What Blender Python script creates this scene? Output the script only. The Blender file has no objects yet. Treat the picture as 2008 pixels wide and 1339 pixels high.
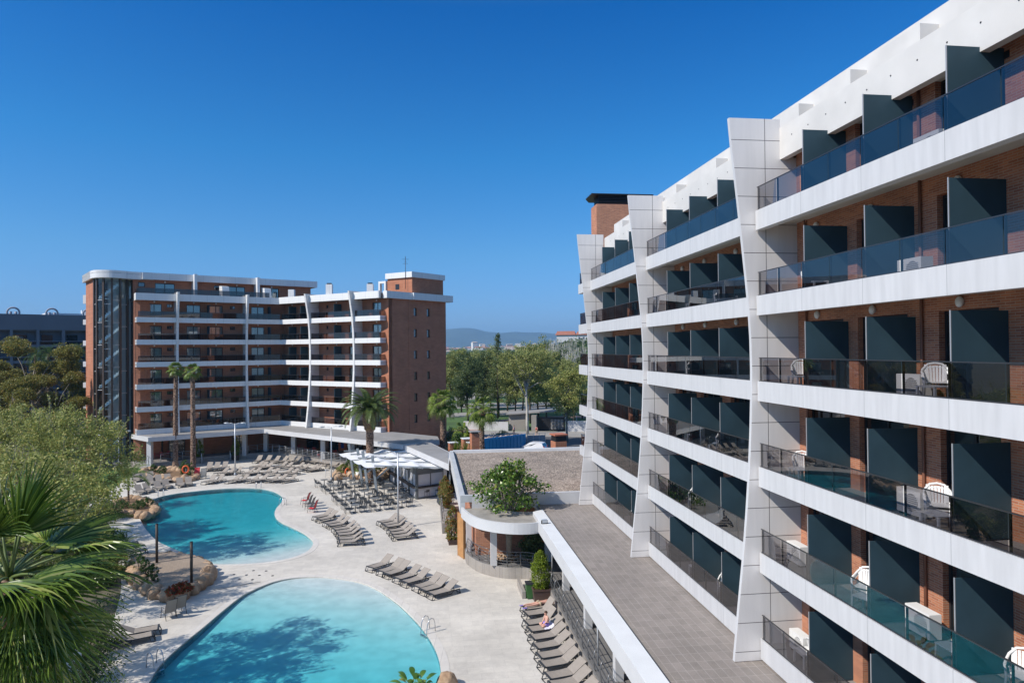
import bpy, bmesh, math, random
from math import sin, cos, pi, radians
from mathutils import Vector, Matrix
random.seed(7)
SC = bpy.context.scene
COL = SC.collection
# ------------------------------------------------------------------ camera
F_PX, CXP, CYP, EYE = 1338.67, 1004.0, 669.5, 14.7
PIT, ROL = 0.0120, 0.0080
fw = Vector((0, cos(PIT), sin(PIT))); up0 = Vector((0, -sin(PIT), cos(PIT))); r0 = Vector((1, 0, 0))
rgt = (r0 * cos(ROL) - up0 * sin(ROL)).normalized(); up = (up0 * cos(ROL) + r0 * sin(ROL)).normalized()
cam_d = bpy.data.cameras.new('camera'); cam = bpy.data.objects.new('camera', cam_d); COL.objects.link(cam)
cam_d.sensor_width = 36.0; cam_d.lens = 36.0 * F_PX / 2008.0
cam_d.clip_start = 0.1; cam_d.clip_end = 40000
cam.matrix_world = Matrix(((rgt.x, up.x, -fw.x, 0), (rgt.y, up.y, -fw.y, 0), (rgt.z, up.z, -fw.z, EYE), (0, 0, 0, 1)))
SC.camera = cam
# ------------------------------------------------------------------ sky, sun, exposure
SUN_EL = radians(42.0)
to_sun = Vector((-0.86 * cos(SUN_EL), -0.51 * cos(SUN_EL), sin(SUN_EL))).normalized()
world = bpy.data.worlds.new('World'); SC.world = world; world.use_nodes = True
wn = world.node_tree.nodes; wl = world.node_tree.links
bg = wn['Background']; sky = wn.new('ShaderNodeTexSky'); sky.sky_type = 'NISHITA'; sky.sun_disc = False
sky.sun_elevation = SUN_EL; sky.sun_rotation = math.atan2(to_sun.x, to_sun.y)
sky.altitude = 0; sky.air_density = 1.0; sky.dust_density = 0.25; sky.ozone_density = 5.0
wtc = wn.new('ShaderNodeTexCoord'); wsp = wn.new('ShaderNodeSeparateXYZ'); wl.new(wtc.outputs['Generated'], wsp.inputs[0])
wcr = wn.new('ShaderNodeValToRGB'); wl.new(wsp.outputs[2], wcr.inputs[0])
SKY_TONE = [(0.0, (.345, .48, .83)), (0.04, (.345, .50, .83)), (0.136, (.29, .575, .80)), (0.27, (.115, .555, .84)), (0.45, (.0, .41, .82)), (0.60, (.8, .9, 1.0)), (0.75, (1.4, 1.3, 1.15)), (1.0, (1.4, 1.28, 1.1))]
for i, (p_, c_) in enumerate(SKY_TONE):
    e_ = wcr.color_ramp.elements[i] if i < 1 else (wcr.color_ramp.elements.new(p_) if i < len(SKY_TONE) - 1 else wcr.color_ramp.elements[-1])
    e_.position = p_; e_.color = (*[v / 1.4 for v in c_], 1)
wmx = wn.new('ShaderNodeMix'); wmx.data_type = 'RGBA'; wmx.blend_type = 'MULTIPLY'; wmx.inputs[0].default_value = 1.0
wl.new(sky.outputs[0], wmx.inputs[6]); wl.new(wcr.outputs[0], wmx.inputs[7])
wl.new(wmx.outputs[2], bg.inputs[0]); bg.inputs[1].default_value = 0.147
sun_d = bpy.data.lights.new('sun', 'SUN'); sun_d.energy = 3.2; sun_d.angle = radians(0.55); sun_d.color = (1.0, 0.94, 0.86)
sun = bpy.data.objects.new('sun', sun_d); COL.objects.link(sun)
sun.rotation_euler = to_sun.to_track_quat('Z', 'Y').to_euler(); sun.location = (-60, -60, 80)
SC.view_settings.view_transform = 'Standard'; SC.view_settings.look = 'None'
SC.view_settings.exposure = 0.68; SC.view_settings.gamma = 1.0
SC.cycles.max_bounces = 8; SC.cycles.diffuse_bounces = 3; SC.cycles.glossy_bounces = 3
SC.cycles.transmission_bounces = 4; SC.cycles.transparent_max_bounces = 12; SC.cycles.volume_bounces = 0
SC.cycles.use_denoising = True
SC.cycles.caustics_reflective = False; SC.cycles.caustics_refractive = False

def ray(px, py):
    return fw + rgt * ((px - CXP) / F_PX) - up * ((py - CYP) / F_PX)
def at(px, py, z=0.0):
    d = ray(px, py); t = (z - EYE) / d.z
    return Vector((d.x * t, d.y * t, z))
def atY(px, py, Y):
    d = ray(px, py); t = Y / d.y
    return Vector((d.x * t, Y, EYE + d.z * t))
A = radians(7.19)
def sw(s, w, z=0.0):     # along / across the long hotel wing
    return Vector((-s * sin(A) + w * cos(A), s * cos(A) + w * sin(A), z))

# ------------------------------------------------------------------ materials
MATS = {}
def nodes(name):
    m = bpy.data.materials.new(name); m.use_nodes = True
    n = m.node_tree.nodes; l = m.node_tree.links; b = n['Principled BSDF']
    MATS[name] = m
    return m, n, l, b
def mat(name, col, rough=0.6, metal=0.0, spec=0.5, var=0.0, vscale=3.0, bump=0.0, bscale=20.0, emit=None):
    m, n, l, b = nodes(name)
    b.inputs['Base Color'].default_value = (*col, 1); b.inputs['Roughness'].default_value = rough
    b.inputs['Metallic'].default_value = metal; b.inputs['Specular IOR Level'].default_value = spec
    tc = n.new('ShaderNodeTexCoord')
    if var > 0:
        t = n.new('ShaderNodeTexNoise'); t.inputs['Scale'].default_value = vscale; t.inputs['Detail'].default_value = 6
        l.new(tc.outputs['Object'], t.inputs['Vector'])
        r = n.new('ShaderNodeMapRange'); r.inputs['To Min'].default_value = 1 - var; r.inputs['To Max'].default_value = 1 + var
        r.inputs['From Min'].default_value = 0.3; r.inputs['From Max'].default_value = 0.7
        l.new(t.outputs['Fac'], r.inputs['Value'])
        mx = n.new('ShaderNodeVectorMath'); mx.operation = 'SCALE'; mx.inputs[0].default_value = col
        l.new(r.outputs[0], mx.inputs['Scale']); l.new(mx.outputs[0], b.inputs['Base Color'])
    if bump > 0:
        t = n.new('ShaderNodeTexNoise'); t.inputs['Scale'].default_value = bscale; t.inputs['Detail'].default_value = 5
        l.new(tc.outputs['Object'], t.inputs['Vector'])
        bp = n.new('ShaderNodeBump'); bp.inputs['Strength'].default_value = bump; bp.inputs['Distance'].default_value = 0.02
        l.new(t.outputs['Fac'], bp.inputs['Height']); l.new(bp.outputs[0], b.inputs['Normal'])
    return m
def math_node(n, l, op, a, b_=None, clamp=False):
    q = n.new('ShaderNodeMath'); q.operation = op; q.use_clamp = clamp
    for i, v in enumerate((a, b_)):
        if v is None: continue
        if isinstance(v, (int, float)): q.inputs[i].default_value = v
        else: l.new(v, q.inputs[i])
    return q.outputs[0]
def mixcol(n, l, fac, c1, c2):
    q = n.new('ShaderNodeMix'); q.data_type = 'RGBA'
    l.new(fac, q.inputs[0])
    for i, c in ((6, c1), (7, c2)):
        if isinstance(c, tuple): q.inputs[i].default_value = (*c, 1)
        else: l.new(c, q.inputs[i])
    return q.outputs[2]
def panel_mat(name, col, joints, rough=0.45, jcol=(0.12, 0.12, 0.12), var=0.04, streak=0.0, spec=0.5):
    """clad panels: joints = list of (axis, period, offset, width)"""
    m, n, l, b = nodes(name)
    tc = n.new('ShaderNodeTexCoord'); sp = n.new('ShaderNodeSeparateXYZ'); l.new(tc.outputs['Object'], sp.inputs[0])
    fac = None
    for ax, per, off, wd in joints:
        v = math_node(n, l, 'ADD', sp.outputs[ax], -off + wd / 2 + per * 100)
        v = math_node(n, l, 'MODULO', v, per)
        v = math_node(n, l, 'LESS_THAN', v, wd)
        fac = v if fac is None else math_node(n, l, 'MAXIMUM', fac, v)
    t = n.new('ShaderNodeTexNoise'); t.inputs['Scale'].default_value = 0.9; t.inputs['Detail'].default_value = 7
    mp = n.new('ShaderNodeMapping'); mp.inputs['Scale'].default_value = (6, 6, 0.6) if streak else (1, 1, 1)
    l.new(tc.outputs['Object'], mp.inputs[0]); l.new(mp.outputs[0], t.inputs['Vector'])
    r = n.new('ShaderNodeMapRange'); r.inputs['From Min'].default_value = 0.3; r.inputs['From Max'].default_value = 0.7
    vv = max(var, streak); r.inputs['To Min'].default_value = 1 - vv; r.inputs['To Max'].default_value = 1 + vv * 0.4
    l.new(t.outputs['Fac'], r.inputs['Value'])
    mx = n.new('ShaderNodeVectorMath'); mx.operation = 'SCALE'; mx.inputs[0].default_value = col
    l.new(r.outputs[0], mx.inputs['Scale'])
    out = mx.outputs[0]
    if fac is not None: out = mixcol(n, l, fac, out, jcol)
    l.new(out, b.inputs['Base Color']); b.inputs['Roughness'].default_value = rough
    b.inputs['Specular IOR Level'].default_value = spec
    return m
def brick_mat(name, c1, c2, mortar, w=0.26, h=0.075, ms=0.011, rough=0.85, swirl=0.12):
    m, n, l, b = nodes(name)
    tc = n.new('ShaderNodeTexCoord'); sp = n.new('ShaderNodeSeparateXYZ'); l.new(tc.outputs['Object'], sp.inputs[0])
    u = math_node(n, l, 'ADD', sp.outputs[0], sp.outputs[1])
    cb = n.new('ShaderNodeCombineXYZ'); l.new(u, cb.inputs[0]); l.new(sp.outputs[2], cb.inputs[1])
    t = n.new('ShaderNodeTexBrick'); l.new(cb.outputs[0], t.inputs['Vector'])
    t.inputs['Scale'].default_value = 1.0; t.inputs['Brick Width'].default_value = w; t.inputs['Row Height'].default_value = h
    t.inputs['Mortar Size'].default_value = ms; t.inputs['Mortar Smooth'].default_value = 0.2; t.inputs['Bias'].default_value = -0.1
    t.inputs['Color1'].default_value = (*c1, 1); t.inputs['Color2'].default_value = (*c2, 1); t.inputs['Mortar'].default_value = (*mortar, 1)
    ns = n.new('ShaderNodeTexNoise'); ns.inputs['Scale'].default_value = 0.7; ns.inputs['Detail'].default_value = 8
    l.new(tc.outputs['Object'], ns.inputs['Vector'])
    r = n.new('ShaderNodeMapRange'); r.inputs['From Min'].default_value = 0.3; r.inputs['From Max'].default_value = 0.7
    r.inputs['To Min'].default_value = 1 - swirl; r.inputs['To Max'].default_value = 1 + swirl
    l.new(ns.outputs['Fac'], r.inputs['Value'])
    mx = n.new('ShaderNodeVectorMath'); mx.operation = 'SCALE'; l.new(t.outputs['Color'], mx.inputs[0]); l.new(r.outputs[0], mx.inputs['Scale'])
    l.new(mx.outputs[0], b.inputs['Base Color']); b.inputs['Roughness'].default_value = rough
    bp = n.new('ShaderNodeBump'); bp.inputs['Strength'].default_value = 0.5; bp.inputs['Distance'].default_value = 0.01; bp.invert = True
    l.new(t.outputs['Fac'], bp.inputs['Height']); l.new(bp.outputs[0], b.inputs['Normal'])
    return m
def tile_mat(name, c1, c2, joint, w, h, ms, rot=0.0, offset=0.0, rough=0.7, var=0.12, vscale=0.25, spec=0.3, bump=0.15):
    m, n, l, b = nodes(name)
    tc = n.new('ShaderNodeTexCoord'); mp = n.new('ShaderNodeMapping'); mp.inputs['Rotation'].default_value = (0, 0, rot)
    l.new(tc.outputs['Object'], mp.inputs[0])
    t = n.new('ShaderNodeTexBrick'); l.new(mp.outputs[0], t.inputs['Vector']); t.offset = offset
    t.inputs['Scale'].default_value = 1.0; t.inputs['Brick Width'].default_value = w; t.inputs['Row Height'].default_value = h
    t.inputs['Mortar Size'].default_value = ms; t.inputs['Mortar Smooth'].default_value = 0.1
    t.inputs['Color1'].default_value = (*c1, 1); t.inputs['Color2'].default_value = (*c2, 1); t.inputs['Mortar'].default_value = (*joint, 1)
    out = t.outputs['Color']
    for sc_, amt in ((vscale, var), (vscale * 9, var * 0.6), (vscale * 60, var * 0.5)):
        ns = n.new('ShaderNodeTexNoise'); ns.inputs['Scale'].default_value = sc_; ns.inputs['Detail'].default_value = 7; ns.inputs['Roughness'].default_value = 0.65
        l.new(tc.outputs['Object'], ns.inputs['Vector'])
        r = n.new('ShaderNodeMapRange'); r.inputs['From Min'].default_value = 0.32; r.inputs['From Max'].default_value = 0.68
        r.inputs['To Min'].default_value = 1 - amt; r.inputs['To Max'].default_value = 1 + amt * 0.6
        l.new(ns.outputs['Fac'], r.inputs['Value'])
        mx = n.new('ShaderNodeVectorMath'); mx.operation = 'SCALE'; l.new(out, mx.inputs[0]); l.new(r.outputs[0], mx.inputs['Scale']); out = mx.outputs[0]
    l.new(out, b.inputs['Base Color']); b.inputs['Roughness'].default_value = rough; b.inputs['Specular IOR Level'].default_value = spec
    bp = n.new('ShaderNodeBump'); bp.inputs['Strength'].default_value = bump; bp.inputs['Distance'].default_value = 0.01; bp.invert = True
    l.new(t.outputs['Fac'], bp.inputs['Height']); l.new(bp.outputs[0], b.inputs['Normal'])
    return m
def leaf_mat(name, c1, c2, c3=None, trans=0.35, rough=0.5):
    m, n, l, b = nodes(name)
    g = n.new('ShaderNodeNewGeometry'); cr = n.new('ShaderNodeValToRGB')
    l.new(g.outputs['Random Per Island'], cr.inputs[0])
    cr.color_ramp.elements[0].color = (*c1, 1); cr.color_ramp.elements[1].color = (*c2, 1)
    if c3:
        e = cr.color_ramp.elements.new(0.85); e.color = (*c2, 1); cr.color_ramp.elements[-1].color = (*c3, 1)
    l.new(cr.outputs[0], b.inputs['Base Color']); b.inputs['Roughness'].default_value = rough
    b.inputs['Specular IOR Level'].default_value = 0.35
    tr = n.new('ShaderNodeBsdfTranslucent'); l.new(cr.outputs[0], tr.inputs[0])
    ms = n.new('ShaderNodeMixShader'); ms.inputs[0].default_value = trans
    l.new(b.outputs[0], ms.inputs[1]); l.new(tr.outputs[0], ms.inputs[2])
    l.new(ms.outputs[0], n['Material Output'].inputs[0])
    return m
def fresnel2(n, l, ior):
    """fresnel that is the same from both sides of a thin pane"""
    g = n.new('ShaderNodeNewGeometry'); mr = n.new('ShaderNodeMapRange'); mr.inputs['To Min'].default_value = ior; mr.inputs['To Max'].default_value = 1 / ior
    l.new(g.outputs['Backfacing'], mr.inputs['Value']); fr = n.new('ShaderNodeFresnel'); l.new(mr.outputs[0], fr.inputs[0]); return fr
def tint_glass(name, tint, refl=1.0, ior=1.5):
    """thin glazing: see-through tint plus a mirror-like coat"""
    m, n, l, b = nodes(name); n.remove(b)
    tr = n.new('ShaderNodeBsdfTransparent'); tr.inputs[0].default_value = (*tint, 1)
    gl = n.new('ShaderNodeBsdfGlossy'); gl.inputs['Roughness'].default_value = 0.005; gl.inputs[0].default_value = (refl, refl, refl, 1)
    fr = fresnel2(n, l, ior)
    ms = n.new('ShaderNodeMixShader'); l.new(fr.outputs[0], ms.inputs[0]); l.new(tr.outputs[0], ms.inputs[1]); l.new(gl.outputs[0], ms.inputs[2])
    l.new(ms.outputs[0], n['Material Output'].inputs[0])
    return m

WHITE = (0.575, 0.57, 0.565)
panel_mat('white_panel', WHITE, [(0, 2.85, 0.9, 0.016)], jcol=(0.33, 0.33, 0.33), var=0.03, streak=0.10)
mat('white_plain', WHITE, 0.5, var=0.04, vscale=0.8)
mat('white_concrete', (0.62, 0.60, 0.565), 0.7, var=0.07, vscale=0.9, bump=0.1)
mat('soffit', (0.60, 0.56, 0.49), 0.8, var=0.05, vscale=0.8)
panel_mat('fin_panel', (0.74, 0.71, 0.68), [(2, 0.96, 0.64, 0.022), (1, 20.0, 11.52, 0.022)], jcol=(0.10, 0.09, 0.09), rough=0.38, var=0.03, streak=0.05)
brick_mat('brick_near', (0.52, 0.20, 0.10), (0.33, 0.11, 0.06), (0.47, 0.32, 0.23), w=0.25, h=0.060, ms=0.008)
brick_mat('brick_far', (0.44, 0.165, 0.085), (0.36, 0.125, 0.062), (0.46, 0.26, 0.17), w=0.5, h=0.14, ms=0.012)
mat('divider_teal', (0.034, 0.068, 0.088), 0.6, spec=0.2, var=0.14, vscale=1.1)
mat('edge_trim', (0.42, 0.42, 0.42), 0.4, metal=0.4)
mat('dark_metal', (0.035, 0.035, 0.038), 0.4, metal=0.5)
mat('rail_metal', (0.10, 0.10, 0.105), 0.3, metal=0.7)
mat('rail_steel', (0.20, 0.20, 0.20), 0.35, metal=0.6)
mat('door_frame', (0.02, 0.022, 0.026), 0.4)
tint_glass('tinted_glass', (0.36, 0.355, 0.385), ior=1.95)
mat('floor_tile', (0.27, 0.26, 0.25), 0.6, var=0.08, vscale=2)
mat('lamp_white', (0.8, 0.8, 0.78), 0.4)
mat('white_plastic', (0.82, 0.82, 0.80), 0.35)
mat('galv_metal', (0.52, 0.54, 0.56), 0.4, metal=0.5, var=0.04)
mat('steel', (0.55, 0.56, 0.57), 0.25, metal=0.9)
mat('wood_slat', (0.42, 0.21, 0.075), 0.6, var=0.12, vscale=3)
mat('dark_wood', (0.045, 0.032, 0.025), 0.6, var=0.2, vscale=4)
mat('terracotta', (0.42, 0.14, 0.075), 0.8, var=0.1, vscale=2)
mat('pipe_brown', (.20, .085, .05), .6)
mat('curtain', (0.62, 0.70, 0.69), 0.9)
def door_glass(name, col, ior=1.55):
    m, n, l, b = nodes(name)
    b.inputs['Base Color'].default_value = (*col, 1); b.inputs['Roughness'].default_value = 0.03; b.inputs['IOR'].default_value = ior
    b.inputs['Specular IOR Level'].default_value = 0.9
    return m
door_glass('window_glass', (0.012, 0.018, 0.022), 1.9)

# ------------------------------------------------------------------ mesh builder
class MB:
    def __init__(s): s.v = []; s.f = []; s.mi = []; s.mats = []; s.cur = 0; s.sm = []; s.smooth = False
    def m(s, name):
        if name not in s.mats: s.mats.append(name)
        s.cur = s.mats.index(name); return s
    def face(s, idx): s.f.append(idx); s.mi.append(s.cur); s.sm.append(s.smooth)
    def poly(s, pts):
        k = len(s.v); s.v.extend(tuple(p) for p in pts); s.face(tuple(range(k, k + len(pts)))); return s
    def box(s, x0, x1, y0, y1, z0, z1):
        if x0 > x1: x0, x1 = x1, x0
        if y0 > y1: y0, y1 = y1, y0
        k = len(s.v)
        s.v.extend([(x0, y0, z0), (x1, y0, z0), (x1, y1, z0), (x0, y1, z0), (x0, y0, z1), (x1, y0, z1), (x1, y1, z1), (x0, y1, z1)])
        for q in ((0, 3, 2, 1), (4, 5, 6, 7), (0, 1, 5, 4), (1, 2, 6, 5), (2, 3, 7, 6), (3, 0, 4, 7)): s.face(tuple(k + i for i in q))
        return s
    def obox(s, c, ax, ay, az, hx, hy, hz):
        c, ax, ay, az = Vector(c), Vector(ax), Vector(ay), Vector(az); k = len(s.v)
        for dz in (-1, 1):
            for dx, dy in ((-1, -1), (1, -1), (1, 1), (-1, 1)):
                s.v.append(tuple(c + ax * hx * dx + ay * hy * dy + az * hz * dz))
        for q in ((0, 3, 2, 1), (4, 5, 6, 7), (0, 1, 5, 4), (1, 2, 6, 5), (2, 3, 7, 6), (3, 0, 4, 7)): s.face(tuple(k + i for i in q))
        return s
    def bar(s, p, q, w, h=None, upv=(0, 0, 1)):
        p, q = Vector(p), Vector(q); d = (q - p); L = d.length
        if L < 1e-6: return s
        d /= L; u = Vector(upv)
        if abs(d.dot(u)) > 0.98: u = Vector((1, 0, 0))
        a = d.cross(u).normalized(); b = a.cross(d).normalized()
        return s.obox((p + q) / 2, d, a, b, L / 2, w / 2, (h or w) / 2)
    def prism(s, poly, z0, z1, cap_bottom=True):
        """poly: xy list, ccw"""
        ar = sum(poly[i][0] * poly[(i + 1) % len(poly)][1] - poly[(i + 1) % len(poly)][0] * poly[i][1] for i in range(len(poly)))
        if ar < 0: poly = poly[::-1]
        n = len(poly); k = len(s.v)
        s.v.extend([(p[0], p[1], z0) for p in poly]); s.v.extend([(p[0], p[1], z1) for p in poly])
        s.face(tuple(k + n + i for i in range(n)))
        if cap_bottom: s.face(tuple(k + n - 1 - i for i in range(n)))
        for i in range(n):
            j = (i + 1) % n; s.face((k + i, k + j, k + n + j, k + n + i))
        return s
    def tube(s, pts, rad, n=8, caps=True):
        pts = [Vector(p) for p in pts]; k = len(s.v); m = len(pts)
        if isinstance(rad, (int, float)): rad = [rad] * m
        ref = Vector((0, 0, 1)); sm0 = s.smooth; s.smooth = True
        t0 = (pts[1] - pts[0]).normalized()
        if abs(t0.dot(ref)) > 0.9: ref = Vector((1, 0, 0))
        a = t0.cross(ref).normalized()
        for i, p in enumerate(pts):
            t = (pts[min(i + 1, m - 1)] - pts[max(i - 1, 0)]).normalized()
            a = (a - t * a.dot(t)).normalized(); b = t.cross(a)
            for j in range(n):
                an = 2 * pi * j / n
                s.v.append(tuple(p + (a * cos(an) + b * sin(an)) * rad[i]))
        for i in range(m - 1):
            for j in range(n):
                j2 = (j + 1) % n
                s.face((k + i * n + j, k + i * n + j2, k + (i + 1) * n + j2, k + (i + 1) * n + j))
        s.smooth = False
        if caps:
            s.face(tuple(k + n - 1 - j for j in range(n))); s.face(tuple(k + (m - 1) * n + j for j in range(n)))
        s.smooth = sm0
        return s
    def lathe(s, prof, c=(0, 0, 0), n=16):
        k = len(s.v); m = len(prof); sm0 = s.smooth; s.smooth = True
        for r, z in prof:
            for j in range(n):
                a = 2 * pi * j / n; s.v.append((c[0] + r * cos(a), c[1] + r * sin(a), c[2] + z))
        for i in range(m - 1):
            for j in range(n):
                j2 = (j + 1) % n
                s.face((k + i * n + j, k + i * n + j2, k + (i + 1) * n + j2, k + (i + 1) * n + j))
        s.smooth = False
        s.face(tuple(k + n - 1 - j for j in range(n))); s.face(tuple(k + (m - 1) * n + j for j in range(n))); s.smooth = sm0
        return s
    def blob(s, c, r, n=10, m=7, jit=0.15, rnd=random):
        """lumpy rock or head"""
        k = len(s.v); sm0 = s.smooth; s.smooth = True
        rr = (r, r, r) if isinstance(r, (int, float)) else r
        ph = [rnd.uniform(0, 6.28) for _ in range(6)]
        def dis(a, b): return 1 + jit * (sin(2 * a + ph[0]) * cos(3 * b + ph[1]) + 0.6 * sin(5 * a + ph[2]) * sin(4 * b + ph[3]) + 0.35 * sin(9 * a + ph[4] + 7 * b))
        s.v.append((c[0], c[1], c[2] - rr[2]))
        for i in range(1, m):
            b = -pi / 2 + pi * i / m
            for j in range(n):
                a = 2 * pi * j / n; d = dis(a, b)
                s.v.append((c[0] + rr[0] * cos(b) * cos(a) * d, c[1] + rr[1] * cos(b) * sin(a) * d, c[2] + rr[2] * sin(b) * d))
        s.v.append((c[0], c[1], c[2] + rr[2])); last = len(s.v) - 1
        for j in range(n):
            j2 = (j + 1) % n
            s.face((k, k + 1 + j2, k + 1 + j)); s.face((last, last - n + j, last - n + j2))
            for i in range(m - 2):
                q = k + 1 + i * n
                s.face((q + j, q + j2, q + n + j2, q + n + j))
        s.smooth = sm0
        return s
    def mesh(s, name):
        me = bpy.data.meshes.new(name); me.from_pydata(s.v, [], s.f)
        for x in s.mats: me.materials.append(MATS[x])
        me.polygons.foreach_set('material_index', s.mi); me.polygons.foreach_set('use_smooth', s.sm)
        me.update(); return me
    def build(s, name, parent=None, loc=None, rotz=None, label=None):
        o = bpy.data.objects.new(name, s.mesh(name)); COL.objects.link(o)
        if parent is not None: o.parent = parent
        if loc is not None: o.location = loc
        if rotz is not None: o.rotation_euler = (0, 0, rotz)
        if label: o['label'] = label
        return o
def tag(o, label=None, cat=None, group=None, kind=None):
    if label: o['label'] = label
    if cat: o['category'] = cat
    if group: o['group'] = group
    if kind: o['kind'] = kind
    return o
def thing(name, loc, rz, label, cat, group=None):
    o = bpy.data.objects.new(name, None); COL.objects.link(o); o.location = loc; o.rotation_euler = (0, 0, rz)
    o.empty_display_size = 0.2
    return tag(o, label, cat, group)
def dup(root, loc, rz, label=None, group=None, scale=None):
    def cp(o, par):
        c = o.copy(); COL.objects.link(c)
        if par is not None: c.parent = par
        for ch in list(KIDS.get(o.name, ())): cp(ch, c)
        return c
    if root.name not in KIDS: index_kids(root)
    r = cp(root, None); r.location = loc; r.rotation_euler = (0, 0, rz)
    if scale: r.scale = (scale,) * 3 if isinstance(scale, (int, float)) else scale
    if label: r['label'] = label
    if group: r['group'] = group
    return r
KIDS = {}
def index_kids(root):
    KIDS[root.name] = list(root.children)
    for c in root.children: index_kids(c)
def structure(name, mb, **k):
    o = mb.build(name, **k); o['kind'] = 'structure'; return o
ORD = ['first', 'second', 'third', 'fourth', 'fifth', 'sixth', 'seventh', 'eighth', 'ninth', 'tenth', 'eleventh', 'twelfth', 'thirteenth', 'fourteenth']
# ================================================================== ground, deck, pools
def smooth_loop(pts, n=6, closed=True):
    """Catmull-Rom through xy points"""
    out = []; m = len(pts)
    rng = range(m) if closed else range(m - 1)
    for i in rng:
        p = [pts[(i + k) % m] if closed else pts[min(max(i + k, 0), m - 1)] for k in (-1, 0, 1, 2)]
        for j in range(n):
            t = j / n
            out.append(tuple(0.5 * ((2 * p[1][a]) + (-p[0][a] + p[2][a]) * t + (2 * p[0][a] - 5 * p[1][a] + 4 * p[2][a] - p[3][a]) * t * t + (-p[0][a] + 3 * p[1][a] - 3 * p[2][a] + p[3][a]) * t ** 3) for a in (0, 1)))
    if not closed: out.append(tuple(pts[-1]))
    return out
def offset_loop(loop, d):
    """move a closed loop outwards by d (negative: inwards)"""
    ar = sum(loop[i][0] * loop[(i + 1) % len(loop)][1] - loop[(i + 1) % len(loop)][0] * loop[i][1] for i in range(len(loop)))
    sg = 1 if ar > 0 else -1; out = []; n = len(loop)
    for i in range(n):
        a, b = loop[i - 1], loop[(i + 1) % n]
        t = Vector((b[0] - a[0], b[1] - a[1])).normalized()
        out.append((loop[i][0] + t.y * sg * d, loop[i][1] - t.x * sg * d))
    return out
def sheet(name, outer, holes, z, material, kind='structure'):
    bm = bmesh.new()
    for lp in [outer] + holes:
        vs = [bm.verts.new((p[0], p[1], z)) for p in lp]
        for i in range(len(vs)): bm.edges.new((vs[i], vs[(i + 1) % len(vs)]))
    bmesh.ops.triangle_fill(bm, use_beauty=True, use_dissolve=False, edges=bm.edges[:])
    for f in bm.faces:
        f.normal_update()
        if f.normal.z < 0: f.normal_flip()
    me = bpy.data.meshes.new(name); bm.to_mesh(me); bm.free()
    me.materials.append(MATS[material])
    o = bpy.data.objects.new(name, me); COL.objects.link(o); o['kind'] = kind; return o
def px_loop(pp, z=0.0): return [tuple(at(x, y, z)[:2]) for x, y in pp]

tile_mat('deck_stone', (0.63, 0.585, 0.515), (0.565, 0.525, 0.465), (0.49, 0.45, 0.40), 1.2, 0.6, 0.007, rot=-A, offset=0.5, var=0.15, rough=0.75)
tile_mat('coping_stone', (0.64, 0.60, 0.54), (0.60, 0.56, 0.51), (0.45, 0.42, 0.38), 0.5, 5.0, 0.01, rot=0, var=0.08, rough=0.7)
mat('ground_mix', (0.12, 0.105, 0.065), 0.95, var=0.3, vscale=0.05)
mat('grass_green', (0.055, 0.12, 0.022), 0.95, var=0.25, vscale=1.2, bump=0.6, bscale=60)
mat('grass_park', (0.065, 0.12, 0.03), 0.95, var=0.3, vscale=0.15)
mat('asphalt', (0.075, 0.075, 0.078), 0.9, var=0.15, vscale=0.5)
mat('paving_pink', (0.36, 0.23, 0.19), 0.9, var=0.1, vscale=0.5)
mat('paving_pale', (0.30, 0.28, 0.25), 0.9, var=0.12, vscale=0.4)
tile_mat('path_paver', (0.40, 0.31, 0.23), (0.36, 0.28, 0.21), (0.2, 0.16, 0.12), 0.3, 0.1, 0.008, rot=0.6, offset=0.5)

P1 = smooth_loop(px_loop([(281, 990), (300, 979), (320, 972.5), (350, 967), (380, 963.5), (417, 959.7), (462, 956.8), (505, 957), (530, 961), (547, 968), (554.5, 977), (550, 987),
      (542, 996), (538.5, 1005), (541, 1014), (551, 1023), (572, 1033), (594, 1044), (607, 1054), (614, 1064), (607, 1077), (590, 1087), (560, 1096), (512, 1103), (455, 1106), (410, 1104.5),
      (384, 1095), (362, 1084.5), (337, 1074), (311, 1062), (298, 1051), (285, 1036), (275, 1018), (272, 1003)]), 5)
P2 = smooth_loop(px_loop([(574, 1133), (611.7, 1130.5), (649, 1132), (699, 1139.5), (736, 1153), (773, 1177), (798.4, 1199), (823.3, 1225), (843.3, 1252), (858, 1282), (864, 1310), (865, 1350), (850, 1410), (800, 1480),
      (700, 1540), (560, 1570), (400, 1570), (270, 1530), (225, 1450), (252, 1390), (291, 1339), (313, 1305), (349, 1270), (398, 1230), (443, 1192), (473, 1169), (489, 1160), (512, 1149.5), (540, 1139.5)]), 5)
for nm, lp in (('far', P1), ('near', P2)): pass
deck_poly = [tuple(sw(*p)[:2]) for p in ((-12, -34), (-12, 13), (104, 10), (104, -12), (104, -26), (96, -42), (80, -46), (40, -40))]
C1, C2 = offset_loop(P1, 0.42), offset_loop(P2, 0.42)
sheet('ground', [(-900, -120), (900, -120), (2600, 5200), (-2600, 5200)], [deck_poly], -0.03, 'ground_mix')
sheet('pool_deck', deck_poly, [C1, C2], 0.0, 'deck_stone')
for C_, P_ in ((C1, P1), (C2, P2)):
    b = MB().m('coping_stone'); n = len(P_)
    for i in range(n):
        j = (i + 1) % n
        b.poly([(*P_[i], 0.012), (*P_[j], 0.012), (*C_[j], 0.012), (*C_[i], 0.012)])
        b.poly([(*C_[i], 0.012), (*C_[j], 0.012), (*C_[j], -0.03), (*C_[i], -0.03)])
        b.poly([(*P_[j], 0.012), (*P_[i], 0.012), (*P_[i], -0.12), (*P_[j], -0.12)])
    structure('pool_coping', b)
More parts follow.
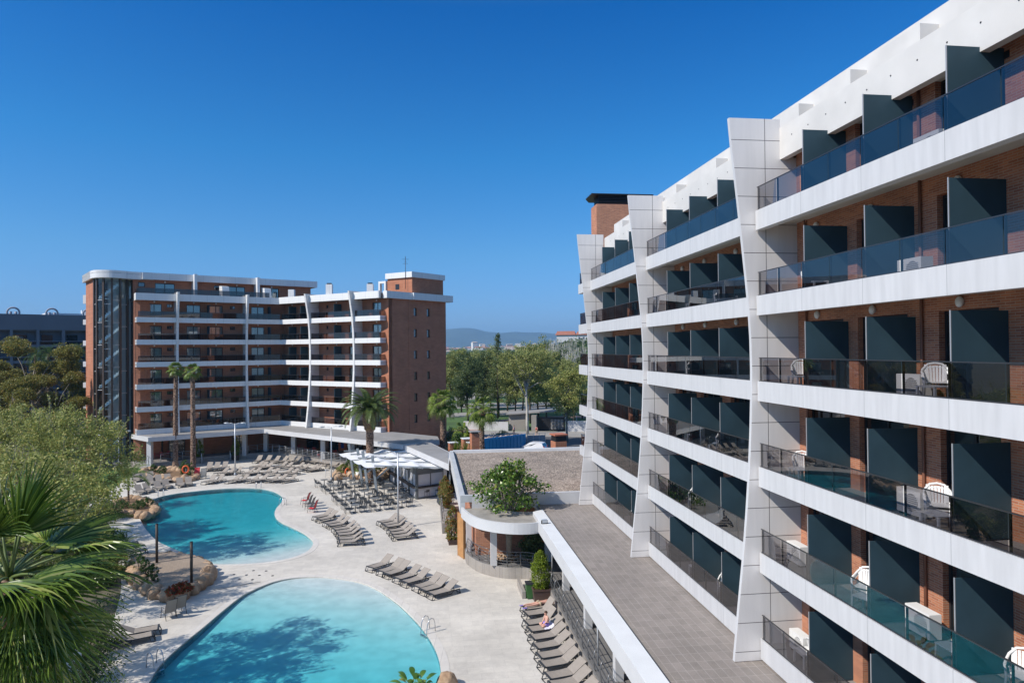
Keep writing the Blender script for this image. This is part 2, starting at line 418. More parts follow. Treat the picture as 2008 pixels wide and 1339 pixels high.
# pool shells: a beach end that shelves down into deep water, and the water body itself
m, n, l, b_ = nodes('pool_tile')
tc = n.new('ShaderNodeTexCoord')
t = n.new('ShaderNodeTexNoise'); t.inputs['Scale'].default_value = 1.3; t.inputs['Detail'].default_value = 4; l.new(tc.outputs['Object'], t.inputs[0])
cr = n.new('ShaderNodeValToRGB'); cr.color_ramp.elements[0].color = (0.54, 0.56, 0.55, 1); cr.color_ramp.elements[1].color = (0.66, 0.67, 0.655, 1)
cr.color_ramp.elements[0].position = 0.35; cr.color_ramp.elements[1].position = 0.65
l.new(t.outputs[0], cr.inputs[0]); l.new(cr.outputs[0], b_.inputs['Base Color']); b_.inputs['Roughness'].default_value = 0.6
mat('pool_wall', (.22, .52, .60), .5)
m, n, l, b_ = nodes('pool_water'); n.remove(b_)
tr = n.new('ShaderNodeBsdfTransparent'); gl = n.new('ShaderNodeBsdfGlossy'); gl.inputs['Roughness'].default_value = 0.04
fr = fresnel2(n, l, 1.33); ms = n.new('ShaderNodeMixShader')
tc = n.new('ShaderNodeTexCoord'); ns = n.new('ShaderNodeTexNoise'); ns.inputs['Scale'].default_value = 4.5; ns.inputs['Detail'].default_value = 6; l.new(tc.outputs['Object'], ns.inputs[0])
bp = n.new('ShaderNodeBump'); bp.inputs['Strength'].default_value = 1.0; bp.inputs['Distance'].default_value = 0.03; l.new(ns.outputs[0], bp.inputs['Height'])
l.new(bp.outputs[0], gl.inputs['Normal']); l.new(bp.outputs[0], fr.inputs['Normal'])
fm = math_node(n, l, 'MULTIPLY', fr.outputs[0], 0.8)
l.new(fm, ms.inputs[0]); l.new(tr.outputs[0], ms.inputs[1]); l.new(gl.outputs[0], ms.inputs[2]); l.new(ms.outputs[0], n['Material Output'].inputs[0])
va = n.new('ShaderNodeVolumeAbsorption'); va.inputs['Color'].default_value = (0.10, 0.835, 0.885, 1); va.inputs['Density'].default_value = 1.7
l.new(va.outputs[0], n['Material Output'].inputs['Volume'])
def pool(P_, deep_fn, nring=9):
    cx = sum(p[0] for p in P_) / len(P_); cy = sum(p[1] for p in P_) / len(P_)
    N = len(P_)
    xs = [p[0] for p in P_]; ys = [p[1] for p in P_]
    def inside(x, y):
        c = False
        for i in range(N):
            x1, y1 = P_[i]; x2, y2 = P_[(i + 1) % N]
            if (y1 > y) != (y2 > y) and x < (x2 - x1) * (y - y1) / (y2 - y1) + x1: c = not c
        return c
    bm = bmesh.new()
    bm2 = None
    # floor as a filled, gridded sheet: boundary loop plus inner points
    from mathutils.geometry import delaunay_2d_cdt
    vs = [Vector(p) for p in P_]; ed = [(i, (i + 1) % N) for i in range(N)]
    inner = []
    st = 1.0; y = min(ys) + 0.5
    inset = offset_loop(P_, -0.45)
    while y < max(ys):
        x = min(xs) + 0.5
        while x < max(xs):
            if inside(x, y) and min((x - q[0]) ** 2 + (y - q[1]) ** 2 for q in P_) > 0.5: inner.append(Vector((x, y)))
            x += st
        y += st
    r = delaunay_2d_cdt(vs + inner, ed, [list(range(N))], 1, 1e-4)
    V, Fc = r[0], r[2]
    def depth(p):
        return deep_fn(p[0], p[1])
    b = MB().m('pool_tile'); b.smooth = True
    b.v = [(p[0], p[1], -depth(p)) for p in V]
    for f in Fc: b.face(tuple(f))
    b.smooth = False
    for i in range(N):
        j = (i + 1) % N
        b.m('pool_wall').poly([(*P_[i], -0.10), (*P_[j], -0.10), (*P_[j], -depth(P_[j]) - 0.01), (*P_[i], -depth(P_[i]) - 0.01)])
    structure('pool_basin', b)
    w = MB().m('pool_water')
    zt = -0.055; w.v = [(p[0], p[1], zt) for p in V] + [(p[0], p[1], min(zt - 0.004, -depth(p) - 0.03)) for p in V]
    M = len(V)
    for f in Fc: w.face(tuple(f)); w.face(tuple(M + q for q in reversed(f)))
    for i in range(N):
        j = (i + 1) % N; w.face((i, M + i, M + j, j))
    # keep winding outward
    structure('pool_water', w)
def ramp(v, a, b_, lo, hi):
    t_ = min(1, max(0, (v - a) / (b_ - a))); t_ = t_ * t_ * (3 - 2 * t_) * 0.6 + t_ * 0.4
    return lo + (hi - lo) * t_
BE1 = at(600, 1075); BE1b = at(430, 1106)
def deep1(x, y):
    # the beach runs along the near right shore
    d = (Vector((x, y)) - Vector(BE1[:2])); nrm = Vector((BE1b.x - BE1.x, BE1b.y - BE1.y)).normalized(); nn = Vector((-nrm.y, nrm.x))
    if nn.y < 0: nn = -nn
    q = d.dot(nn)
    return ramp(q, -1.2, 12.0, 0.065, 0.45)
BE2 = at(640, 1131)
def deep2(x, y):
    q = -(y - BE2.y) * 0.93 + -(x - BE2.x) * 0.30
    return ramp(q, -0.3, 18.0, 0.065, 0.58)
pool(P1, deep1); pool(P2, deep2)
# paving lines of the drains and joints on the deck
b = MB().m('dark_metal')
for p, q, w_ in (((419, 1157), (511, 1140.5), 0.05), ((781, 1034.5), (872, 1021.5), 0.03)):
    a_, c_ = at(*p), at(*q)
    if w_ > 0.04: b.bar((a_.x, a_.y, 0.006), (c_.x, c_.y, 0.006), w_, 0.008)
structure('deck_drain', b)
b = MB().m('coping_stone')
for pl in ([(640, 1040), (700, 1075), (760, 1108), (810, 1130)], ):
    pass
JN = ['leftmost floor jet of the middle row of four', 'second floor jet from the left in the middle row', 'third floor jet from the left in the middle row', 'rightmost floor jet of the middle row of four', 'left floor jet of the pair nearest the near pool', 'right floor jet of the pair nearest the near pool', 'left floor jet of the pair nearest the far pool', 'right floor jet of the pair nearest the far pool']
for i, (x_, y_) in enumerate([(458.6, 1125.6), (483.5, 1126.8), (508.6, 1127.7), (534.5, 1128.4), (469.7, 1135), (495, 1136), (497, 1118.3), (522, 1119)]):
    g = at(x_, y_); o = MB().m('dark_metal').tube([(0, 0, 0), (0, 0, .012)], .09, 12).build('floor_jet', None, tuple(g)); tag(o, JN[i], 'floor jet', 'floor jets between the pools')
# lawn, park, road beyond the buildings
sheet('lawn', smooth_loop(px_loop([(291, 922), (262, 930), (240, 942), (215, 960), (150, 965), (130, 925), (200, 903), (262, 905)]), 4), [], 0.012, 'grass_green')
sheet('side_path', smooth_loop(px_loop([(82, 1225), (120, 1290), (95, 1339), (40, 1400), (-60, 1500), (-90, 1420), (10, 1330), (40, 1230), (90, 1120), (160, 1110), (150, 1160)]), 4), [], 0.010, 'path_paver')
sheet('planting_bed', smooth_loop([tuple(at(x, y)[:2]) for x, y in ((215, 1030), (228, 1090), (238, 1150), (215, 1235), (170, 1330), (120, 1450), (-100, 1700), (-500, 1500), (-420, 1000), (-100, 960), (150, 985))], 4), [], 0.005, 'ground_mix')
# ================================================================== long hotel wing on the right
# local frame: x = -s (towards the camera), y = w (into the building), z up
WR = -(pi / 2 - A)
hotel = thing('hotel_building', (0, 0, 0), WR, 'long white and brick hotel wing with stacked glass balconies, filling the right side', 'hotel')
FL = [13.35 + 2.88 * k for k in range(-3, 3)]         # balcony floor heights
WF, WW = 11.1, 12.65                                   # slab front plane, brick wall plane
FINS = [45.4, 33.6, 21.95, 10.3, -1.3]                 # near faces of the blades
FT = 0.15                                              # blade thickness
BAYS = [(45.4, 33.6 + FT), (33.6, 21.95 + FT), (21.95, 10.3 + FT), (10.3, -1.0)]
DIV = [[42.65, 39.7, 36.85], [30.85, 28.05, 25.2], [19.15, 16.3, 13.45], [7.5, 4.65, 1.8]]
fin_prof = [(22.5, 10.25), (21.6, 10.33), (20.95, 10.40), (19.6, 10.55), (18.2, 10.69), (17.1, 10.80), (16.1, 10.89), (15.0, 10.95), (14.0, 10.965),
            (12.9, 10.95), (11.8, 10.91), (10.5, 10.84), (9.2, 10.74), (8.3, 10.66), (7.5, 10.58), (6.6, 10.48), (5.8, 10.39), (4.17, 10.22)]
for fs in FINS[:4]:
    b = MB().m('fin_panel')
    x1 = -fs; x0 = -fs - FT; back = 12.08
    ring = [(w, z) for z, w in fin_prof] + [(WW + 0.1, 4.17), (WW + 0.1, 21.2), (back, 21.2), (back, 22.5)]
    n = len(ring); k = len(b.v)
    b.v.extend([(x1, w, z) for w, z in ring]); b.v.extend([(x0, w, z) for w, z in ring])
    b.face(tuple(k + i for i in range(n))); b.face(tuple(k + n + n - 1 - i for i in range(n)))
    b.m('white_plain')
    for i in range(n):
        j = (i + 1) % n
        b.face((k + i, k + n + i, k + n + j, k + j))
    b.build('blade_fin', hotel)
def rounded_slab(b, x0, x1, z0, z1, yf, yb, r=0.10):
    """white fascia slab whose two front corners are rounded"""
    pts = [(x0, yb)]
    for i in range(5):
        a = pi + (pi / 2) * i / 4; pts.append((x0 + r + r * cos(a), yf + r + r * sin(a)))
    for i in range(5):
        a = 1.5 * pi + (pi / 2) * i / 4; pts.append((x1 - r + r * cos(a), yf + r + r * sin(a)))
    pts.append((x1, yb)); b.prism(pts, z0, z1)
DW = [(0.50, 2.55), (0.45, 2.55), (0.80, 2.60), (0.5, 2.5)]
DOORS = []
for bi, (sa, sb) in enumerate(BAYS):
    xa, xb = -sa, -sb
    edges = [sa] + DIV[bi] + [sb]
    for fi, zf in enumerate(FL):
        near = bi == 2 or (bi == 1)
        # balcony: floor slab and upstand fascia
        b = MB().m('white_panel')
        z0, z1 = zf - 0.44, zf + 0.22
        pts = [(xa + 0.02, WF + 0.12)]
        r = 0.10
        for i in range(5):
            a = pi + (pi / 2) * i / 4; pts.append((xa + 0.02 + r + r * cos(a), WF + r + r * sin(a)))
        pts += [(xb - 0.02, WF), (xb - 0.02, WF + 0.12)]
        b.prism(pts, z0, z1)
        b.m('soffit').box(xa + 0.02, xb - 0.02, WF + 0.121, WW - 0.001, zf - 0.16, zf - 0.02)
        b.m('floor_tile').box(xa + 0.02, xb - 0.02, WF + 0.121, WW - 0.001, zf - 0.018, zf)
        b.m('white_plain').box(xa + 0.02, xb - 0.02, WF + 0.121, WF + 0.3, zf - 0.43, zf - 0.161)
        bal = b.build('balcony', hotel)
        # railing: glass panes, posts, handrail
        g = MB().m('tinted_glass')
        joints = []
        for e0, e1 in zip(edges[:-1], edges[1:]):
            joints += [e0 - 0.14 if e0 == sa else e0, (e0 + e1) / 2]
        joints += [edges[-1] + 0.05]
        for p, q in zip(joints[:-1], joints[1:]):
            xm, xn = -p + 0.012, -q - 0.012
            g.poly([(xm, WF + 0.06, z1 + 0.03), (xn, WF + 0.06, z1 + 0.03), (xn, WF + 0.06, zf + 1.0), (xm, WF + 0.06, zf + 1.0)])
        # return pane at the blade end
        g.poly([(xa + 0.13, WF + 0.07, z1 + 0.03), (xa + 0.13, WF + 0.07, zf + 1.0), (xa + 0.13, WF + 0.16, zf + 1.0), (xa + 0.13, WF + 0.16, z1 + 0.03)])
        g.build('glass_pane', bal)
        h = MB().m('rail_metal')
        h.box(xa + 0.12, xb - 0.04, WF + 0.045, WF + 0.085, zf + 1.0, zf + 1.025)
        h.box(xa + 0.12, xb - 0.04, WF + 0.048, WF + 0.078, z1, z1 + 0.03)
        for p in joints[:-1]:
            h.m('dark_metal').box(-p - 0.018, -p + 0.018, WF + 0.09, WF + 0.13, z1 - 0.1, zf + 1.0)
            h.m('rail_metal')
        h.build('handrail', bal)
        # privacy screens
        if True:
            for dv in DIV[bi]:
                d = MB().m('divider_teal').box(-dv - 0.028, -dv, WF + 0.17, WW - 0.002, zf + 0.04, zf + 2.12)
                d.m('edge_trim').box(-dv - 0.030, -dv + 0.002, WF + 0.155, WF + 0.169, zf + 0.04, zf + 2.13)
                d.build('privacy_screen', hotel)
        # doors
        for ri, (e0, e1) in enumerate(zip(edges[:-1], edges[1:])):
            p0, p1 = DW[ri]
            DOORS.append((bi, fi, e0 - p0, max(e0 - p1, e1 + 0.15), zf))
# brick wall with openings
b = MB().m('brick_near')
for bi, (sa, sb) in enumerate(BAYS):
    for fi, zf in enumerate(FL):
        ztop = zf + 2.88 - 0.02 if fi < 5 else zf + 2.5
        zh = zf + 2.22
        b.box(-sa, -sb, WW, WW + 0.28, zh, ztop)
        ds = sorted([(-d0, -d1) for (b_, f_, d0, d1, z_) in DOORS if b_ == bi and f_ == fi])
        x = -sa
        for d0, d1 in ds:
            b.box(x, d0, WW, WW + 0.28, zf - 0.02, zh); x = d1
        b.box(x, -sb, WW, WW + 0.28, zf - 0.02, zh)
b.box(-BAYS[0][0] - 5.0, -BAYS[0][0] - 0.36, WW, WW + 0.28, 4.17, 21.6)
b.box(-BAYS[0][0] - 5.0, 1.0, 24.0, 24.3, 0, 21.6); b.box(-BAYS[0][0] - 5.3, -BAYS[0][0] - 5.0, WW, 24.3, 0, 21.6)
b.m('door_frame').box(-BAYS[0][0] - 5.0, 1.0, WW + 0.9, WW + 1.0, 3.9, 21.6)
b.build('brick_wall', hotel)
for (bi, fi, d0, d1, zf) in DOORS:
    if bi == 3 and fi > 3: pass
    x0, x1 = -d0, -d1
    f = MB().m('door_frame')
    y = WW + 0.16
    t = 0.06
    f.box(x0, x0 + t, y, y + 0.08, zf, zf + 2.22); f.box(x1 - t, x1, y, y + 0.08, zf, zf + 2.22)
    f.box(x0 + t, x1 - t, y, y + 0.08, zf + 2.14, zf + 2.22); f.box(x0 + t, x1 - t, y, y + 0.08, zf, zf + 0.07)
    xm = (x0 + x1) / 2; f.box(xm - 0.035, xm + 0.035, y, y + 0.08, zf + 0.07, zf + 2.14)
    fo = f.build('balcony_door', hotel)
    g = MB().m('window_glass').box(x0 + t, xm - 0.035, y + 0.03, y + 0.05, zf + 0.07, zf + 2.14).box(xm + 0.035, x1 - t, y + 0.03, y + 0.05, zf + 0.07, zf + 2.14)
    g.build('door_glass', fo)
    if bi in (1, 2, 3):
        xl = x0 + 0.75
        l = MB().m('lamp_white'); l.smooth = True
        l.blob((xl, WW - 0.07, zf + 2.40), (0.11, 0.08, 0.13), 12, 8, 0.0)
        l.smooth = False; l.box(xl - 0.07, xl + 0.07, WW - 0.05, WW, zf + 2.34, zf + 2.46)
        l.build('wall_lamp', hotel)
b = MB().m('pipe_brown')
for s_ in (21.35, 16.02):
    MB().m('pipe_brown').tube([(-s_, WW - .06, 4.2), (-s_, WW - .06, 12), (-s_, WW - .06, 21.3)], .04, 8).build('downpipe', hotel)
for s_ in (16.9, 16.35, 13.9, 13.4, 19.8, 19.3):
    MB().m('door_frame').box(-s_ - .09, -s_ + .09, WW - .012, WW + .01, 20.98, 21.14).build('air_vent', hotel)
# roof fascia, stepped parapet and buttresses
ztl = 22.2
b = MB().m('white_concrete')
b.box(-45.05, 1, 12.06, 12.30, 21.12, ztl)
b.m('soffit').box(-45.05, 1, 12.301, WW + 0.3, 21.3, 21.45)
for s0, s1 in ((45.4 - 0.34, 33.6), (33.6 - 0.34, 21.95), (21.95 - 0.34, 10.3)):
    pass
b.m('white_concrete').box(-45.8, 1, 12.95, 13.2, 21.46, 23.28)
b.m('soffit').box(-45.8, 1, 13.201, 24.3, 21.6, 21.75)
roof = b.build('roof', hotel)
for s_ in (21.35, 24.2, 27.9, 32.6, 35.5, 18.55, 15.7, 12.85, 10.1, 39.0, 42.0):
    MB().m('white_concrete').box(-s_ - 1.6, -s_, 12.42, 12.949, 21.46, 22.85).build('buttress', roof)
b = MB().m('dark_metal')
for i in range(60):
    s_ = 10.5 + i * 0.97
    if s_ > 44: break
    b.tube([(-s_, 12.05, 21.75), (-s_, 12.07, 21.75)], 0.022, 8)
b.build('drain_hole', roof)
# brick chimney tower with louvred head at the far end
b = MB().m('brick_near')
c0, c1, cw0, cw1 = -52.6, -50.0, 12.4, 17.0
b.prism([(c0, cw0 + 0.9), (c0, cw1), (c1, cw1), (c1, cw0 + 0.4), (c0 + 0.9, cw0 + 0.4)], 18.0, 25.6)
ch = b.build('chimney', hotel)
b = MB().m('dark_metal')
for i in range(6):
    z = 25.6 + i * 0.12
    b.prism([(c0 + 0.2, cw0 + 1.0), (c0 + 0.2, cw1 - 0.2), (c1 - 0.1, cw1 - 0.2), (c1 - 0.1, cw0 + 0.6), (c0 + 1.0, cw0 + 0.6)], z + 0.03, z + 0.075)
b.m('terracotta').box(c0 + 0.7, c1 - 0.6, cw0 + 1.4, cw1 - 0.6, 25.59, 26.3)
b.m('dark_metal').prism([(c0 - 0.3, cw0 + 0.5), (c0 - 0.3, cw1 + 0.2), (c1 + 0.1, cw1 + 0.2), (c1 + 0.1, cw0), (c0 + 0.8, cw0)], 26.3, 26.38)
b.build('louvre', ch)
# short balcony ends that show past the last blade
for zf in FL:
    b = MB().m('white_panel').box(-48.3, -45.76, WF - 0.15, WW, zf - 0.44, zf + 0.22)
    o = b.build('balcony', hotel)
    g = MB().m('tinted_glass').poly([(-48.2, WF - 0.05, zf + 0.24), (-45.8, WF - 0.05, zf + 0.24), (-45.8, WF - 0.05, zf + 1.0), (-48.2, WF - 0.05, zf + 1.0)])
    g.poly([(-48.2, WF - 0.05, zf + 0.24), (-48.2, WW, zf + 0.24), (-48.2, WW, zf + 1.0), (-48.2, WF - 0.05, zf + 1.0)])
    g.build('glass_pane', o)
    MB().m('rail_metal').box(-48.22, -45.78, WF - 0.07, WF - 0.03, zf + 1.0, zf + 1.03).build('handrail', o)
# ================================================================== the L-shaped hotel across the pool
P0 = Vector((-47.9, 87.1, 0)); CK = Vector((-33.2, 97.85, 0)); E1 = Vector((-17.05, 87.9, 0))
far = thing('apartment_hotel', tuple(CK), 0, 'seven storey L-shaped brick and white hotel across the pool with a glazed stair tower', 'hotel')
def child_at(b, name, org, rz, parent=None):
    o = b.build(name, parent or far)
    M = far.matrix_world if False else Matrix.Translation(CK)
    o.matrix_basis = Matrix.Translation(org - CK) @ Matrix.Rotation(rz, 4, 'Z') if parent is None else Matrix.Identity(4)
    return o
panel_mat('far_panel', (0.74, 0.735, 0.715), [(0, 2.1, 0.0, 0.03)], jcol=(0.5, 0.5, 0.5), var=0.03, streak=0.05)
mat('roof_membrane', (0.20, 0.19, 0.185), 0.9, var=0.15, vscale=0.4)
tint_glass('far_rail_glass', (0.20, 0.20, 0.22), ior=1.7)
tint_glass('stair_glass', (0.78, 0.90, 0.93), ior=1.5)
mat('mullion_brown', (0.075, 0.05, 0.035), 0.5)
mat('roof_tile_red', (0.34, 0.13, 0.08), 0.85, var=0.2, vscale=1.5)
FF = [4.6 + 2.88 * k for k in range(7)]            # 4.6 .. 21.9 : the last is the penthouse terrace
LA = math.atan2(CK.y - P0.y, CK.x - P0.x); LLEN = (CK - P0).length
RA = math.atan2(E1.y - CK.y, E1.x - CK.x); RLEN = (E1 - CK).length
def wing(org, rz, L, fins, doors, wins, divs, open_end, e0=0.0, e1=0.0):
    """org = front corner of the slab edge; doors = [(x0, x1)], small windows = [(x0, x1)], screens = [x]"""
    D = 1.5
    cuts = [0.0] + [f for f in fins] + [L]
    for i, zf in enumerate(FF[:6]):
        for a, c in zip(cuts[:-1], cuts[1:]):
            b = MB().m('far_panel')
            b.box(a + 0.12 if a > 0 else a, c - 0.12 if c < L else c, 0, 0.12, zf - 0.40, zf + 0.25)
            b.m('soffit').box(a - (e0 if a == 0 else 0), c + (e1 if c == L else 0), 0.121, D, zf - 0.16, zf - 0.02 + e0 * .003)
            if c == L and open_end: b.m('far_panel').box(c - 0.12, c, 0.121, D, zf - 0.40, zf + 0.25)
            if a == 0 and org is P0: b.m('far_panel').box(a, a + 0.12, 0.121, D, zf - 0.40, zf + 0.25)
            o = child_at(b, 'balcony', org, rz)
            g = MB().m('far_rail_glass')
            a1, c1 = a + 0.2, c - 0.2 if (c < L or open_end) else c - 0.05
            g.poly([(a1, 0.06, zf + 0.27), (c1, 0.06, zf + 0.27), (c1, 0.06, zf + 1.0), (a1, 0.06, zf + 1.0)])
            if c == L and open_end: g.poly([(c1, 0.06, zf + 0.27), (c1, D, zf + 0.27), (c1, D, zf + 1.0), (c1, 0.06, zf + 1.0)])
            child_at(g, 'glass_pane', org, rz, o)
            h = MB().m('rail_metal').box(a1, c1, 0.04, 0.09, zf + 1.0, zf + 1.04)
            x = a1
            while x < c1 - 0.3:
                h.box(x - 0.02, x + 0.02, 0.09, 0.13, zf + 0.2, zf + 1.0); x += 1.45
            child_at(h, 'handrail', org, rz, o)
    # wall with openings
    b = MB().m('brick_far')
    for i, zf in enumerate(FF[:6]):
        b.box(-e0, L + e1, D, D + 0.3, zf + 2.1, zf + 2.72)
        x = -e0
        op = sorted([(d0, d1, 0) for d0, d1 in doors] + [(w0, w1, 1) for w0, w1 in wins])
        for d0, d1, k in op:
            b.box(x, d0, D, D + 0.3, zf - 0.16, zf + 2.1)
            if k: b.box(d0, d1, D, D + 0.3, zf - 0.16, zf + 1.65)
            x = d1
        b.box(x, L + e1, D, D + 0.3, zf - 0.16, zf + 2.1)
    b.m('brick_far').box(-e0 * 2.2, L + e1 * 2.2, D + 1.6, D + 1.8, 0.4, 4.2)
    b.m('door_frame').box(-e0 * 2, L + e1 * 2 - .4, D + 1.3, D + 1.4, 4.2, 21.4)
    child_at(b, 'brick_wall', org, rz)
    rr = random.Random(int(L * 100))
    for i, zf in enumerate(FF[:6]):
        for d0, d1 in doors:
            f = MB().m('door_frame'); y = D + 0.14; t = 0.07
            f.box(d0, d0 + t, y, y + 0.08, zf, zf + 2.1); f.box(d1 - t, d1, y, y + 0.08, zf, zf + 2.1)
            f.box(d0 + t, d1 - t, y, y + 0.08, zf + 2.0, zf + 2.1); xm = (d0 + d1) / 2; f.box(xm - 0.04, xm + 0.04, y, y + 0.08, zf, zf + 2.0)
            fo = child_at(f, 'balcony_door', org, rz)
            g = MB().m('far_glass').box(d0 + t, xm - 0.04, y + 0.03, y + 0.05, zf, zf + 2.0).box(xm + 0.04, d1 - t, y + 0.03, y + 0.05, zf, zf + 2.0)
            child_at(g, 'door_glass', org, rz, fo)
            cm = MB().m('curtain')
            for q in range(6):
                u = rr.random()
                for (g0, g1) in ((d0 + t, xm - 0.04), (xm + 0.04, d1 - t)):
                    w_ = (g1 - g0) / 6; x_ = g0 + q * w_
                    cm.poly([(x_, y + 0.12, zf), (x_ + w_ / 2, y + 0.2, zf), (x_ + w_ / 2, y + 0.2, zf + 2.0), (x_, y + 0.12, zf + 2.0)])
                    cm.poly([(x_ + w_ / 2, y + 0.2, zf), (x_ + w_, y + 0.12, zf), (x_ + w_, y + 0.12, zf + 2.0), (x_ + w_ / 2, y + 0.2, zf + 2.0)])
            child_at(cm, 'curtain', org, rz, fo)
            l = MB().m('lamp_white'); l.blob((xm, D - 0.06, zf + 2.36), 0.11, 8, 6, 0)
            child_at(l, 'wall_lamp', org, rz)
        for w0, w1 in wins:
            f = MB().m('door_frame'); z0 = zf + 1.65; z1 = zf + 2.1; y = D + 0.08
            f.box(w0, w1, y, y + 0.05, z0, z0 + 0.06); f.box(w0, w1, y, y + 0.05, z1 - 0.06, z1); f.box(w0, w0 + 0.06, y, y + 0.05, z0, z1); f.box(w1 - 0.06, w1, y, y + 0.05, z0, z1)
            xm = (w0 + w1) / 2; f.box(xm - 0.03, xm + 0.03, y, y + 0.05, z0, z1)
            fo = child_at(f, 'window', org, rz)
            child_at(MB().m('window_glass').box(w0 + .06, w1 - .06, y + .03, y + .04, z0 + .06, z1 - .06), 'pane', org, rz, fo)
        for dv in divs:
            d = MB().m('divider_teal').box(dv - 0.03, dv + 0.03, 0.16, D - 0.002, zf + 0.05, zf + 2.1)
            child_at(d, 'privacy_screen', org, rz)
m, n, l, b_ = nodes('far_glass'); n.remove(b_)
tr = n.new('ShaderNodeBsdfTransparent'); tr.inputs[0].default_value = (0.75, 0.84, 0.84, 1); gl = n.new('ShaderNodeBsdfGlossy'); gl.inputs[1].default_value = 0.02
fr = fresnel2(n, l, 2.4); ms = n.new('ShaderNodeMixShader')
l.new(fr.outputs[0], ms.inputs[0]); l.new(tr.outputs[0], ms.inputs[1]); l.new(gl.outputs[0], ms.inputs[2]); l.new(ms.outputs[0], n['Material Output'].inputs[0])
wing(P0, LA, LLEN, [4.75, 13.55], [(1.35, 3.15), (6.15, 7.9), (9.0, 10.75), (14.6, 16.4)], [(3.75, 4.45), (11.7, 12.4)], [8.75, 16.9], False, e1=1.02)
wing(CK, RA, RLEN + 0.1, [6.1, 14.4], [(0.5, 1.2), (5.0, 6.0), (9.2, 10.3), (12.0, 13.7), (16.3, 18.0)], [(7.7, 8.1)], [1.6, 4.0, 10.6], True, e0=1.02)
# curved white blades on both wings
def blades(org, rz, xs, ztop=22.5, curve=1.0):
    for x in xs:
        b = MB().m('fin_far')
        pf = [(22.6, -0.95), (21.4, -0.72), (19.6, -0.38), (17.5, -0.15), (15.0, -0.04), (12.0, -0.05), (9.5, -0.22), (7.0, -0.45), (5.2, -0.68), (4.2, -0.85)]
        ring = [(y * curve, z) for z, y in pf] + [(1.49, 4.2), (1.49, 22.6)]; n_ = len(ring); k = len(b.v); x0, x1 = x - 0.14, x + 0.14
        b.v.extend([(x1, y, z) for y, z in ring]); b.v.extend([(x0, y, z) for y, z in ring])
        b.face(tuple(k + i for i in range(n_))); b.face(tuple(k + n_ + n_ - 1 - i for i in range(n_)))
        for i in range(n_):
            j = (i + 1) % n_; b.face((k + i, k + n_ + i, k + n_ + j, k + j))
        child_at(b, 'blade_fin', org, rz)
panel_mat('fin_far', (0.70, 0.69, 0.665), [(2, 1.44, 0.6, 0.03)], jcol=(0.4, 0.39, 0.37), var=0.03)
blades(P0, LA, [4.75, 13.55]); blades(CK, RA, [6.1, 14.4])
# ground floor slab band, roof band (terrace parapet) and slab over
b = MB().m('far_panel'); b.box(-0.1, LLEN, -0.1, 0.12, 21.45, 22.35); b.box(-0.1, 0.1, 0.12, 1.5, 21.45, 22.35)
b.m('roof_membrane').box(0, LLEN + 2, 0.12, 9.5, 21.5, 21.88)
child_at(b, 'roof_band', P0, LA)
b = MB().m('far_panel'); b.box(0.0, RLEN + 0.1, -0.25, 0.12, 21.5, 22.42)
b.m('roof_membrane').box(0, RLEN, 0.12, 10.6, 21.5, 22.2)
child_at(b, 'roof_band', CK, RA)
# end wall of the right wing, in its own shade
EA = radians(53.0); ed = Vector((cos(EA), sin(EA), 0)); EW = CK + (E1 - CK).normalized() * (RLEN) + Vector((sin(-RA), cos(RA), 0)) * 1.5
EW = Vector((-15.95, 88.35, 0)); ELEN = 10.9
b = MB().m('brick_far')
wz = [(zf + 0.35, zf + 1.45) for zf in FF[:6]] + []
wx = [(4.55, 5.15), (7.05, 7.65)]
b.box(0, ELEN, 0, 0.3, 0, FF[0] + 0.35)
for i in range(6):
    z0, z1 = wz[i]; z2 = wz[i + 1][0] if i < 5 else 21.5
    b.box(0, ELEN, 0, 0.3, z1, z2); x = 0
    for a, c in wx: b.box(x, a, 0, 0.3, z0, z1); x = c
    b.box(x, ELEN, 0, 0.3, z0, z1)
b.box(3.55, 3.85, -0.05, -0.002, 4, 21.4)
child_at(b, 'brick_wall', EW, EA)
for (z0, z1) in wz:
    for a, c in wx:
        f = MB().m('door_frame').box(a, a + .07, .14, .2, z0, z1).box(c - .07, c, .14, .2, z0, z1).box(a + .07, c - .07, .14, .2, z1 - .07, z1).box(a + .07, c - .07, .14, .2, z0, z0 + .07)
        fo = child_at(f, 'window', EW, EA)
        child_at(MB().m('window_glass').box(a + .07, c - .07, .17, .18, z0 + .07, z1 - .07), 'pane', EW, EA, fo)
b = MB().m('far_panel').box(-0.6, 4.0, -0.35, 0.4, 21.5, 22.42).box(4.0, ELEN + 0.9, -0.6, 0.4, 21.5, 22.42)
child_at(b, 'roof_band', EW, EA)
# pier of brick between the last balcony and the corner
b = MB().m('brick_far'); u = (E1 - CK).normalized(); v = Vector((-u.y, u.x, 0))
q0 = CK + u * (RLEN - 1.2) + v * 1.5; 
b.prism([tuple((CK + u * (RLEN - 1.0) + v * 1.4 - CK)[:2]), tuple((EW - CK)[:2]), tuple((EW + ed * 0.6 - CK)[:2]), tuple((CK + u * (RLEN - 1.0) + v * 2.2 - CK)[:2])], 0, 21.5)
b.build('corner_pier', far)
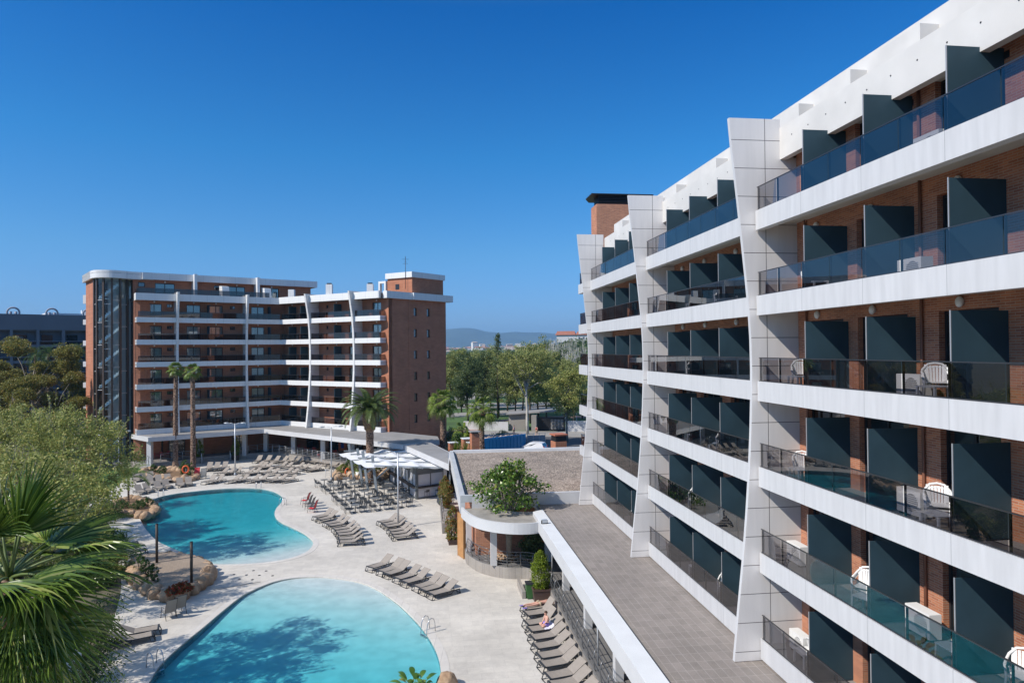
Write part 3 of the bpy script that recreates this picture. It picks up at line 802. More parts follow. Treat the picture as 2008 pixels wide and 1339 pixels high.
# lift housing on the roof
lb = EW + ed * 4.28; ul = -u
pts = [lb, lb + ed * 6.1, lb + ed * 6.1 + ul * 4.4, lb + ul * 4.4]
b = MB().m('brick_far').prism([tuple((p - CK)[:2]) for p in pts], 22.2, 24.55)
hs = b.build('lift_housing', far)
def grow(pts, d):
    c = sum(pts, Vector((0, 0, 0))) / len(pts); return [p + (p - c).normalized() * d for p in pts]
MB().m('far_panel').prism([tuple((p - CK)[:2]) for p in grow(pts, 0.3)], 24.55, 25.3).build('parapet', hs)
b = MB(); fx = lb + ul * 2.6 - ed * 0.0
nl = Vector((ul.y, -ul.x, 0));
if nl.y > 0: nl = -nl
b.m('door_frame').obox(fx + nl * 0.02 + Vector((0, 0, 23.4)) - CK, ul, nl, (0, 0, 1), 0.32, 0.03, 0.35); b.build('window', hs)
b = MB().m('far_panel'); f0 = lb + ul * 4.6; 
for d_ in (0.1, 1.15): b.obox(f0 + ul * d_ + Vector((0, 0, 23.0)) - CK, ul, nl, (0, 0, 1), 0.14, 0.2, 1.0)
b.obox(f0 + ul * 0.63 + Vector((0, 0, 24.15)) - CK, ul, nl, (0, 0, 1), 0.67, 0.2, 0.15); b.build('roof_frame', far)
b = MB().m('dark_metal'); ap = lb + ul * 0.9 + nl * 0.3 - CK
b.tube([ap + Vector((0, 0, 23.0)), ap + Vector((0, 0, 27.4))], 0.035, 6)
for z_, w_ in ((27.0, 0.5), (26.4, 0.35), (26.6, 0.2)): b.bar(ap + Vector((-w_, 0, z_)), ap + Vector((w_, 0, z_)), 0.03)
b.bar(ap + Vector((0, -0.3, 26.8)), ap + Vector((0, 0.3, 26.8)), 0.03); b.build('antenna', far)
# chimneys standing behind the roof band
for x_, y_, hh in ((572, 567, 1.4), (646, 560, 1.6), (726, 555, 1.6)):
    p = atY(x_, 580, 93.2 if x_ > 600 else 98.5) - CK
    b = MB().m('far_panel').box(p.x - 0.42, p.x + 0.42, p.y - 0.3, p.y + 0.3, 22.0, 22.2 + hh)
    c_ = b.build('chimney', far)
    MB().m('dark_metal').box(p.x - 0.3, p.x + 0.3, p.y - 0.2, p.y + 0.2, 22.202 + hh, 22.38 + hh).build('cowl', c_)
# penthouse storey over the left wing
def pent():
    Dp, zf = 3.2, 21.9
    doors = [(2.6, 5.0), (11.9, 14.2), (16.9, 19.0)]; wins = [(0.6, 1.4), (10.0, 10.8)]
    L2 = LLEN + 5.6
    b = MB().m('brick_far'); x = 0; op = sorted([(a, c, 0) for a, c in doors] + [(a, c, 1) for a, c in wins])
    for a, c, k in op:
        b.box(x, a, Dp, Dp + .3, zf, zf + 2.1)
        if k: b.box(a, c, Dp, Dp + .3, zf, zf + 1.5)
        x = c
    b.box(x, L2, Dp, Dp + .3, zf, zf + 2.1); b.box(0, L2, Dp, Dp + .3, zf + 2.1, 24.4)
    b.box(L2 - 0.3, L2, Dp + 0.3, 9.5, zf, 24.4)
    child_at(b, 'brick_wall', P0, LA)
    for a, c in doors:
        f = MB().m('door_frame'); y = Dp + .14; t = .08; xm = (a + c) / 2
        f.box(a, a + t, y, y + .08, zf, zf + 2.1).box(c - t, c, y, y + .08, zf, zf + 2.1).box(a + t, c - t, y, y + .08, zf + 2, zf + 2.1).box(xm - .05, xm + .05, y, y + .08, zf, zf + 2)
        fo = child_at(f, 'balcony_door', P0, LA)
        child_at(MB().m('far_glass').box(a + t, xm - .05, y + .03, y + .05, zf, zf + 2).box(xm + .05, c - t, y + .03, y + .05, zf, zf + 2), 'door_glass', P0, LA, fo)
        child_at(MB().m('curtain').box(a + t, c - t, y + .25, y + .3, zf, zf + 2), 'curtain', P0, LA, fo)
        l = MB().m('lamp_white'); l.blob((xm, Dp - 0.06, zf + 2.25), 0.11, 8, 6, 0); child_at(l, 'wall_lamp', P0, LA)
    for a, c in wins:
        fo = child_at(MB().m('door_frame').box(a, c, Dp + .1, Dp + .15, zf + 1.5, zf + 2.1), 'window', P0, LA)
        child_at(MB().m('window_glass').box(a + .08, c - .08, Dp + .08, Dp + .09, zf + 1.58, zf + 2.02), 'pane', P0, LA, fo)
    b = MB().m('far_panel').box(1.0, L2 + 0.7, 2.25, 2.5, 24.35, 25.25).box(L2 + 0.45, L2 + 0.7, 2.5, 9.8, 24.35, 25.25)
    b.m('soffit').box(1.0, L2 + 0.45, 2.5, 9.8, 24.4, 24.6)
    b.m('roof_tile_red')
    k = len(b.v); b.v.extend([(1.0, 2.6, 25.1), (L2 - 1.0, 2.6, 25.1), (L2 - 4, 6.2, 25.45), (5, 6.2, 25.45)]); b.face((k, k + 1, k + 2, k + 3))
    child_at(b, 'penthouse_roof', P0, LA)
    for x_ in (7.3, 15.6):
        child_at(MB().m('far_panel').box(x_ - .18, x_ + .18, 1.4, 3.2, zf, 25.3), 'pilaster', P0, LA)
    for x_ in (10.9, 16.6):
        b = MB().m('far_panel'); k = len(b.v)
        for xx in (x_ - .45, x_ + .45): b.v.extend([(xx, 0.2, 22.35), (xx, 2.2, 22.35), (xx, 2.2, 23.9), (xx, 0.5, 23.7)])
        for q in ((0, 3, 2, 1), (4, 5, 6, 7), (0, 1, 5, 4), (1, 2, 6, 5), (2, 3, 7, 6), (3, 0, 4, 7)): b.face(tuple(k + i for i in q))
        child_at(b, 'party_wall', P0, LA)
    g = MB().m('far_rail_glass').poly([(0.2, 0.06, 22.38), (LLEN - 1.5, 0.06, 22.38), (LLEN - 1.5, 0.06, 23.0), (0.2, 0.06, 23.0)])
    g.poly([(0.2, 0.06, 22.38), (0.2, 3.0, 22.38), (0.2, 3.0, 23.0), (0.2, 0.06, 23.0)])
    go = child_at(g, 'glass_pane', P0, LA)
    h = MB().m('rail_metal').box(0.2, LLEN - 1.5, .04, .09, 23.0, 23.04)
    x = 0.3
    while x < LLEN - 1.6: h.box(x - .02, x + .02, .09, .13, 22.36, 23.0); x += 1.45
    child_at(h, 'handrail', P0, LA)
pent()
mat('stair_white', (.85, .85, .84), .5)
# stair tower: brick cheek, curved glazing, white flights of steps inside
TW = [(-58.3, 93.4), (-54.05, 88.35)]
GL = smooth_loop([(-54.05, 88.35), (-53.3, 87.72), (-52.3, 87.4), (-51.4, 87.7), (-50.8, 88.5), (-50.5, 89.6), (-50.55, 90.9)], 4, closed=False)
def rel(p, z=None): return (p[0] - CK.x, p[1] - CK.y) if z is None else (p[0] - CK.x, p[1] - CK.y, z)
b = MB().m('brick_far')
a_, c_ = Vector(TW[0]), Vector(TW[1]); d_ = (c_ - a_).normalized(); nn = Vector((-d_.y, d_.x))
if nn.x < 0: nn = -nn
b.prism([rel(a_), rel(c_), rel(c_ + nn * .3), rel(a_ + nn * .3)], 0, 24.3)
b.prism([rel((-50.55, 91.0)), rel((-48.9, 88.3)), rel((-48.2, 87.95 + .55)), rel((-46.6, 90.6)), rel((-49.5, 94))], 0, 21.5)
b.prism([rel((-58.2, 93.6)), rel((-50.4, 98)), rel((-50, 97.6)), rel((-58.0, 93.2))], 0, 24.3)
b.build('brick_wall', far)
b = MB().m('stair_glass')
for p, q in zip(GL[:-1], GL[1:]):
    b.poly([rel(p, 0), rel(q, 0), rel(q, 24.3), rel(p, 24.3)])
gt = b.build('stair_glazing', far)
b = MB().m('mullion_brown')
acc = 0; 
for i, p in enumerate(GL):
    if i % 4 == 0:
        t_ = (Vector(GL[min(i + 1, len(GL) - 1)]) - Vector(GL[max(i - 1, 0)])).normalized()
        b.obox((*rel(p), 12.15), (t_.x, t_.y, 0), (-t_.y, t_.x, 0), (0, 0, 1), 0.11, 0.13, 12.15)
b.build('mullion', gt)
b = MB().m('white_plain')
for i, zf in enumerate([z for z in FF] + [1.7]):
    for p, q in list(zip(GL[:-1], GL[1:]))[::1]:
        b.obox(((rel(p)[0] + rel(q)[0]) / 2, (rel(p)[1] + rel(q)[1]) / 2, zf - 0.9 + (0.5 if (GL.index(p) // 4) % 2 else 0)), (*(Vector(q) - Vector(p)).normalized(), 0), (-(Vector(q) - Vector(p)).normalized().y, (Vector(q) - Vector(p)).normalized().x, 0), (0, 0, 1), (Vector(q) - Vector(p)).length / 2, 0.03, 0.03)
b.build('transom', gt)
b = MB().m('stair_white'); mat_ = None
s0, s1 = Vector((-53.35, 88.35)), Vector((-51.05, 89.15)); sd = (s1 - s0)
for i in range(8):
    zb = 1.7 + 2.88 * i
    n_ = 9
    for k in range(n_):
        p = s0 + sd * (k / n_); q = s0 + sd * ((k + 1) / n_); z_ = zb + 2.0 * (k + 1) / n_
        for off in (0.0,):
            c = (p + q) / 2; dn = sd.normalized(); nn2 = Vector((-dn.y, dn.x))
            b.obox((*rel(c), z_ - 0.12), (dn.x, dn.y, 0), (nn2.x, nn2.y, 0), (0, 0, 1), (q - p).length / 2, 0.38, 0.13)
    c = rel(s0 + sd * .5)
    b.bar((*rel(s0), zb - 0.15), (*rel(s1), zb + 1.85), .8, 0.22)
    b.prism([rel((-53.9, 88.7)), rel((-53.2, 88.0)), rel((-52.7, 89.2)), rel((-53.3, 90.0))], zb - .15, zb - .02)
st_ = b.build('stair_flight', far)
b = MB().m('white_plain').prism([rel((-53.6, 90.6)), rel((-51.0, 92.4)), rel((-51.2, 92.7)), rel((-53.9, 90.9))], 0, 24.2); b.build('inner_wall', far)
# cornice that wraps the tower
out = [(-58.6, 93.6), (-54.3, 88.0)] + GL[1:-5] + [(-50.1, 90.0), (-49.3, 90.45)]
out = [(-58.8, 93.4)] + smooth_loop([(-54.5, 88.2), (-53.4, 87.2), (-52.3, 86.95), (-51.1, 87.25), (-50.2, 88.3), (-49.7, 89.2), (-48.9, 89.75), (-47.6, 90.55)], 4, closed=False)
b = MB().m('far_panel')
inn = [(p[0] + .0, p[1] + .35) for p in out]
for i in range(len(out) - 1):
    p, q = out[i], out[i + 1]
    b.poly([rel(p, 24.3), rel(q, 24.3), rel(q, 25.3), rel(p, 25.3)])
b.m('roof_membrane').prism([rel(p) for p in out] + [rel((-50, 97))], 24.95, 25.0)
b.m('soffit').prism([rel(p) for p in out] + [rel((-50, 97))], 24.31, 24.35)
b.m('far_panel').prism([rel(p) for p in out[:2]] + [rel((-54.3, 88.5)), rel((-58.6, 93.6))], 24.3, 25.3)
b.build('cornice', far)
for zf in FF:
    q = rel((-58.6, 93.9)); MB().m('far_panel').box(q[0] - 0.35, q[0] + .9, q[1] - 0.1, q[1] + 1.5, zf - .4, zf + .3 if zf < 21 else zf + .8).build('balcony_end', far)
# portico canopy round the ground floor
cz = 4.18
can = [(-45.2, 84.75), (-33.85, 93.0), (-12.35, 76.6), (-8.6, 80.2), (-9.2, 83.6), (-15.6, 88.6), (-33.2, 99.6), (-49.2, 88.2)]
mat('canopy_gray', (0.27, 0.26, 0.25), 0.85, var=0.12, vscale=0.5)
b = MB().m('white_plain').prism([rel(p) for p in can], cz - 0.55, cz - 0.01)
b.m('canopy_gray').prism([rel((p[0] + (0.3 if i == 0 else 0), p[1] + .35)) for i, p in enumerate(can)][:3] + [rel(p) for p in can[3:]], cz - 0.009, cz + 0.01)
po = b.build('canopy', far)
plz = 0.75
tile_mat('plinth_stone', (0.36, 0.33, 0.29), (0.31, 0.28, 0.25), (0.24, 0.22, 0.2), 0.8, 0.4, 0.01, var=0.12)
tile_mat('porch_tile', (0.20, 0.195, 0.19), (0.18, 0.175, 0.17), (0.12, 0.12, 0.12), 0.6, 0.6, 0.012, var=0.1)
pl = [(-46.1, 86.1), (-42.9, 88.5), (-41.2, 91.1), (-38.4, 93.2), (-34.4, 94.6), (-33.0, 95.0), (-24.3, 88.3), (-15.4, 81.5), (-12.0, 84.0), (-15.6, 88.6), (-33.2, 99.7), (-49.3, 88.3)]
b = MB().m('plinth_stone').prism([rel(p) for p in pl], -0.02, plz - 0.03); b.m('porch_tile').prism([rel(p) for p in pl], plz - .029, plz)
b.build('plinth', far)
colp = [at(294, 915, .35), at(393, 893, plz), at(480, 889, plz), at(522, 884, plz), at(576, 889, plz), at(634, 899, plz), at(692, 897, plz), at(745, 903, plz)]
for c in colp:
    q = rel(c); ct = cz - 0.56
    MB().m('white_plain').box(q[0] - .28, q[0] + .28, q[1] - .28, q[1] + .28, plz - .3, ct).build('column', far)
# ground floor glazing behind the porch
def gf(org, rz, spans):
    for a, c in spans:
        f = MB().m('door_frame'); y = 2.95
        f.box(a, a + .1, y, y + .12, plz, 3.6).box(c - .1, c, y, y + .12, plz, 3.6).box(a, c, y, y + .12, 3.5, 3.6).box((a + c) / 2 - .05, (a + c) / 2 + .05, y, y + .12, plz, 3.5)
        fo = child_at(f, 'glazed_door', org, rz); child_at(MB().m('window_glass').box(a + .1, c - .1, y + .05, y + .07, plz, 3.5), 'door_glass', org, rz, fo)
gf(P0, LA, [(1.5, 3.5), (4.2, 6.2), (12.4, 14.2)]); gf(CK, RA, [(2, 4.4), (6.5, 9.0), (11.0, 13.0), (14.5, 17)])
pass
# ================================================================== low pavilion: gravel roof, round porch, roof terrace and arcade
def L2(s, w): return (-s, w)
pav = thing('pavilion', (0, 0, 0), WR, 'low white pavilion with brown gravel roof, round porch and grey tiled roof terrace', 'pavilion')
m, n, l, b_ = nodes('gravel')
tc = n.new('ShaderNodeTexCoord'); v_ = n.new('ShaderNodeTexVoronoi'); v_.inputs['Scale'].default_value = 11; l.new(tc.outputs['Object'], v_.inputs[0])
cr = n.new('ShaderNodeValToRGB'); cr.color_ramp.elements[0].color = (0.14, 0.11, 0.085, 1); cr.color_ramp.elements[1].color = (0.54, 0.44, 0.35, 1)
sp_ = n.new('ShaderNodeSeparateXYZ'); l.new(v_.outputs['Color'], sp_.inputs[0]); l.new(sp_.outputs[0], cr.inputs[0])
ns = n.new('ShaderNodeTexNoise'); ns.inputs['Scale'].default_value = 0.5; ns.inputs['Detail'].default_value = 8; l.new(tc.outputs['Object'], ns.inputs[0])
r_ = n.new('ShaderNodeMapRange'); r_.inputs['From Min'].default_value = .3; r_.inputs['From Max'].default_value = .7; r_.inputs['To Min'].default_value = .75; r_.inputs['To Max'].default_value = 1.15; l.new(ns.outputs[0], r_.inputs[0])
mx = n.new('ShaderNodeVectorMath'); mx.operation = 'SCALE'; l.new(cr.outputs[0], mx.inputs[0]); l.new(r_.outputs[0], mx.inputs['Scale']); l.new(mx.outputs[0], b_.inputs['Base Color']); b_.inputs['Roughness'].default_value = .95
bp = n.new('ShaderNodeBump'); bp.inputs['Distance'].default_value = .06; bp.inputs['Strength'].default_value = 1; l.new(v_.outputs['Distance'], bp.inputs['Height']); bp.invert = True; l.new(bp.outputs[0], b_.inputs['Normal'])
tile_mat('terrace_tile', (0.30, 0.262, 0.235), (0.255, 0.225, 0.20), (0.36, 0.325, 0.295), 0.60, 0.30, 0.012, rot=0, offset=0.0, var=0.14)
mat('coping_gray', (0.46, 0.47, 0.47), 0.6, var=0.08, vscale=1)
mat('coping_white', (0.70, 0.71, 0.71), 0.6, var=0.05, vscale=1)
mat('concrete_old', (0.30, 0.28, 0.25), 0.85, var=0.2, vscale=1.5, bump=0.3)
zc = 4.95
b = MB().m('gravel').box(-66.3, -46.25, 2.55, 12.4, 4.6, 4.72); b.box(-66.3, -46.3, 12.4, 15.2, 4.6, 4.71)
b.build('gravel_roof', pav)
b = MB().m('coping_gray').box(-66.65, -45.95, 2.22, 2.54, 4.5, zc).box(-46.24, -45.95, 2.54, 3.0, 4.5, zc)
b.m('coping_white').box(-66.65, -66.3, 2.54, 15.5, 4.3, zc + 0.04)
b.m('white_plain').box(-46.24, -45.95, 3.0, 12.6, 4.0, zc - 0.002)
b.m('white_plain').box(-66.65, -45.96, 2.205, 2.54, 3.75, 4.5)
b.build('parapet', pav)
b = MB().m('dark_metal').box(-66.2, -46.3, 2.56, 2.66, 4.72, 4.9); b.build('gutter', pav)
b = MB().m('brick_near').box(-66.5, -46.9, 3.3, 3.6, 0, 4.5).box(-46.9, -46.6, 3.3, 12.6, 0, 4.5).box(-66.6, -66.3, 3.6, 15.4, 0, 4.29)
b.build('brick_wall', pav)
# ring canopy of the round porch
OUT = smooth_loop([(47.4, 2.24), (45.9, 2.26), (44.4, 2.53), (43.3, 2.85), (42.4, 3.35), (41.6, 4.15), (41.05, 5.2), (40.95, 6.2), (41.15, 6.92)], 4, closed=False)
INN = smooth_loop([(46.1, 4.4), (45.0, 4.55), (44.2, 5.1), (43.75, 5.9), (43.65, 7.0)], 4, closed=False)
b = MB().m('concrete_old')
ring = [L2(*p) for p in OUT if p[0] < 46.0] ; ring = [L2(45.95, 2.26)] + ring + [L2(*p) for p in reversed(INN)]
bm_ = ring
k = len(b.v)
def strip(b, A_, B_, z, flip=False):
    n_ = max(len(A_), len(B_)); 
    def samp(P, t):
        f = t * (len(P) - 1); i = min(int(f), len(P) - 2); q = f - i
        return (P[i][0] * (1 - q) + P[i + 1][0] * q, P[i][1] * (1 - q) + P[i + 1][1] * q)
    for i in range(n_):
        a0, a1, b0, b1 = samp(A_, i / n_), samp(A_, (i + 1) / n_), samp(B_, i / n_), samp(B_, (i + 1) / n_)
        pts = [(*L2(*a0), z), (*L2(*a1), z), (*L2(*b1), z), (*L2(*b0), z)]
        b.poly(pts if not flip else pts[::-1])
OA = [p for p in OUT if p[0] < 46.0]
strip(b, OA, INN, 4.08)
b.m('soffit'); strip(b, OA, INN, 3.6, True)
b.m('white_plain')
for i in range(len(OA) - 1):
    p, q = OA[i], OA[i + 1]
    b.poly([(*L2(*p), 3.55), (*L2(*q), 3.55), (*L2(*q), 4.2), (*L2(*p), 4.2)])
    def inw(P_): c = Vector((46.5, 7.0)) - Vector(P_); c.normalize(); return (P_[0] + c.x * .16, P_[1] + c.y * .16)
    b.poly([(*L2(*p), 4.2), (*L2(*q), 4.2), (*L2(*inw(q)), 4.2), (*L2(*inw(p)), 4.2)])
    b.poly([(*L2(*inw(p)), 4.2), (*L2(*inw(q)), 4.2), (*L2(*inw(q)), 4.08), (*L2(*inw(p)), 4.08)])
    b.poly([(*L2(*q), 3.55), (*L2(*p), 3.55), (*L2(*inw(p)), 3.55), (*L2(*inw(q)), 3.55)])
b.m('concrete_old')
for i in range(len(INN) - 1):
    p, q = Vector((*L2(*INN[i]), 4.15)), Vector((*L2(*INN[i + 1]), 4.15))
    b.bar(p, q, 0.12, 0.2)
b.build('round_canopy', pav)
# plinth under porch and arcade
PC = smooth_loop([(56.5, 2.35), (48.2, 2.63), (46.9, 2.78), (45.9, 3.1), (45.1, 3.5), (44.43, 4.08), (43.95, 4.7), (43.66, 5.3), (43.47, 6.3), (43.0, 6.95)], 4, closed=False)
pl2 = [L2(*p) for p in PC] + [L2(42.2, 7.1), L2(-6, 7.1), L2(-6, 11.2), L2(47, 11.2), L2(56.5, 5)]
b = MB().m('plinth_stone').prism(pl2, -0.02, 0.72); b.m('porch_tile').prism(pl2, 0.721, 0.75)
b.build('plinth', pav)
# small low wall and planter left of the conifer
MB().m('plinth_stone').box(-42.4, -40.1, 5.55, 5.75, 0, 0.42).build('low_wall', pav)
# roof terrace slab, tiles and long white parapet
b = MB().m('terrace_tile').box(-47.2, 5, 7.46, WW, 4.0, 4.15)
b.m('soffit').box(-46.2, 5, 7.3, 11.0, 3.65, 3.99); b.build('terrace_floor', pav)
b = MB().m('coping_white'); 
b.prism([L2(43.9, 7.45), L2(43.35, 6.72), L2(-5, 6.72), L2(-5, 7.45)], 4.0, 4.32)
b.m('white_plain'); b.prism([L2(43.5, 7.3), L2(43.1, 6.70), L2(-5, 6.70), L2(-5, 7.3)], 3.62, 4.31)
b.m('dark_metal').box(-43.6, 5, 7.46, 7.50, 4.151, 4.25)
b.build('parapet', pav)
for (s_, w_, wd) in [(47.7, 2.88, .2), (44.35, 4.28, .22), (44.65, 7.9, .22)] + [(39.15 - 5.45 * i, 7.98, .20) for i in range(8)]:
    MB().m('white_plain').box(-s_ - wd, -s_ + wd, w_ - wd * .9, w_ + wd * .9, 0.75, 3.65).build('column', pav)
for s_ in (40.6, 29.6, 18.7):
    MB().m('galv_metal').tube([(-s_, 7.45, 0.75), (-s_, 7.45, 3.64)], 0.045, 8).build('downpipe', pav)
b = MB().m('door_frame').box(-46.5, 4, 11.0, 11.1, 0.75, 3.64); o = b.build('glazed_wall', pav)
# railings
def railing(parent, pts, h=0.95, nb=5, z0=0.75, post=1.15, bend=0.1, name='railing', mm='rail_steel'):
    """pts: list of xyz vectors; bent bars between bowed posts"""
    b = MB().m(mm); L = [0]
    for p, q in zip(pts[:-1], pts[1:]): L.append(L[-1] + (Vector(q) - Vector(p)).length)
    def P(d):
        for i in range(len(L) - 1):
            if d <= L[i + 1] + 1e-6:
                t_ = (d - L[i]) / (L[i + 1] - L[i]); return Vector(pts[i]).lerp(Vector(pts[i + 1]), t_), (Vector(pts[i + 1]) - Vector(pts[i])).normalized()
        return Vector(pts[-1]), (Vector(pts[-1]) - Vector(pts[-2])).normalized()
    npst = max(2, int(round(L[-1] / post)) + 1)
    for k in range(nb):
        hh = h * (k + 1) / nb
        off = bend * (1 - (2 * hh / h - 1) ** 2) * -1 if k < nb - 1 else 0
        line = []
        m_ = max(2, int(L[-1] / 0.5))
        for i in range(m_ + 1):
            p, t_ = P(L[-1] * i / m_); nrm = Vector((-t_.y, t_.x, 0)); line.append(p + nrm * off + Vector((0, 0, hh)))
        b.tube(line, 0.022 if k == nb - 1 else 0.013, 6)
    for i in range(npst):
        p, t_ = P(L[-1] * i / (npst - 1)); nrm = Vector((-t_.y, t_.x, 0))
        b.tube([p + nrm * (bend * (1 - (2 * q - 1) ** 2) * -1 + (0.0)) + Vector((0, 0, h * q)) for q in (0, .25, .5, .75, 1.0)], 0.028, 6)
    return b.build(name, parent)
railing(pav, [(*L2(s_, 7.22), 0.75) for s_ in (41.6, 30, 18, 6, -5)])
railing(pav, [(*L2(p[0], p[1] + .12), 0.75) for p in PC if p[0] < 48.0 and p[0] > 44.4][::2], post=.9)
railing(pav, [(*L2(p[0] + .1, p[1]), 0.75) for p in PC if p[0] < 44.2][::2] + [(*L2(42.6, 7.2), .75)], post=.9)
# raised planter ledge along the left wall of the pavilion
b = MB().m('plinth_stone').box(-64.3, -55.2, 1.2, 2.2, 0, 0.85); b.build('ledge', pav)
railing(pav, [(*L2(63.5, 1.3), .85), (*L2(55.4, 1.3), .85), (*L2(55.4, 2.2), .85)], h=1.0)
b = MB().m('coping_white').box(-54.6, -54.0, 1.9, 2.4, 0, 1.6)
q = sw(49.2, 2.25); 
wp = thing('wooden_screen', tuple(sw(48.8, 2.42)), WR + radians(20), 'upright orange wooden slat screen at the left end of the round porch', 'screen')
b = MB().m('wood_slat')
for i in range(5): b.box(-0.48, 0.48, -0.07 + 0.0, 0.07, 0.02 + i * 0.61, 0.02 + i * 0.61 + 0.60)
b.build('board', wp); MB().m('wood_slat').box(-.54, -.481, -.09, .09, 0, 3.1).box(.481, .54, -.09, .09, 0, 3.1).build('frame', wp)
# floodlight on the parapet
fl = thing('floodlight', tuple(sw(40.3, 6.95, 4.32)), 0.3, 'small floodlight lying on the white terrace parapet', 'floodlight')
MB().m('galv_metal').box(-.16, .16, -.1, .1, .06, .24).build('lamp_body', fl); MB().m('dark_metal').box(-.2, -.165, -.04, .04, 0, .2).box(.165, .2, -.04, .04, 0, .2).box(-.2, .2, -.04, .04, 0, .03).build('bracket', fl)
# walkway roof that links the portico with the pavilion
wk = thing('walkway_roof', (0, 0, 0), 0, 'grey topped white walkway roof linking the brick hotel to the gravel roofed pavilion', 'roof')
wq = [at(794, 873, 4.3), at(880, 910, 4.3), at(884, 887, 4.3), at(838, 864, 4.3)]
b = MB().m('white_plain').prism([tuple(p[:2]) for p in wq], 3.72, 4.28); c_ = sum(wq, Vector()) / 4
b.m('canopy_gray').prism([tuple((p + (c_ - p).normalized() * .35)[:2]) for p in wq], 4.281, 4.31); b.build('roof_slab', wk)
for px_, py_ in ((806, 880), (842, 894), (872, 906)):
    p = at(px_, py_, 3.7); MB().m('white_plain').box(p.x - .15, p.x + .15, p.y + .3, p.y + .6, 0, 3.71).build('column', wk)
b = MB().m('door_frame'); p, q = at(800, 868, 3.7), at(885, 899, 3.7); b.bar((p.x + .5, p.y + 1, 1.85), (q.x + .3, q.y + 1.0, 1.85), 0.1, 3.68); b.build('glazed_wall', wk)
# ------------------------------------------------------------------ bar kiosk
mat('kiosk_gray', (0.115, 0.125, 0.13), 0.5)
mat('shutter', (0.58, 0.58, 0.60), 0.5, var=0.03, vscale=2)
K0 = Vector((-9.54, 67.6, 0)); K1 = Vector((-7.0, 69.5, 0)); K2 = Vector((-13.9, 77.2, 0))
kio = thing('bar_kiosk', tuple(K0), 0, 'grey framed poolside bar kiosk with white roller shutters under the sail canopy', 'kiosk')
def kface(name, a, c, bays, zt=3.0, posts=True):
    d = (c - a); L = d.length; d.normalize(); nr = Vector((d.y, -d.x, 0))
    if nr.y > 0 and abs(nr.x) < .9: nr = nr
    e = MB(); e.m('kiosk_gray')
    def bx(u0, u1, z0, z1, th, o_): e.obox(a - K0 + d * (u0 + u1) / 2 + nr * o_ + Vector((0, 0, (z0 + z1) / 2)), d, nr, (0, 0, 1), (u1 - u0) / 2, th / 2, (z1 - z0) / 2)
    bx(0, L, 0, 0.14, .16, 0); bx(0, L, 2.42, zt, .16, 0)
    for i in range(bays + 1):
        u_ = L * i / bays; bx(max(0, u_ - .14), min(L, u_ + .14), .14, 2.42, .2, 0)
    e.build('frame', kio)
    for i in range(bays):
        u0, u1 = L * i / bays + .14, L * (i + 1) / bays - .14
        e = MB().m('shutter'); um = (u0 + u1) / 2
        for (p_, q_) in ((u0, um - .04), (um + .04, u1)):
            z = 1.3
            bx(p_, q_, 1.25, 2.42, .03, -.03); 
        bx(u0, u1, .14, 1.1, .03, -.02)
        e.build('shutter', kio)
        e = MB().m('kiosk_gray'); bx(um - .04, um + .04, 1.2, 2.42, .06, 0); e.build('mullion', kio)
    e = MB().m('dark_wood'); bx(0.1, L - .1, 1.1, 1.2, .45, .14); e.build('counter', kio)
kface('front', K0, K1, 1); kface('side', K2, K0, 4)
b = MB().m('kiosk_gray').prism([tuple((p - K0)[:2]) for p in (K0 + Vector((.1, .1, 0)), K1 + Vector((0, .15, 0)), K1 + (K2 - K0), K2 + Vector((.1, 0, 0)))], 2.9, 2.99)
b.m('coping_white').prism([tuple((p - K0)[:2]) for p in (K0 + Vector((.2, .25, 0)), K1 + Vector((-.1, .2, 0)), K1 + (K2 - K0), K2 + Vector((.2, 0, 0)))], 2.991, 3.02)
b.m('kiosk_gray').prism([tuple((p - K0)[:2]) for p in (K1 + Vector((0, 0.05, 0)), K1 + Vector((.1, .1, 0)), K1 + (K2 - K0) + Vector((.1, 0, 0)), K1 + (K2 - K0))], 0, 2.9)
b.build('roof', kio)
# ------------------------------------------------------------------ sail canopy
m, n, l, b_ = nodes('sail_cloth'); b_.inputs['Base Color'].default_value = (.84, .85, .87, 1); b_.inputs['Roughness'].default_value = .8
trn = n.new('ShaderNodeBsdfTranslucent'); trn.inputs[0].default_value = (.8, .82, .85, 1); ms = n.new('ShaderNodeMixShader'); ms.inputs[0].default_value = .25
l.new(b_.outputs[0], ms.inputs[1]); l.new(trn.outputs[0], ms.inputs[2]); l.new(ms.outputs[0], n['Material Output'].inputs[0])
mat('steel_paint', (0.22, 0.25, 0.27), 0.5)
FLc, FRc, NRc, NLc = at(664, 886, 3.5), at(792, 881, 3.5), at(884, 919, 3.5), at(722, 914, 3.5)
can_ = thing('sail_canopy', tuple(FLc * 1.0), 0, 'white wavy fabric sail canopy on leaning grey steel columns beside the bar', 'canopy')
org = Vector((FLc.x, FLc.y, 0)); can_.location = org
def Q(u, v):   # u across (left-right), v far->near
    a = FLc.lerp(FRc, u); c = NLc.lerp(NRc, u); return a.lerp(c, v)
NS = 4
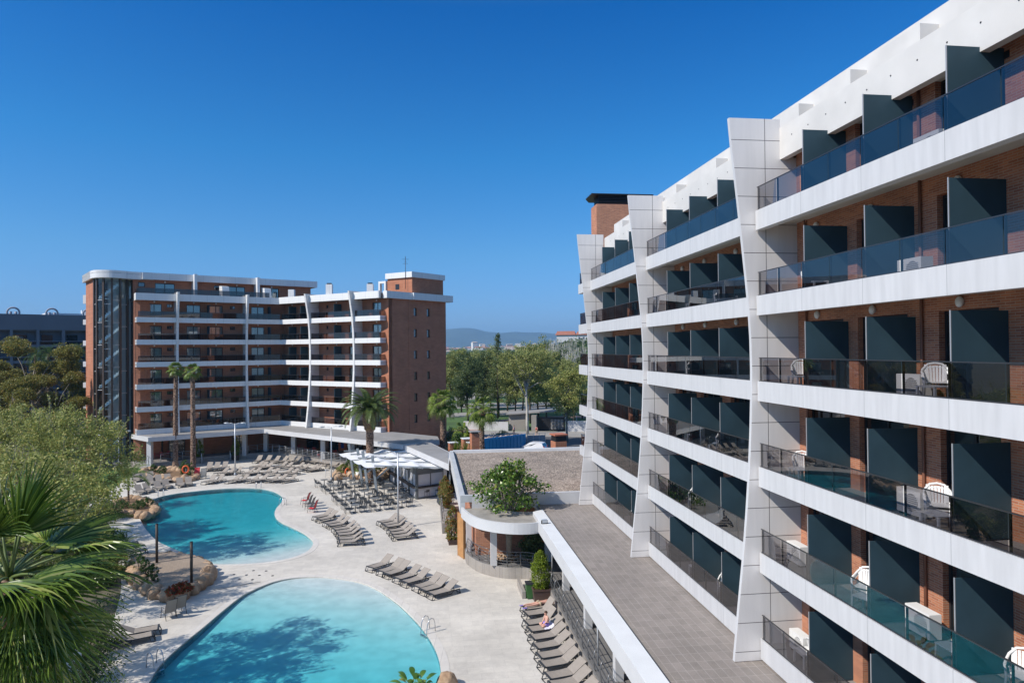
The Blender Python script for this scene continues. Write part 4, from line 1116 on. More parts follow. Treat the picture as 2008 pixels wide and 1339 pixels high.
for s_ in range(NS):
    v0, v1 = s_ / NS + 0.01, (s_ + 1) / NS - 0.05
    e = MB().m('sail_cloth'); e.smooth = True; nu, nv = 32, 5; k = 0
    for i in range(nu + 1):
        u_ = i / nu
        for j in range(nv + 1):
            v_ = v0 + (v1 - v0) * j / nv; p = Q(u_, v_)
            sag = -0.26 * abs(sin(pi * u_ * 3.0)) ** .9 + 0.16 - 0.07 * sin(pi * j / nv) + (0.07 if s_ % 2 else 0) - .10 * (j / nv)
            if u_ < .12: sag -= (0.12 - u_) * 3.0
            e.v.append((p.x - org.x, p.y - org.y, 3.5 + sag))
    for i in range(nu):
        for j in range(nv):
            a_ = i * (nv + 1) + j; e.face((a_, a_ + 1, a_ + nv + 2, a_ + nv + 1))
    e.build('sail', can_)
for i in range(NS + 1):
    v_ = min(1, i / NS) - .008; p, q = Q(0.08, v_), Q(1, v_)
    MB().m('steel_paint').bar((p.x - org.x, p.y - org.y, 3.56), (q.x - org.x, q.y - org.y, 3.56), .09, .12).build('beam', can_)
for u_ in (.333, .667, 1.0):
    p, q = Q(u_, 0), Q(u_, 1); MB().m('steel_paint').bar((p.x - org.x, p.y - org.y, 3.44), (q.x - org.x, q.y - org.y, 3.44), .07, .1).build('cross_beam', can_)
for (bx_, by_, tx_, ty_) in ((694.4, 941.6, 684, 870), (711, 955, 701, 879), (722, 960.5, 711, 884), (740, 973.6, 730, 893.5)):
    base = at(bx_, by_); Yt = base.y + .15; top = atY(tx_, ty_, Yt)
    e = MB().m('steel_paint'); e.bar(base - org, top - org, .24, .24)
    mid = base.lerp(top, .42); j = base.lerp(top, .78)
    tip = Vector((mid.x + 2.0, mid.y + .6, 3.4)); e.bar(mid - org, tip - org, .16, .16)
    e.build('column', can_)
for u_, v_ in ((1.0, .98), (1.0, .5), (.8, .02), (1, .02)):
    p = Q(u_, v_); MB().m('steel_paint').bar((p.x - org.x, p.y - org.y, 0), (p.x - org.x, p.y - org.y, 3.5), .14).build('post', can_)
# ================================================================== pool furniture
mat('lounger_frame', (0.030, 0.034, 0.040), 0.45)
mat('lounger_sling', (0.30, 0.26, 0.22), 0.8, var=0.08, vscale=6)
mat('red_sling', (0.62, 0.045, 0.05), 0.6); mat('gray_sling', (0.25, 0.24, 0.22), 0.7)
mat('cafe_gray', (0.042, 0.048, 0.056), 0.5); mat('table_gray', (0.15, 0.155, 0.155), 0.5)
mat('red_plastic', (0.60, 0.05, 0.05), 0.4)
def make_lounger(ang=33, dark=False):
    """origin at foot centre on the ground, head towards +x"""
    r = thing('sun_lounger', (0, 0, 0), 0, '', 'sun lounger')
    W = .33; zs = .32; xh = 1.16; ar = radians(ang); Lb = .78
    xt, zt = xh + Lb * cos(ar), zs + Lb * sin(ar)
    f = MB().m('lounger_frame')
    for s in (-1, 1):
        y = s * (W + .02)
        f.bar((0.0, y, zs - .02), (1.88, y, zs - .045), .045, .05)
        f.tube([(0.0, y, zs - .03), (-.03, y, .2), (-.10, y, .03)], .024, 6)
        f.tube([(-.10, y, .025), (.10, y, .03), (.16, y, zs - .06)], .018, 6)
        f.tube([(1.80, y, zs - .04), (1.86, y, .2), (1.93, y, .03)], .024, 6)
        f.tube([(1.93, y, .025), (1.72, y, .03), (1.62, y, zs - .06)], .018, 6)
        f.tube([(.95 + .12 * i, y, zs - .06 - .17 * sin(pi * i / 4)) for i in range(5)], .02, 6)
    f.tube([(-.10, -W - .02, .03), (-.10, W + .02, .03)], .02, 6); f.tube([(1.93, -W - .02, .03), (1.93, W + .02, .03)], .02, 6)
    f.tube([(1.5, -W, zs - .06), (xh + Lb * .6 * cos(ar), 0, zs + Lb * .6 * sin(ar) - .02), (1.5, W, zs - .06)], .014, 6)
    f.build('frame', r)
    f = MB().m('lounger_frame').bar((-.02, 0, zs), (.07, 0, zs - .005), 2 * W + .06, .05); f.build('foot_bar', r)
    sl = 'gray_sling' if dark else 'lounger_sling'
    b = MB().m(sl); b.smooth = True; n_ = 6
    k = len(b.v)
    for i in range(n_ + 1):
        t_ = i / n_; x = .07 + (xh - .07) * t_; z = zs + .012 - .03 * sin(pi * t_)
        b.v += [(x, -W, z), (x, W, z)]
    for i in range(n_): b.face((k + 2 * i, k + 2 * i + 2, k + 2 * i + 3, k + 2 * i + 1))
    b.build('seat', r)
    b = MB().m(sl); b.obox(((xh + xt) / 2, 0, (zs + zt) / 2 + .01), (cos(ar), 0, sin(ar)), (0, 1, 0), (-sin(ar), 0, cos(ar)), Lb / 2, W, .012)
    b.build('backrest', r)
    return r
LG = {a: make_lounger(a) for a in (8, 26, 34, 42, 52)}
used_l = set()
def place_lounger(x, y, rz, label, group, a=34):
    src = LG[a]
    if a not in used_l:
        used_l.add(a); src.location = (x, y, 0); src.rotation_euler = (0, 0, rz); src['label'] = label; src['group'] = group; return src
    return dup(src, (x, y, 0), rz, label, group)
def head(p, q):
    a_, c_ = at(*p), at(*q); return math.atan2(c_.y - a_.y, c_.x - a_.x)
def row(pxs, h0, h1, where, group, a=34, order='from the left', jit=.02):
    rr = random.Random(len(pxs) * 7 + int(pxs[0][0]))
    for i, p in enumerate(pxs):
        t_ = i / max(1, len(pxs) - 1); h = h0 + (h1 - h0) * t_ + rr.uniform(-jit, jit); q = at(*p)
        place_lounger(q.x, q.y, h, f'{ORD[i]} lounger {order} {where}', group, a)
# row of eight beside the shallow end of the near pool
row([(725, 1121), (745.7, 1129), (757.5, 1134), (777.4, 1143), (792.6, 1150.4), (816, 1159.7), (828, 1166), (843.7, 1173.9)], head((725, 1121), (771, 1106)), head((843.7, 1173.9), (894, 1160)),
    'in the row of eight above the near pool', 'row of eight loungers by the near pool')
row([(617.4, 1020.6), (624, 1025), (637.3, 1033), (644.3, 1037), (654, 1044.5), (658, 1050), (661.8, 1055), (663.4, 1063), (664.8, 1069.5)], head((617.4, 1020.6), (658, 1011)), head((664.8, 1069.5), (710, 1067)),
    'in the curved row of nine right of the far pool', 'curved row of nine loungers', order='from far')
row([(743.6, 1030.5), (751.4, 1034.8), (756.4, 1039), (762.8, 1047.5), (766.7, 1053.2), (770.6, 1059)], head((743.6, 1030.5), (785, 1022)), head((770.6, 1059), (813, 1054)),
    'in the six around the lone lamp post', 'six loungers round the lamp post', order='from far')
rowD = [(1026.7, 1201.7), (1029.8, 1213.5), (1030.8, 1232), (1037, 1245), (1042.3, 1261), (1049, 1278.8), (1055.8, 1297.5), (1062, 1315), (1072.5, 1338), (1080, 1356), (1092, 1380)]
hD = head((1062, 1315), (1141, 1300))
for i, p in enumerate(rowD):
    q = at(*p); a = 8 if i == 0 else (52 if i in (1, 2) else 34)
    extra = {0: 'with a person lying face down on it', 1: 'with a steep backrest before the lying person', 3: 'with a seated child on a towel', 2: 'with a steep backrest behind the seated child'}.get(i)
    lab = f'taupe sun lounger {extra} by the arcade' if extra else f'{ORD[i]} taupe lounger from the dark planter in the arcade column'
    place_lounger(q.x, q.y, hD - .02 + .01 * (i % 3), lab, 'column of loungers beside the arcade', a)
# large field behind the far pool
fld = 'field of loungers behind the far pool'
fh = head((552.3, 947.6), (569, 942.5))
row([(399.4, 950.5), (413.9, 949.5)], radians(72), radians(68), 'of the front pair by the red armchair', fld, 42)
row([(444.7, 948.4), (459.7, 947.7), (482.6, 947.6), (497.5, 947.4), (519.4, 947), (533.4, 947.4), (552.3, 947.6)], radians(60), radians(48), 'in the front row along the far pool edge', fld, 34)
row([(422.8, 933), (436.3, 933), (448.7, 932), (472.6, 933.4), (484.6, 933.6), (508.5, 932), (520.4, 934.5), (547.3, 932.7), (558.3, 934.5)], radians(62), radians(48), 'in the second row behind the far pool', fld, 34)
row([(493.5, 920), (500.5, 921.2), (510.5, 921.7), (538.4, 919.8), (548.3, 921.6), (570, 921.7), (580, 924.2), (595.8, 925.2), (603.7, 926)], radians(62), radians(36), 'in the third row behind the far pool', fld, 34)
row([(499.5, 908.8), (515.5, 908.8), (529.4, 909.8), (543.3, 909.8), (559, 909.8), (569.9, 911.2)], radians(85), radians(42), 'in the back row before the porch tables', fld, 42)
row([(599.8, 909.3), (607.7, 910.8), (624.7, 911.5), (629.6, 914), (639.6, 917.5), (646.6, 919), (653.5, 919.8)], radians(32), radians(20), 'in the fan of seven near the grey ramp rail', fld, 34)
row([(402.9, 924.7), (416.9, 924.7), (431.8, 923.7)], radians(93), radians(88), 'of three facing the pool below the steps', fld, 52)
# left cluster, heads away to the left
lf = 'cluster of loungers at the left end of the far pool'
LC = [((500, 660), (430, 520)), ((620, 640), (560, 500)), ((780, 630), (700, 480)), ((790, 720), (650, 560)), ((950, 700), (860, 560)), ((1120, 680), (1040, 530)), ((960, 830), (800, 690)), ((1130, 790), (970, 660)), ((760, 870), (580, 740)), ((620, 905), (440, 790)), ((1370, 765), (1290, 630)), ((1520, 745), (1480, 600))]
for i, (p, q) in enumerate(LC):
    a_ = at(220 + p[0] / 10.04, 880 + p[1] / 10.04); c_ = at(220 + q[0] / 10.04, 880 + q[1] / 10.04 + 5.5)
    lab = f'{ORD[i]} taupe lounger from the back left in the cluster left of the rock bed' if i < 10 else ['left of two loungers between the rock bed and the far pool', 'right of two loungers between the rock bed and the far pool'][i - 10]
    place_lounger(a_.x, a_.y, math.atan2(c_.y - a_.y, c_.x - a_.x), lab, lf, 42)
for i, p in enumerate([(259, 922), (244, 922), (231, 923)]):
    q = at(*p); place_lounger(q.x, q.y, radians(128), ['pale sun lounger on the lawn nearest the brick pier', 'middle one of three sun loungers on the lawn', 'sun lounger on the lawn half hidden by leaves'][i], 'loungers on the lawn', 42)
for i, p in enumerate([(309.5, 919.5), (324, 919)]):
    q = at(*p); place_lounger(q.x, q.y, radians(122), ['left', 'right'][i] + ' one of two loungers against the stone plinth by the porch column', 'pair against the plinth', 52)
for i, (p, q) in enumerate((((300, 1253), (232, 1266)), ((312, 1240), (250, 1250)))):
    place_lounger(*at(*p)[:2], head(p, q), ['near', 'far'][i] + ' one of two black loungers in tree shade left of the near pool', 'shaded loungers', 26)
for i, (p, q) in enumerate((((286, 1084), (245, 1092)), ((270, 1070), (232, 1076)), ((242, 1056), (205, 1062)))):
    place_lounger(*at(*p)[:2], head(p, q), ['nearest', 'middle', 'farthest'][i] + ' of three shaded loungers behind the small palm beside the far pool', 'loungers behind the small palm', 26)
# slung armchairs
def make_armchair(sl):
    r = thing('sling_armchair', (0, 0, 0), 0, '', 'armchair')
    f = MB().m('lounger_frame')
    for s in (-1, 1):
        y = .29 * s
        f.tube([(.48, y, 0), (.42, y, .36), (.40, y, .60), (-.08, y, .62)], .017, 6)
        f.tube([(-.26, y, 0), (-.1, y, .36), (-.22, y, .80), (-.36, y, 1.12)], .017, 6)
        f.tube([(.42, y, .37), (-.1, y, .34)], .015, 6)
    f.tube([(-.36, -.29, 1.12), (-.36, .29, 1.12)], .017, 6); f.tube([(.42, -.29, .37), (.42, .29, .37)], .015, 6)
    f.build('frame', r)
    b = MB().m(sl).bar((.42, 0, .385), (-.1, 0, .355), .56, .012); b.build('seat', r)
    b = MB().m(sl).bar((-.10, 0, .37), (-.22, 0, .80), .56, .012).bar((-.22, 0, .80), (-.36, 0, 1.12), .56, .012); b.build('backrest', r)
    return r
ARM = {k: make_armchair(k) for k in ('red_sling', 'gray_sling')}; used_a = set()
def place_arm(k, p, rz, label, group):
    q = at(*p) if not isinstance(p, Vector) else p
    if k not in used_a:
        used_a.add(k); o = ARM[k]; o.location = q; o.rotation_euler = (0, 0, rz); o['label'] = label; o['group'] = group; return
    dup(ARM[k], q, rz, label, group)
gA = 'four slung armchairs right of the far pool'
place_arm('red_sling', (601, 988), pi - .1, 'far red slung armchair on the deck right of the far pool', gA)
place_arm('gray_sling', (605, 993.5), pi - .1, 'far grey slung armchair beside the red ones', gA)
place_arm('gray_sling', (610, 998.5), pi - .1, 'near grey slung armchair beside the red ones', gA)
place_arm('red_sling', (615, 1004), pi - .1, 'near red slung armchair of the four facing the far pool', gA)
place_arm('red_sling', (386, 936), -1.3, 'red armchair at the end of the rock bed behind the far pool', 'lone red chair')
place_arm('gray_sling', (399, 938), -1.3, 'grey armchair beside the lone red armchair', 'lone red chair')
place_arm('gray_sling', (333, 1212), 2.4, 'left shaded slung chair below the wooden platform', 'two slung chairs by the platform')
place_arm('gray_sling', (352, 1203), 2.4, 'right shaded slung chair below the wooden platform', 'two slung chairs by the platform')
# cafe tables and chairs
def make_table():
    r = thing('cafe_table', (0, 0, 0), 0, '', 'table')
    MB().m('table_gray').box(-.36, .36, -.36, .36, .72, .75).build('tabletop', r)
    b = MB().m('cafe_gray').tube([(0, 0, .05), (0, 0, .72)], .04, 8)
    for a in (0, 1, 2, 3): b.bar((0, 0, .05), (.3 * cos(a * pi / 2 + .78), .3 * sin(a * pi / 2 + .78), .02), .06, .04)
    b.build('pedestal', r); return r
def make_chair(mt='cafe_gray'):
    r = thing('cafe_chair', (0, 0, 0), 0, '', 'chair')   # faces +x
    MB().m(mt).box(-.22, .23, -.22, .22, .43, .46).build('seat', r)
    b = MB().m(mt)
    for i in range(5): b.bar((-.22, -.18 + .09 * i, .46), (-.30, -.18 + .09 * i, .82), .035, .015)
    b.bar((-.305, -.23, .84), (-.305, .23, .84), .03, .06); b.build('backrest', r)
    for x, y in ((.2, -.2), (.2, .2), (-.2, -.2), (-.2, .2)):
        MB().m(mt).tube([(x * 1.12, y * 1.1, 0), (x, y, .44)], .015, 5).build('leg', r)
    for s in (-1, 1): MB().m(mt).tube([(.18, s * .23, .44), (.16, s * .24, .65), (-.26, s * .24, .66)], .014, 5).build('armrest', r)
    return r
tb0, ch0, chr0 = make_table(), make_chair(), make_chair('red_plastic'); first = {'t': True, 'c': True, 'r': True}
def place(k, loc, rz, label, group):
    o = {'t': tb0, 'c': ch0, 'r': chr0}[k]
    if first[k]:
        first[k] = False; o.location = loc; o.rotation_euler = (0, 0, rz); o['label'] = label; o['group'] = group; return o
    return dup(o, loc, rz, label, group)
z4 = lambda x, y, z=.75: at(590 + x / 10.04, 910 + y / 10.04, z)
TR = [('outer left cafe row', [(460, 300), (580, 375), (645, 425)]), ('cafe row nearest the loungers', [(810, 565), (885, 630), (1000, 715), (1070, 790)]),
      ('cafe row beside the rock garden', [(890, 265), (985, 325), (1060, 385)]), ('middle cafe row under the sails', [(1250, 525), (1340, 585), (1460, 665), (1560, 740)]),
      ('cafe row beside the kiosk', [(1640, 480), (1775, 540), (1905, 615), (1990, 690)]), ('back cafe pair near the planting', [(1385, 290), (1460, 345)])]
for nm, pts in TR:
    P_ = [z4(*p) for p in pts]; d = (P_[-1] - P_[0]); ra = math.atan2(d.y, d.x); nr = Vector((sin(ra), -cos(ra), 0)); dd = Vector((cos(ra), sin(ra), 0))
    if nr.x > 0: nr = -nr
    rr = random.Random(len(nm))
    for i, p in enumerate(P_):
        g = Vector((p.x, p.y, 0))
        place('t', g, ra, f'{ORD[i]} square table from the far end, {nm}', 'cafe tables by the bar')
        for sd, nm2 in ((1, 'left'), (-1, 'right')):
            for k in (0, 1):
                c = g + nr * sd * (.66 + .04 * rr.random()) + dd * ((-.28 if k == 0 else .30) + rr.uniform(-.04, .04)); rz = math.atan2(-nr.y * sd, -nr.x * sd) + rr.uniform(-.12, .12)
                place('c', c, rz, f'{["far", "near"][k]} {nm2} chair at {ORD[i]} table, {nm}', 'dark chairs at the cafe tables')
def make_stool():
    r = thing('bar_stool', (0, 0, 0), 0, '', 'stool')
    MB().m('lounger_frame').box(-.2, .2, -.19, .19, .74, .78).build('seat', r)
    MB().m('lounger_frame').bar((-.19, 0, .78), (-.22, 0, .98), .36, .03).build('backrest', r)
    for x, y in ((.17, -.17), (.17, .17), (-.17, -.17), (-.17, .17)): MB().m('lounger_frame').tube([(x * 1.2, y * 1.2, 0), (x, y, .74)], .014, 5).build('leg', r)
    MB().m('lounger_frame').tube([(.19, -.19, .3), (.19, .19, .3), (-.19, .19, .3), (-.19, -.19, .3), (.19, -.19, .3)], .012, 5).build('footrest', r)
    return r
st0 = make_stool(); fk = (K1 - K0).normalized(); nk = Vector((fk.y, -fk.x, 0)); sk = (K2 - K0).normalized(); ns_ = Vector((-sk.y, sk.x, 0))
spots = [(K0 + fk * .85 + nk * .55, math.atan2(-nk.y, -nk.x), 'left bar stool at the front counter of the kiosk'), (K0 + fk * 2.1 + nk * .55, math.atan2(-nk.y, -nk.x), 'right bar stool at the front counter of the kiosk')]
for i in range(4): spots.append((K0 + sk * (1.2 + 1.15 * i) + ns_ * .55, math.atan2(-ns_.y, -ns_.x), f'{ORD[i]} bar stool from the corner along the long counter of the kiosk'))
for i, (p, rz, lb) in enumerate(spots):
    if i == 0: st0.location = p; st0.rotation_euler = (0, 0, rz); st0['label'] = lb; st0['group'] = 'bar stools at the kiosk'
    else: dup(st0, p, rz, lb, 'bar stools at the kiosk')
# red chairs on the porch, dark tables stacked before it
rp = [(552 + 0, 897), (0, 0)]
for i, (x, y) in enumerate([(601, 882), (618, 884), (584, 878), (627, 892), (658, 891), (308, 894), (318, 893), (327, 891)]):
    q = at(x, y, 1.1); q = Vector((q.x, q.y, .75)); place('r', q, i * 1.3, f'{ORD[i]} red plastic chair from the {"right of the big porch" if i < 5 else "left on the porch corner"}', 'red chairs on the porch')
for i, (x, y) in enumerate([(482, 898), (493, 897), (505, 896), (520, 893), (532, 893), (546, 896), (556, 897), (568, 897)]):
    q = at(x, y, 0); q.z = 0
    k = 't' if i in (3, 5) else 'c'
    place(k, q, i * .9, f'{ORD[i]} dark {"table" if k == "t" else "chair"} from the left in the shade before the porch', 'dark furniture before the porch')
# ================================================================== vegetation
leaf_mat('leaf_plane', (0.17, 0.21, 0.045), (0.42, 0.43, 0.13), (0.46, 0.34, 0.12))
leaf_mat('leaf_park', (0.18, 0.23, 0.065), (0.38, 0.39, 0.13), (0.42, 0.36, 0.15))
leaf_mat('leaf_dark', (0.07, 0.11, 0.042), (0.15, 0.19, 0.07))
leaf_mat('leaf_eucalypt', (0.15, 0.165, 0.035), (0.27, 0.24, 0.055), (0.36, 0.23, 0.05))
leaf_mat('leaf_ficus', (0.05, 0.12, 0.018), (0.16, 0.26, 0.04), (0.36, 0.34, 0.08), trans=.25, rough=.3)
leaf_mat('leaf_cypress', (0.13, 0.20, 0.015), (0.24, 0.30, 0.025), (0.05, 0.11, 0.012))
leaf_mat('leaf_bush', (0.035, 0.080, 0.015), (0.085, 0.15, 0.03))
leaf_mat('leaf_red', (0.13, 0.17, 0.04), (0.24, 0.20, 0.05), (0.55, 0.06, 0.035))
leaf_mat('leaf_flower', (0.55, 0.04, 0.03), (0.06, 0.14, 0.03))
leaf_mat('frond_green', (0.10, 0.16, 0.024), (0.23, 0.30, 0.06), trans=.25, rough=.33)
leaf_mat('frond_near', (0.035, 0.075, 0.010), (0.19, 0.28, 0.045), (0.38, 0.40, 0.13), trans=.25, rough=.28)
leaf_mat('frond_bright', (0.11, 0.17, 0.018), (0.20, 0.26, 0.035), trans=.3, rough=.4)
leaf_mat('frond_date', (0.070, 0.11, 0.03), (0.13, 0.17, 0.05), trans=.2, rough=.4)
mat('frond_dry', (0.24, 0.15, 0.07), 0.9, var=.2)
mat('bark_gray', (0.24, 0.21, 0.17), 0.9, var=.3, vscale=3, bump=.5, bscale=12)
mat('bark_dark', (0.075, 0.055, 0.04), 0.9, var=.25, vscale=3, bump=.5, bscale=12)
m, n, l, b_ = nodes('bark_palm')
tc = n.new('ShaderNodeTexCoord'); v_ = n.new('ShaderNodeTexVoronoi'); v_.inputs['Scale'].default_value = 5.5; mp_ = n.new('ShaderNodeMapping'); mp_.inputs['Scale'].default_value = (1, 1, 1.5); l.new(tc.outputs['Object'], mp_.inputs[0]); l.new(mp_.outputs[0], v_.inputs[0])
cr = n.new('ShaderNodeValToRGB'); cr.color_ramp.elements[0].color = (.50, .34, .24, 1); cr.color_ramp.elements[0].position = .1; cr.color_ramp.elements[1].color = (.13, .075, .05, 1); cr.color_ramp.elements[1].position = .62
l.new(v_.outputs['Distance'], cr.inputs[0]); l.new(cr.outputs[0], b_.inputs['Base Color']); b_.inputs['Roughness'].default_value = .95
bp = n.new('ShaderNodeBump'); bp.invert = True; bp.inputs['Distance'].default_value = .1; l.new(v_.outputs['Distance'], bp.inputs['Height']); l.new(bp.outputs[0], b_.inputs['Normal'])
mat('bark_pale', (0.48, 0.45, 0.40), 0.9, var=.2, vscale=2)
mat('petiole', (0.10, 0.14, 0.03), 0.5)
m, n, l, b_ = nodes('rock')
tc = n.new('ShaderNodeTexCoord'); ns = n.new('ShaderNodeTexNoise'); ns.inputs['Scale'].default_value = 2.2; ns.inputs['Detail'].default_value = 9; ns.inputs['Roughness'].default_value = .65; l.new(tc.outputs['Object'], ns.inputs[0])
cr = n.new('ShaderNodeValToRGB'); cr.color_ramp.elements[0].position = .3; cr.color_ramp.elements[0].color = (.27, .16, .09, 1); cr.color_ramp.elements[1].position = .7; cr.color_ramp.elements[1].color = (.56, .40, .26, 1)
l.new(ns.outputs[0], cr.inputs[0]); l.new(cr.outputs[0], b_.inputs['Base Color']); b_.inputs['Roughness'].default_value = .9
bp = n.new('ShaderNodeBump'); bp.inputs['Strength'].default_value = .9; bp.inputs['Distance'].default_value = .12; l.new(ns.outputs[0], bp.inputs['Height']); l.new(bp.outputs[0], b_.inputs['Normal'])

def rdir(r):
    z = r.uniform(-1, 1); a = r.uniform(0, 2 * pi); q = math.sqrt(1 - z * z); return Vector((q * cos(a), q * sin(a), z))
def leaf(b, c, nrm, size, r, asp=1.7):
    t = rdir(r); t = (t - nrm * t.dot(nrm))
    if t.length < 1e-3: t = Vector((1, 0, 0))
    t.normalize(); s = nrm.cross(t); L = size * r.uniform(.7, 1.25); W = L / asp
    k = len(b.v); b.v += [tuple(c - t * L / 2), tuple(c + s * W / 2), tuple(c + t * L / 2), tuple(c - s * W / 2)]; b.face((k, k + 1, k + 2, k + 3))
def cluster(b, c, rad, n, size, r, flat=1.0, up=.5):
    for _ in range(n):
        d = rdir(r) * (r.random() ** .45) * rad; d.z *= flat
        nr = (rdir(r) + Vector((0, 0, up)) + d.normalized() * .4).normalized()
        leaf(b, c + d, nr, size, r)
def crown_pts(r, lobes, n):
    out = []
    tot = sum(l_[3] * l_[3] for l_ in lobes)
    for (x, y, z, rad, fz) in lobes:
        for _ in range(max(1, int(n * rad * rad / tot))):
            d = rdir(r) * (r.random() ** .28) * rad; out.append(Vector((x + d.x, y + d.y, z + d.z * fz)))
    return out
def tree_meshes(seed, h, trunk_h, lobes, ncl, nleaf, lsize, crad, leafm, barkm, trad=.2, nbr=9, flat=.8, lean=(0, 0), up=.5, sprigs=0):
    r = random.Random(seed)
    t = MB().m(barkm)
    cx = sum(l_[0] for l_ in lobes) / len(lobes); cy = sum(l_[1] for l_ in lobes) / len(lobes)
    top = Vector((cx + lean[0], cy + lean[1], trunk_h + (h - trunk_h) * .55)); P = [Vector((0, 0, -.1))]
    for i in range(1, 6):
        q = Vector((0, 0, 0)).lerp(top, i / 5); q += Vector((r.uniform(-.15, .15), r.uniform(-.15, .15), 0)) * (i / 2); P.append(q)
    t.tube(P, [trad * (1 - .14 * i) for i in range(6)], 8)
    c = crown_pts(r, lobes, ncl)
    for i in range(nbr):
        tgt = c[r.randrange(len(c))]; zz = min(tgt.z - .3, top.z); f = max(.3, min(.98, zz / top.z * r.uniform(.55, .9)))
        s = P[0].lerp(P[-1], f); mid = s.lerp(tgt, .5) + Vector((0, 0, .25 * (tgt - s).length * r.uniform(-.2, .5)))
        t.tube([s, s.lerp(mid, .6), mid, tgt], [trad * .42, trad * .32, trad * .22, trad * .06], 6)
        for _ in range(3):
            t2 = c[r.randrange(len(c))]
            if (t2 - mid).length < 3.0: t.tube([mid, mid.lerp(t2, .5) + rdir(r) * .15, t2], [trad * .16, trad * .1, trad * .03], 5)
    b = MB().m(leafm)
    for q in c: cluster(b, q, crad * r.uniform(.7, 1.2), nleaf, lsize, r, flat, up)
    if sprigs:
        for _ in range(sprigs):
            x, y, z, rad, fz = lobes[r.randrange(len(lobes))]; d = rdir(r); d.z = abs(d.z) * .8 + .15; d.normalize(); s = Vector((x + d.x * rad * .9, y + d.y * rad * .9, z + d.z * rad * fz * .9)); e = s + (d * .6 + Vector((0, 0, .8))) * r.uniform(.5, 1.2)
            t.tube([s, e], [.02, .006], 4)
            for k in range(16): leaf(b, s.lerp(e, k / 15) + rdir(r) * .10, (rdir(r) + Vector((0, 0, .5))).normalized(), lsize, r)
    return t.mesh('trunk'), b.mesh('crown')
def plant_tree(name, ms_, loc, rz, sc, label, cat='tree', group=None):
    o = thing(name, loc, rz, label, cat, group); o.scale = (sc,) * 3 if isinstance(sc, (int, float)) else sc
    for nm, me in zip(('trunk', 'crown'), ms_):
        c = bpy.data.objects.new(nm, me); COL.objects.link(c); c.parent = o
    return o
# broad leafy trees on the left: they throw the dappled shade across both pools
def broad(seed, R, h, n=230, ls=.15, lo=0.0):
    lob = [(0, 0, h * .62, R, .85), (R * .5, R * .2, h * .70, R * .6, .8), (-R * .5, R * .1, h * .66, R * .62, .85), (0, -R * .5, h * .72, R * .55, .8), (R * .1, R * .5, h * .78, R * .5, .7), (R * .55, -R * .45, h * (.5 + lo), R * .5, .8), (-R * .45, -R * .5, h * (.46 + lo), R * .5, .8)]
    return tree_meshes(seed, h, h * .35, lob, n, 85, ls, .50, 'leaf_plane', 'bark_gray', .2, 12, .8, sprigs=45)
BR = [broad(3, 3.9, 12.0, 300, lo=.14), broad(5, 4.2, 12.0, 300, lo=.05)]
g_ = 'leafy trees left of the pools'
plant_tree('broadleaf_tree', BR[0], (-21.3, 29.4, 0), 0, .96, 'yellow green leafy tree whose crown fills the left edge above the palm fronds', group=g_)
plant_tree('broadleaf_tree', BR[1], (-30.8, 47.2, 0), 1.2, 1.0, 'yellow green leafy tree nearest the glazed stair tower and far pool', group=g_)
plant_tree('broadleaf_tree', BR[0], (-37.5, 52.5, 0), 2.2, 1.0, 'leafy tree at the left frame edge in front of the brown eucalypts', group=g_)
plant_tree('broadleaf_tree', BR[1], (-26.5, 38.0, 0), 3.3, .80, 'lower leafy tree between the two big leafy crowns on the left', group=g_)
# eucalypts before the dark apartment block
def euc(seed, h):
    r = random.Random(seed); lob = []
    for i in range(13):
        a = r.uniform(0, 6.28); q = r.uniform(1.2, 5.2); lob.append((q * cos(a), q * sin(a), r.uniform(h * .42, h * .95) - q * .25, r.uniform(1.1, 1.9), .62))
    return tree_meshes(seed, h, h * .3, lob, 380, 75, .26, .8, 'leaf_eucalypt', 'bark_gray', .3, 20, .7)
EU = [euc(11, 18.5), euc(12, 17)]
for i, (px_, Y_, sc, ze, lab) in enumerate([(62, 96, 1.0, 0, 'tall eucalypt with forked pale limbs rising above the dark apartment roofline'), (128, 100, .92, 1, 'rusty topped eucalypt beside the brick stair tower'), (-8, 92, .95, 1, 'olive eucalypt cut by the left frame edge'), (100, 88, .72, 0, 'lower eucalypt in front of the taller pair'), (20, 84, .8, 1, 'small olive eucalypt low at the left edge')]):
    q = atY(px_, 700, Y_); plant_tree('eucalyptus_tree', EU[ze], (q.x, q.y, 0), i * 1.3, sc, lab, group='eucalypts by the dark apartment block')
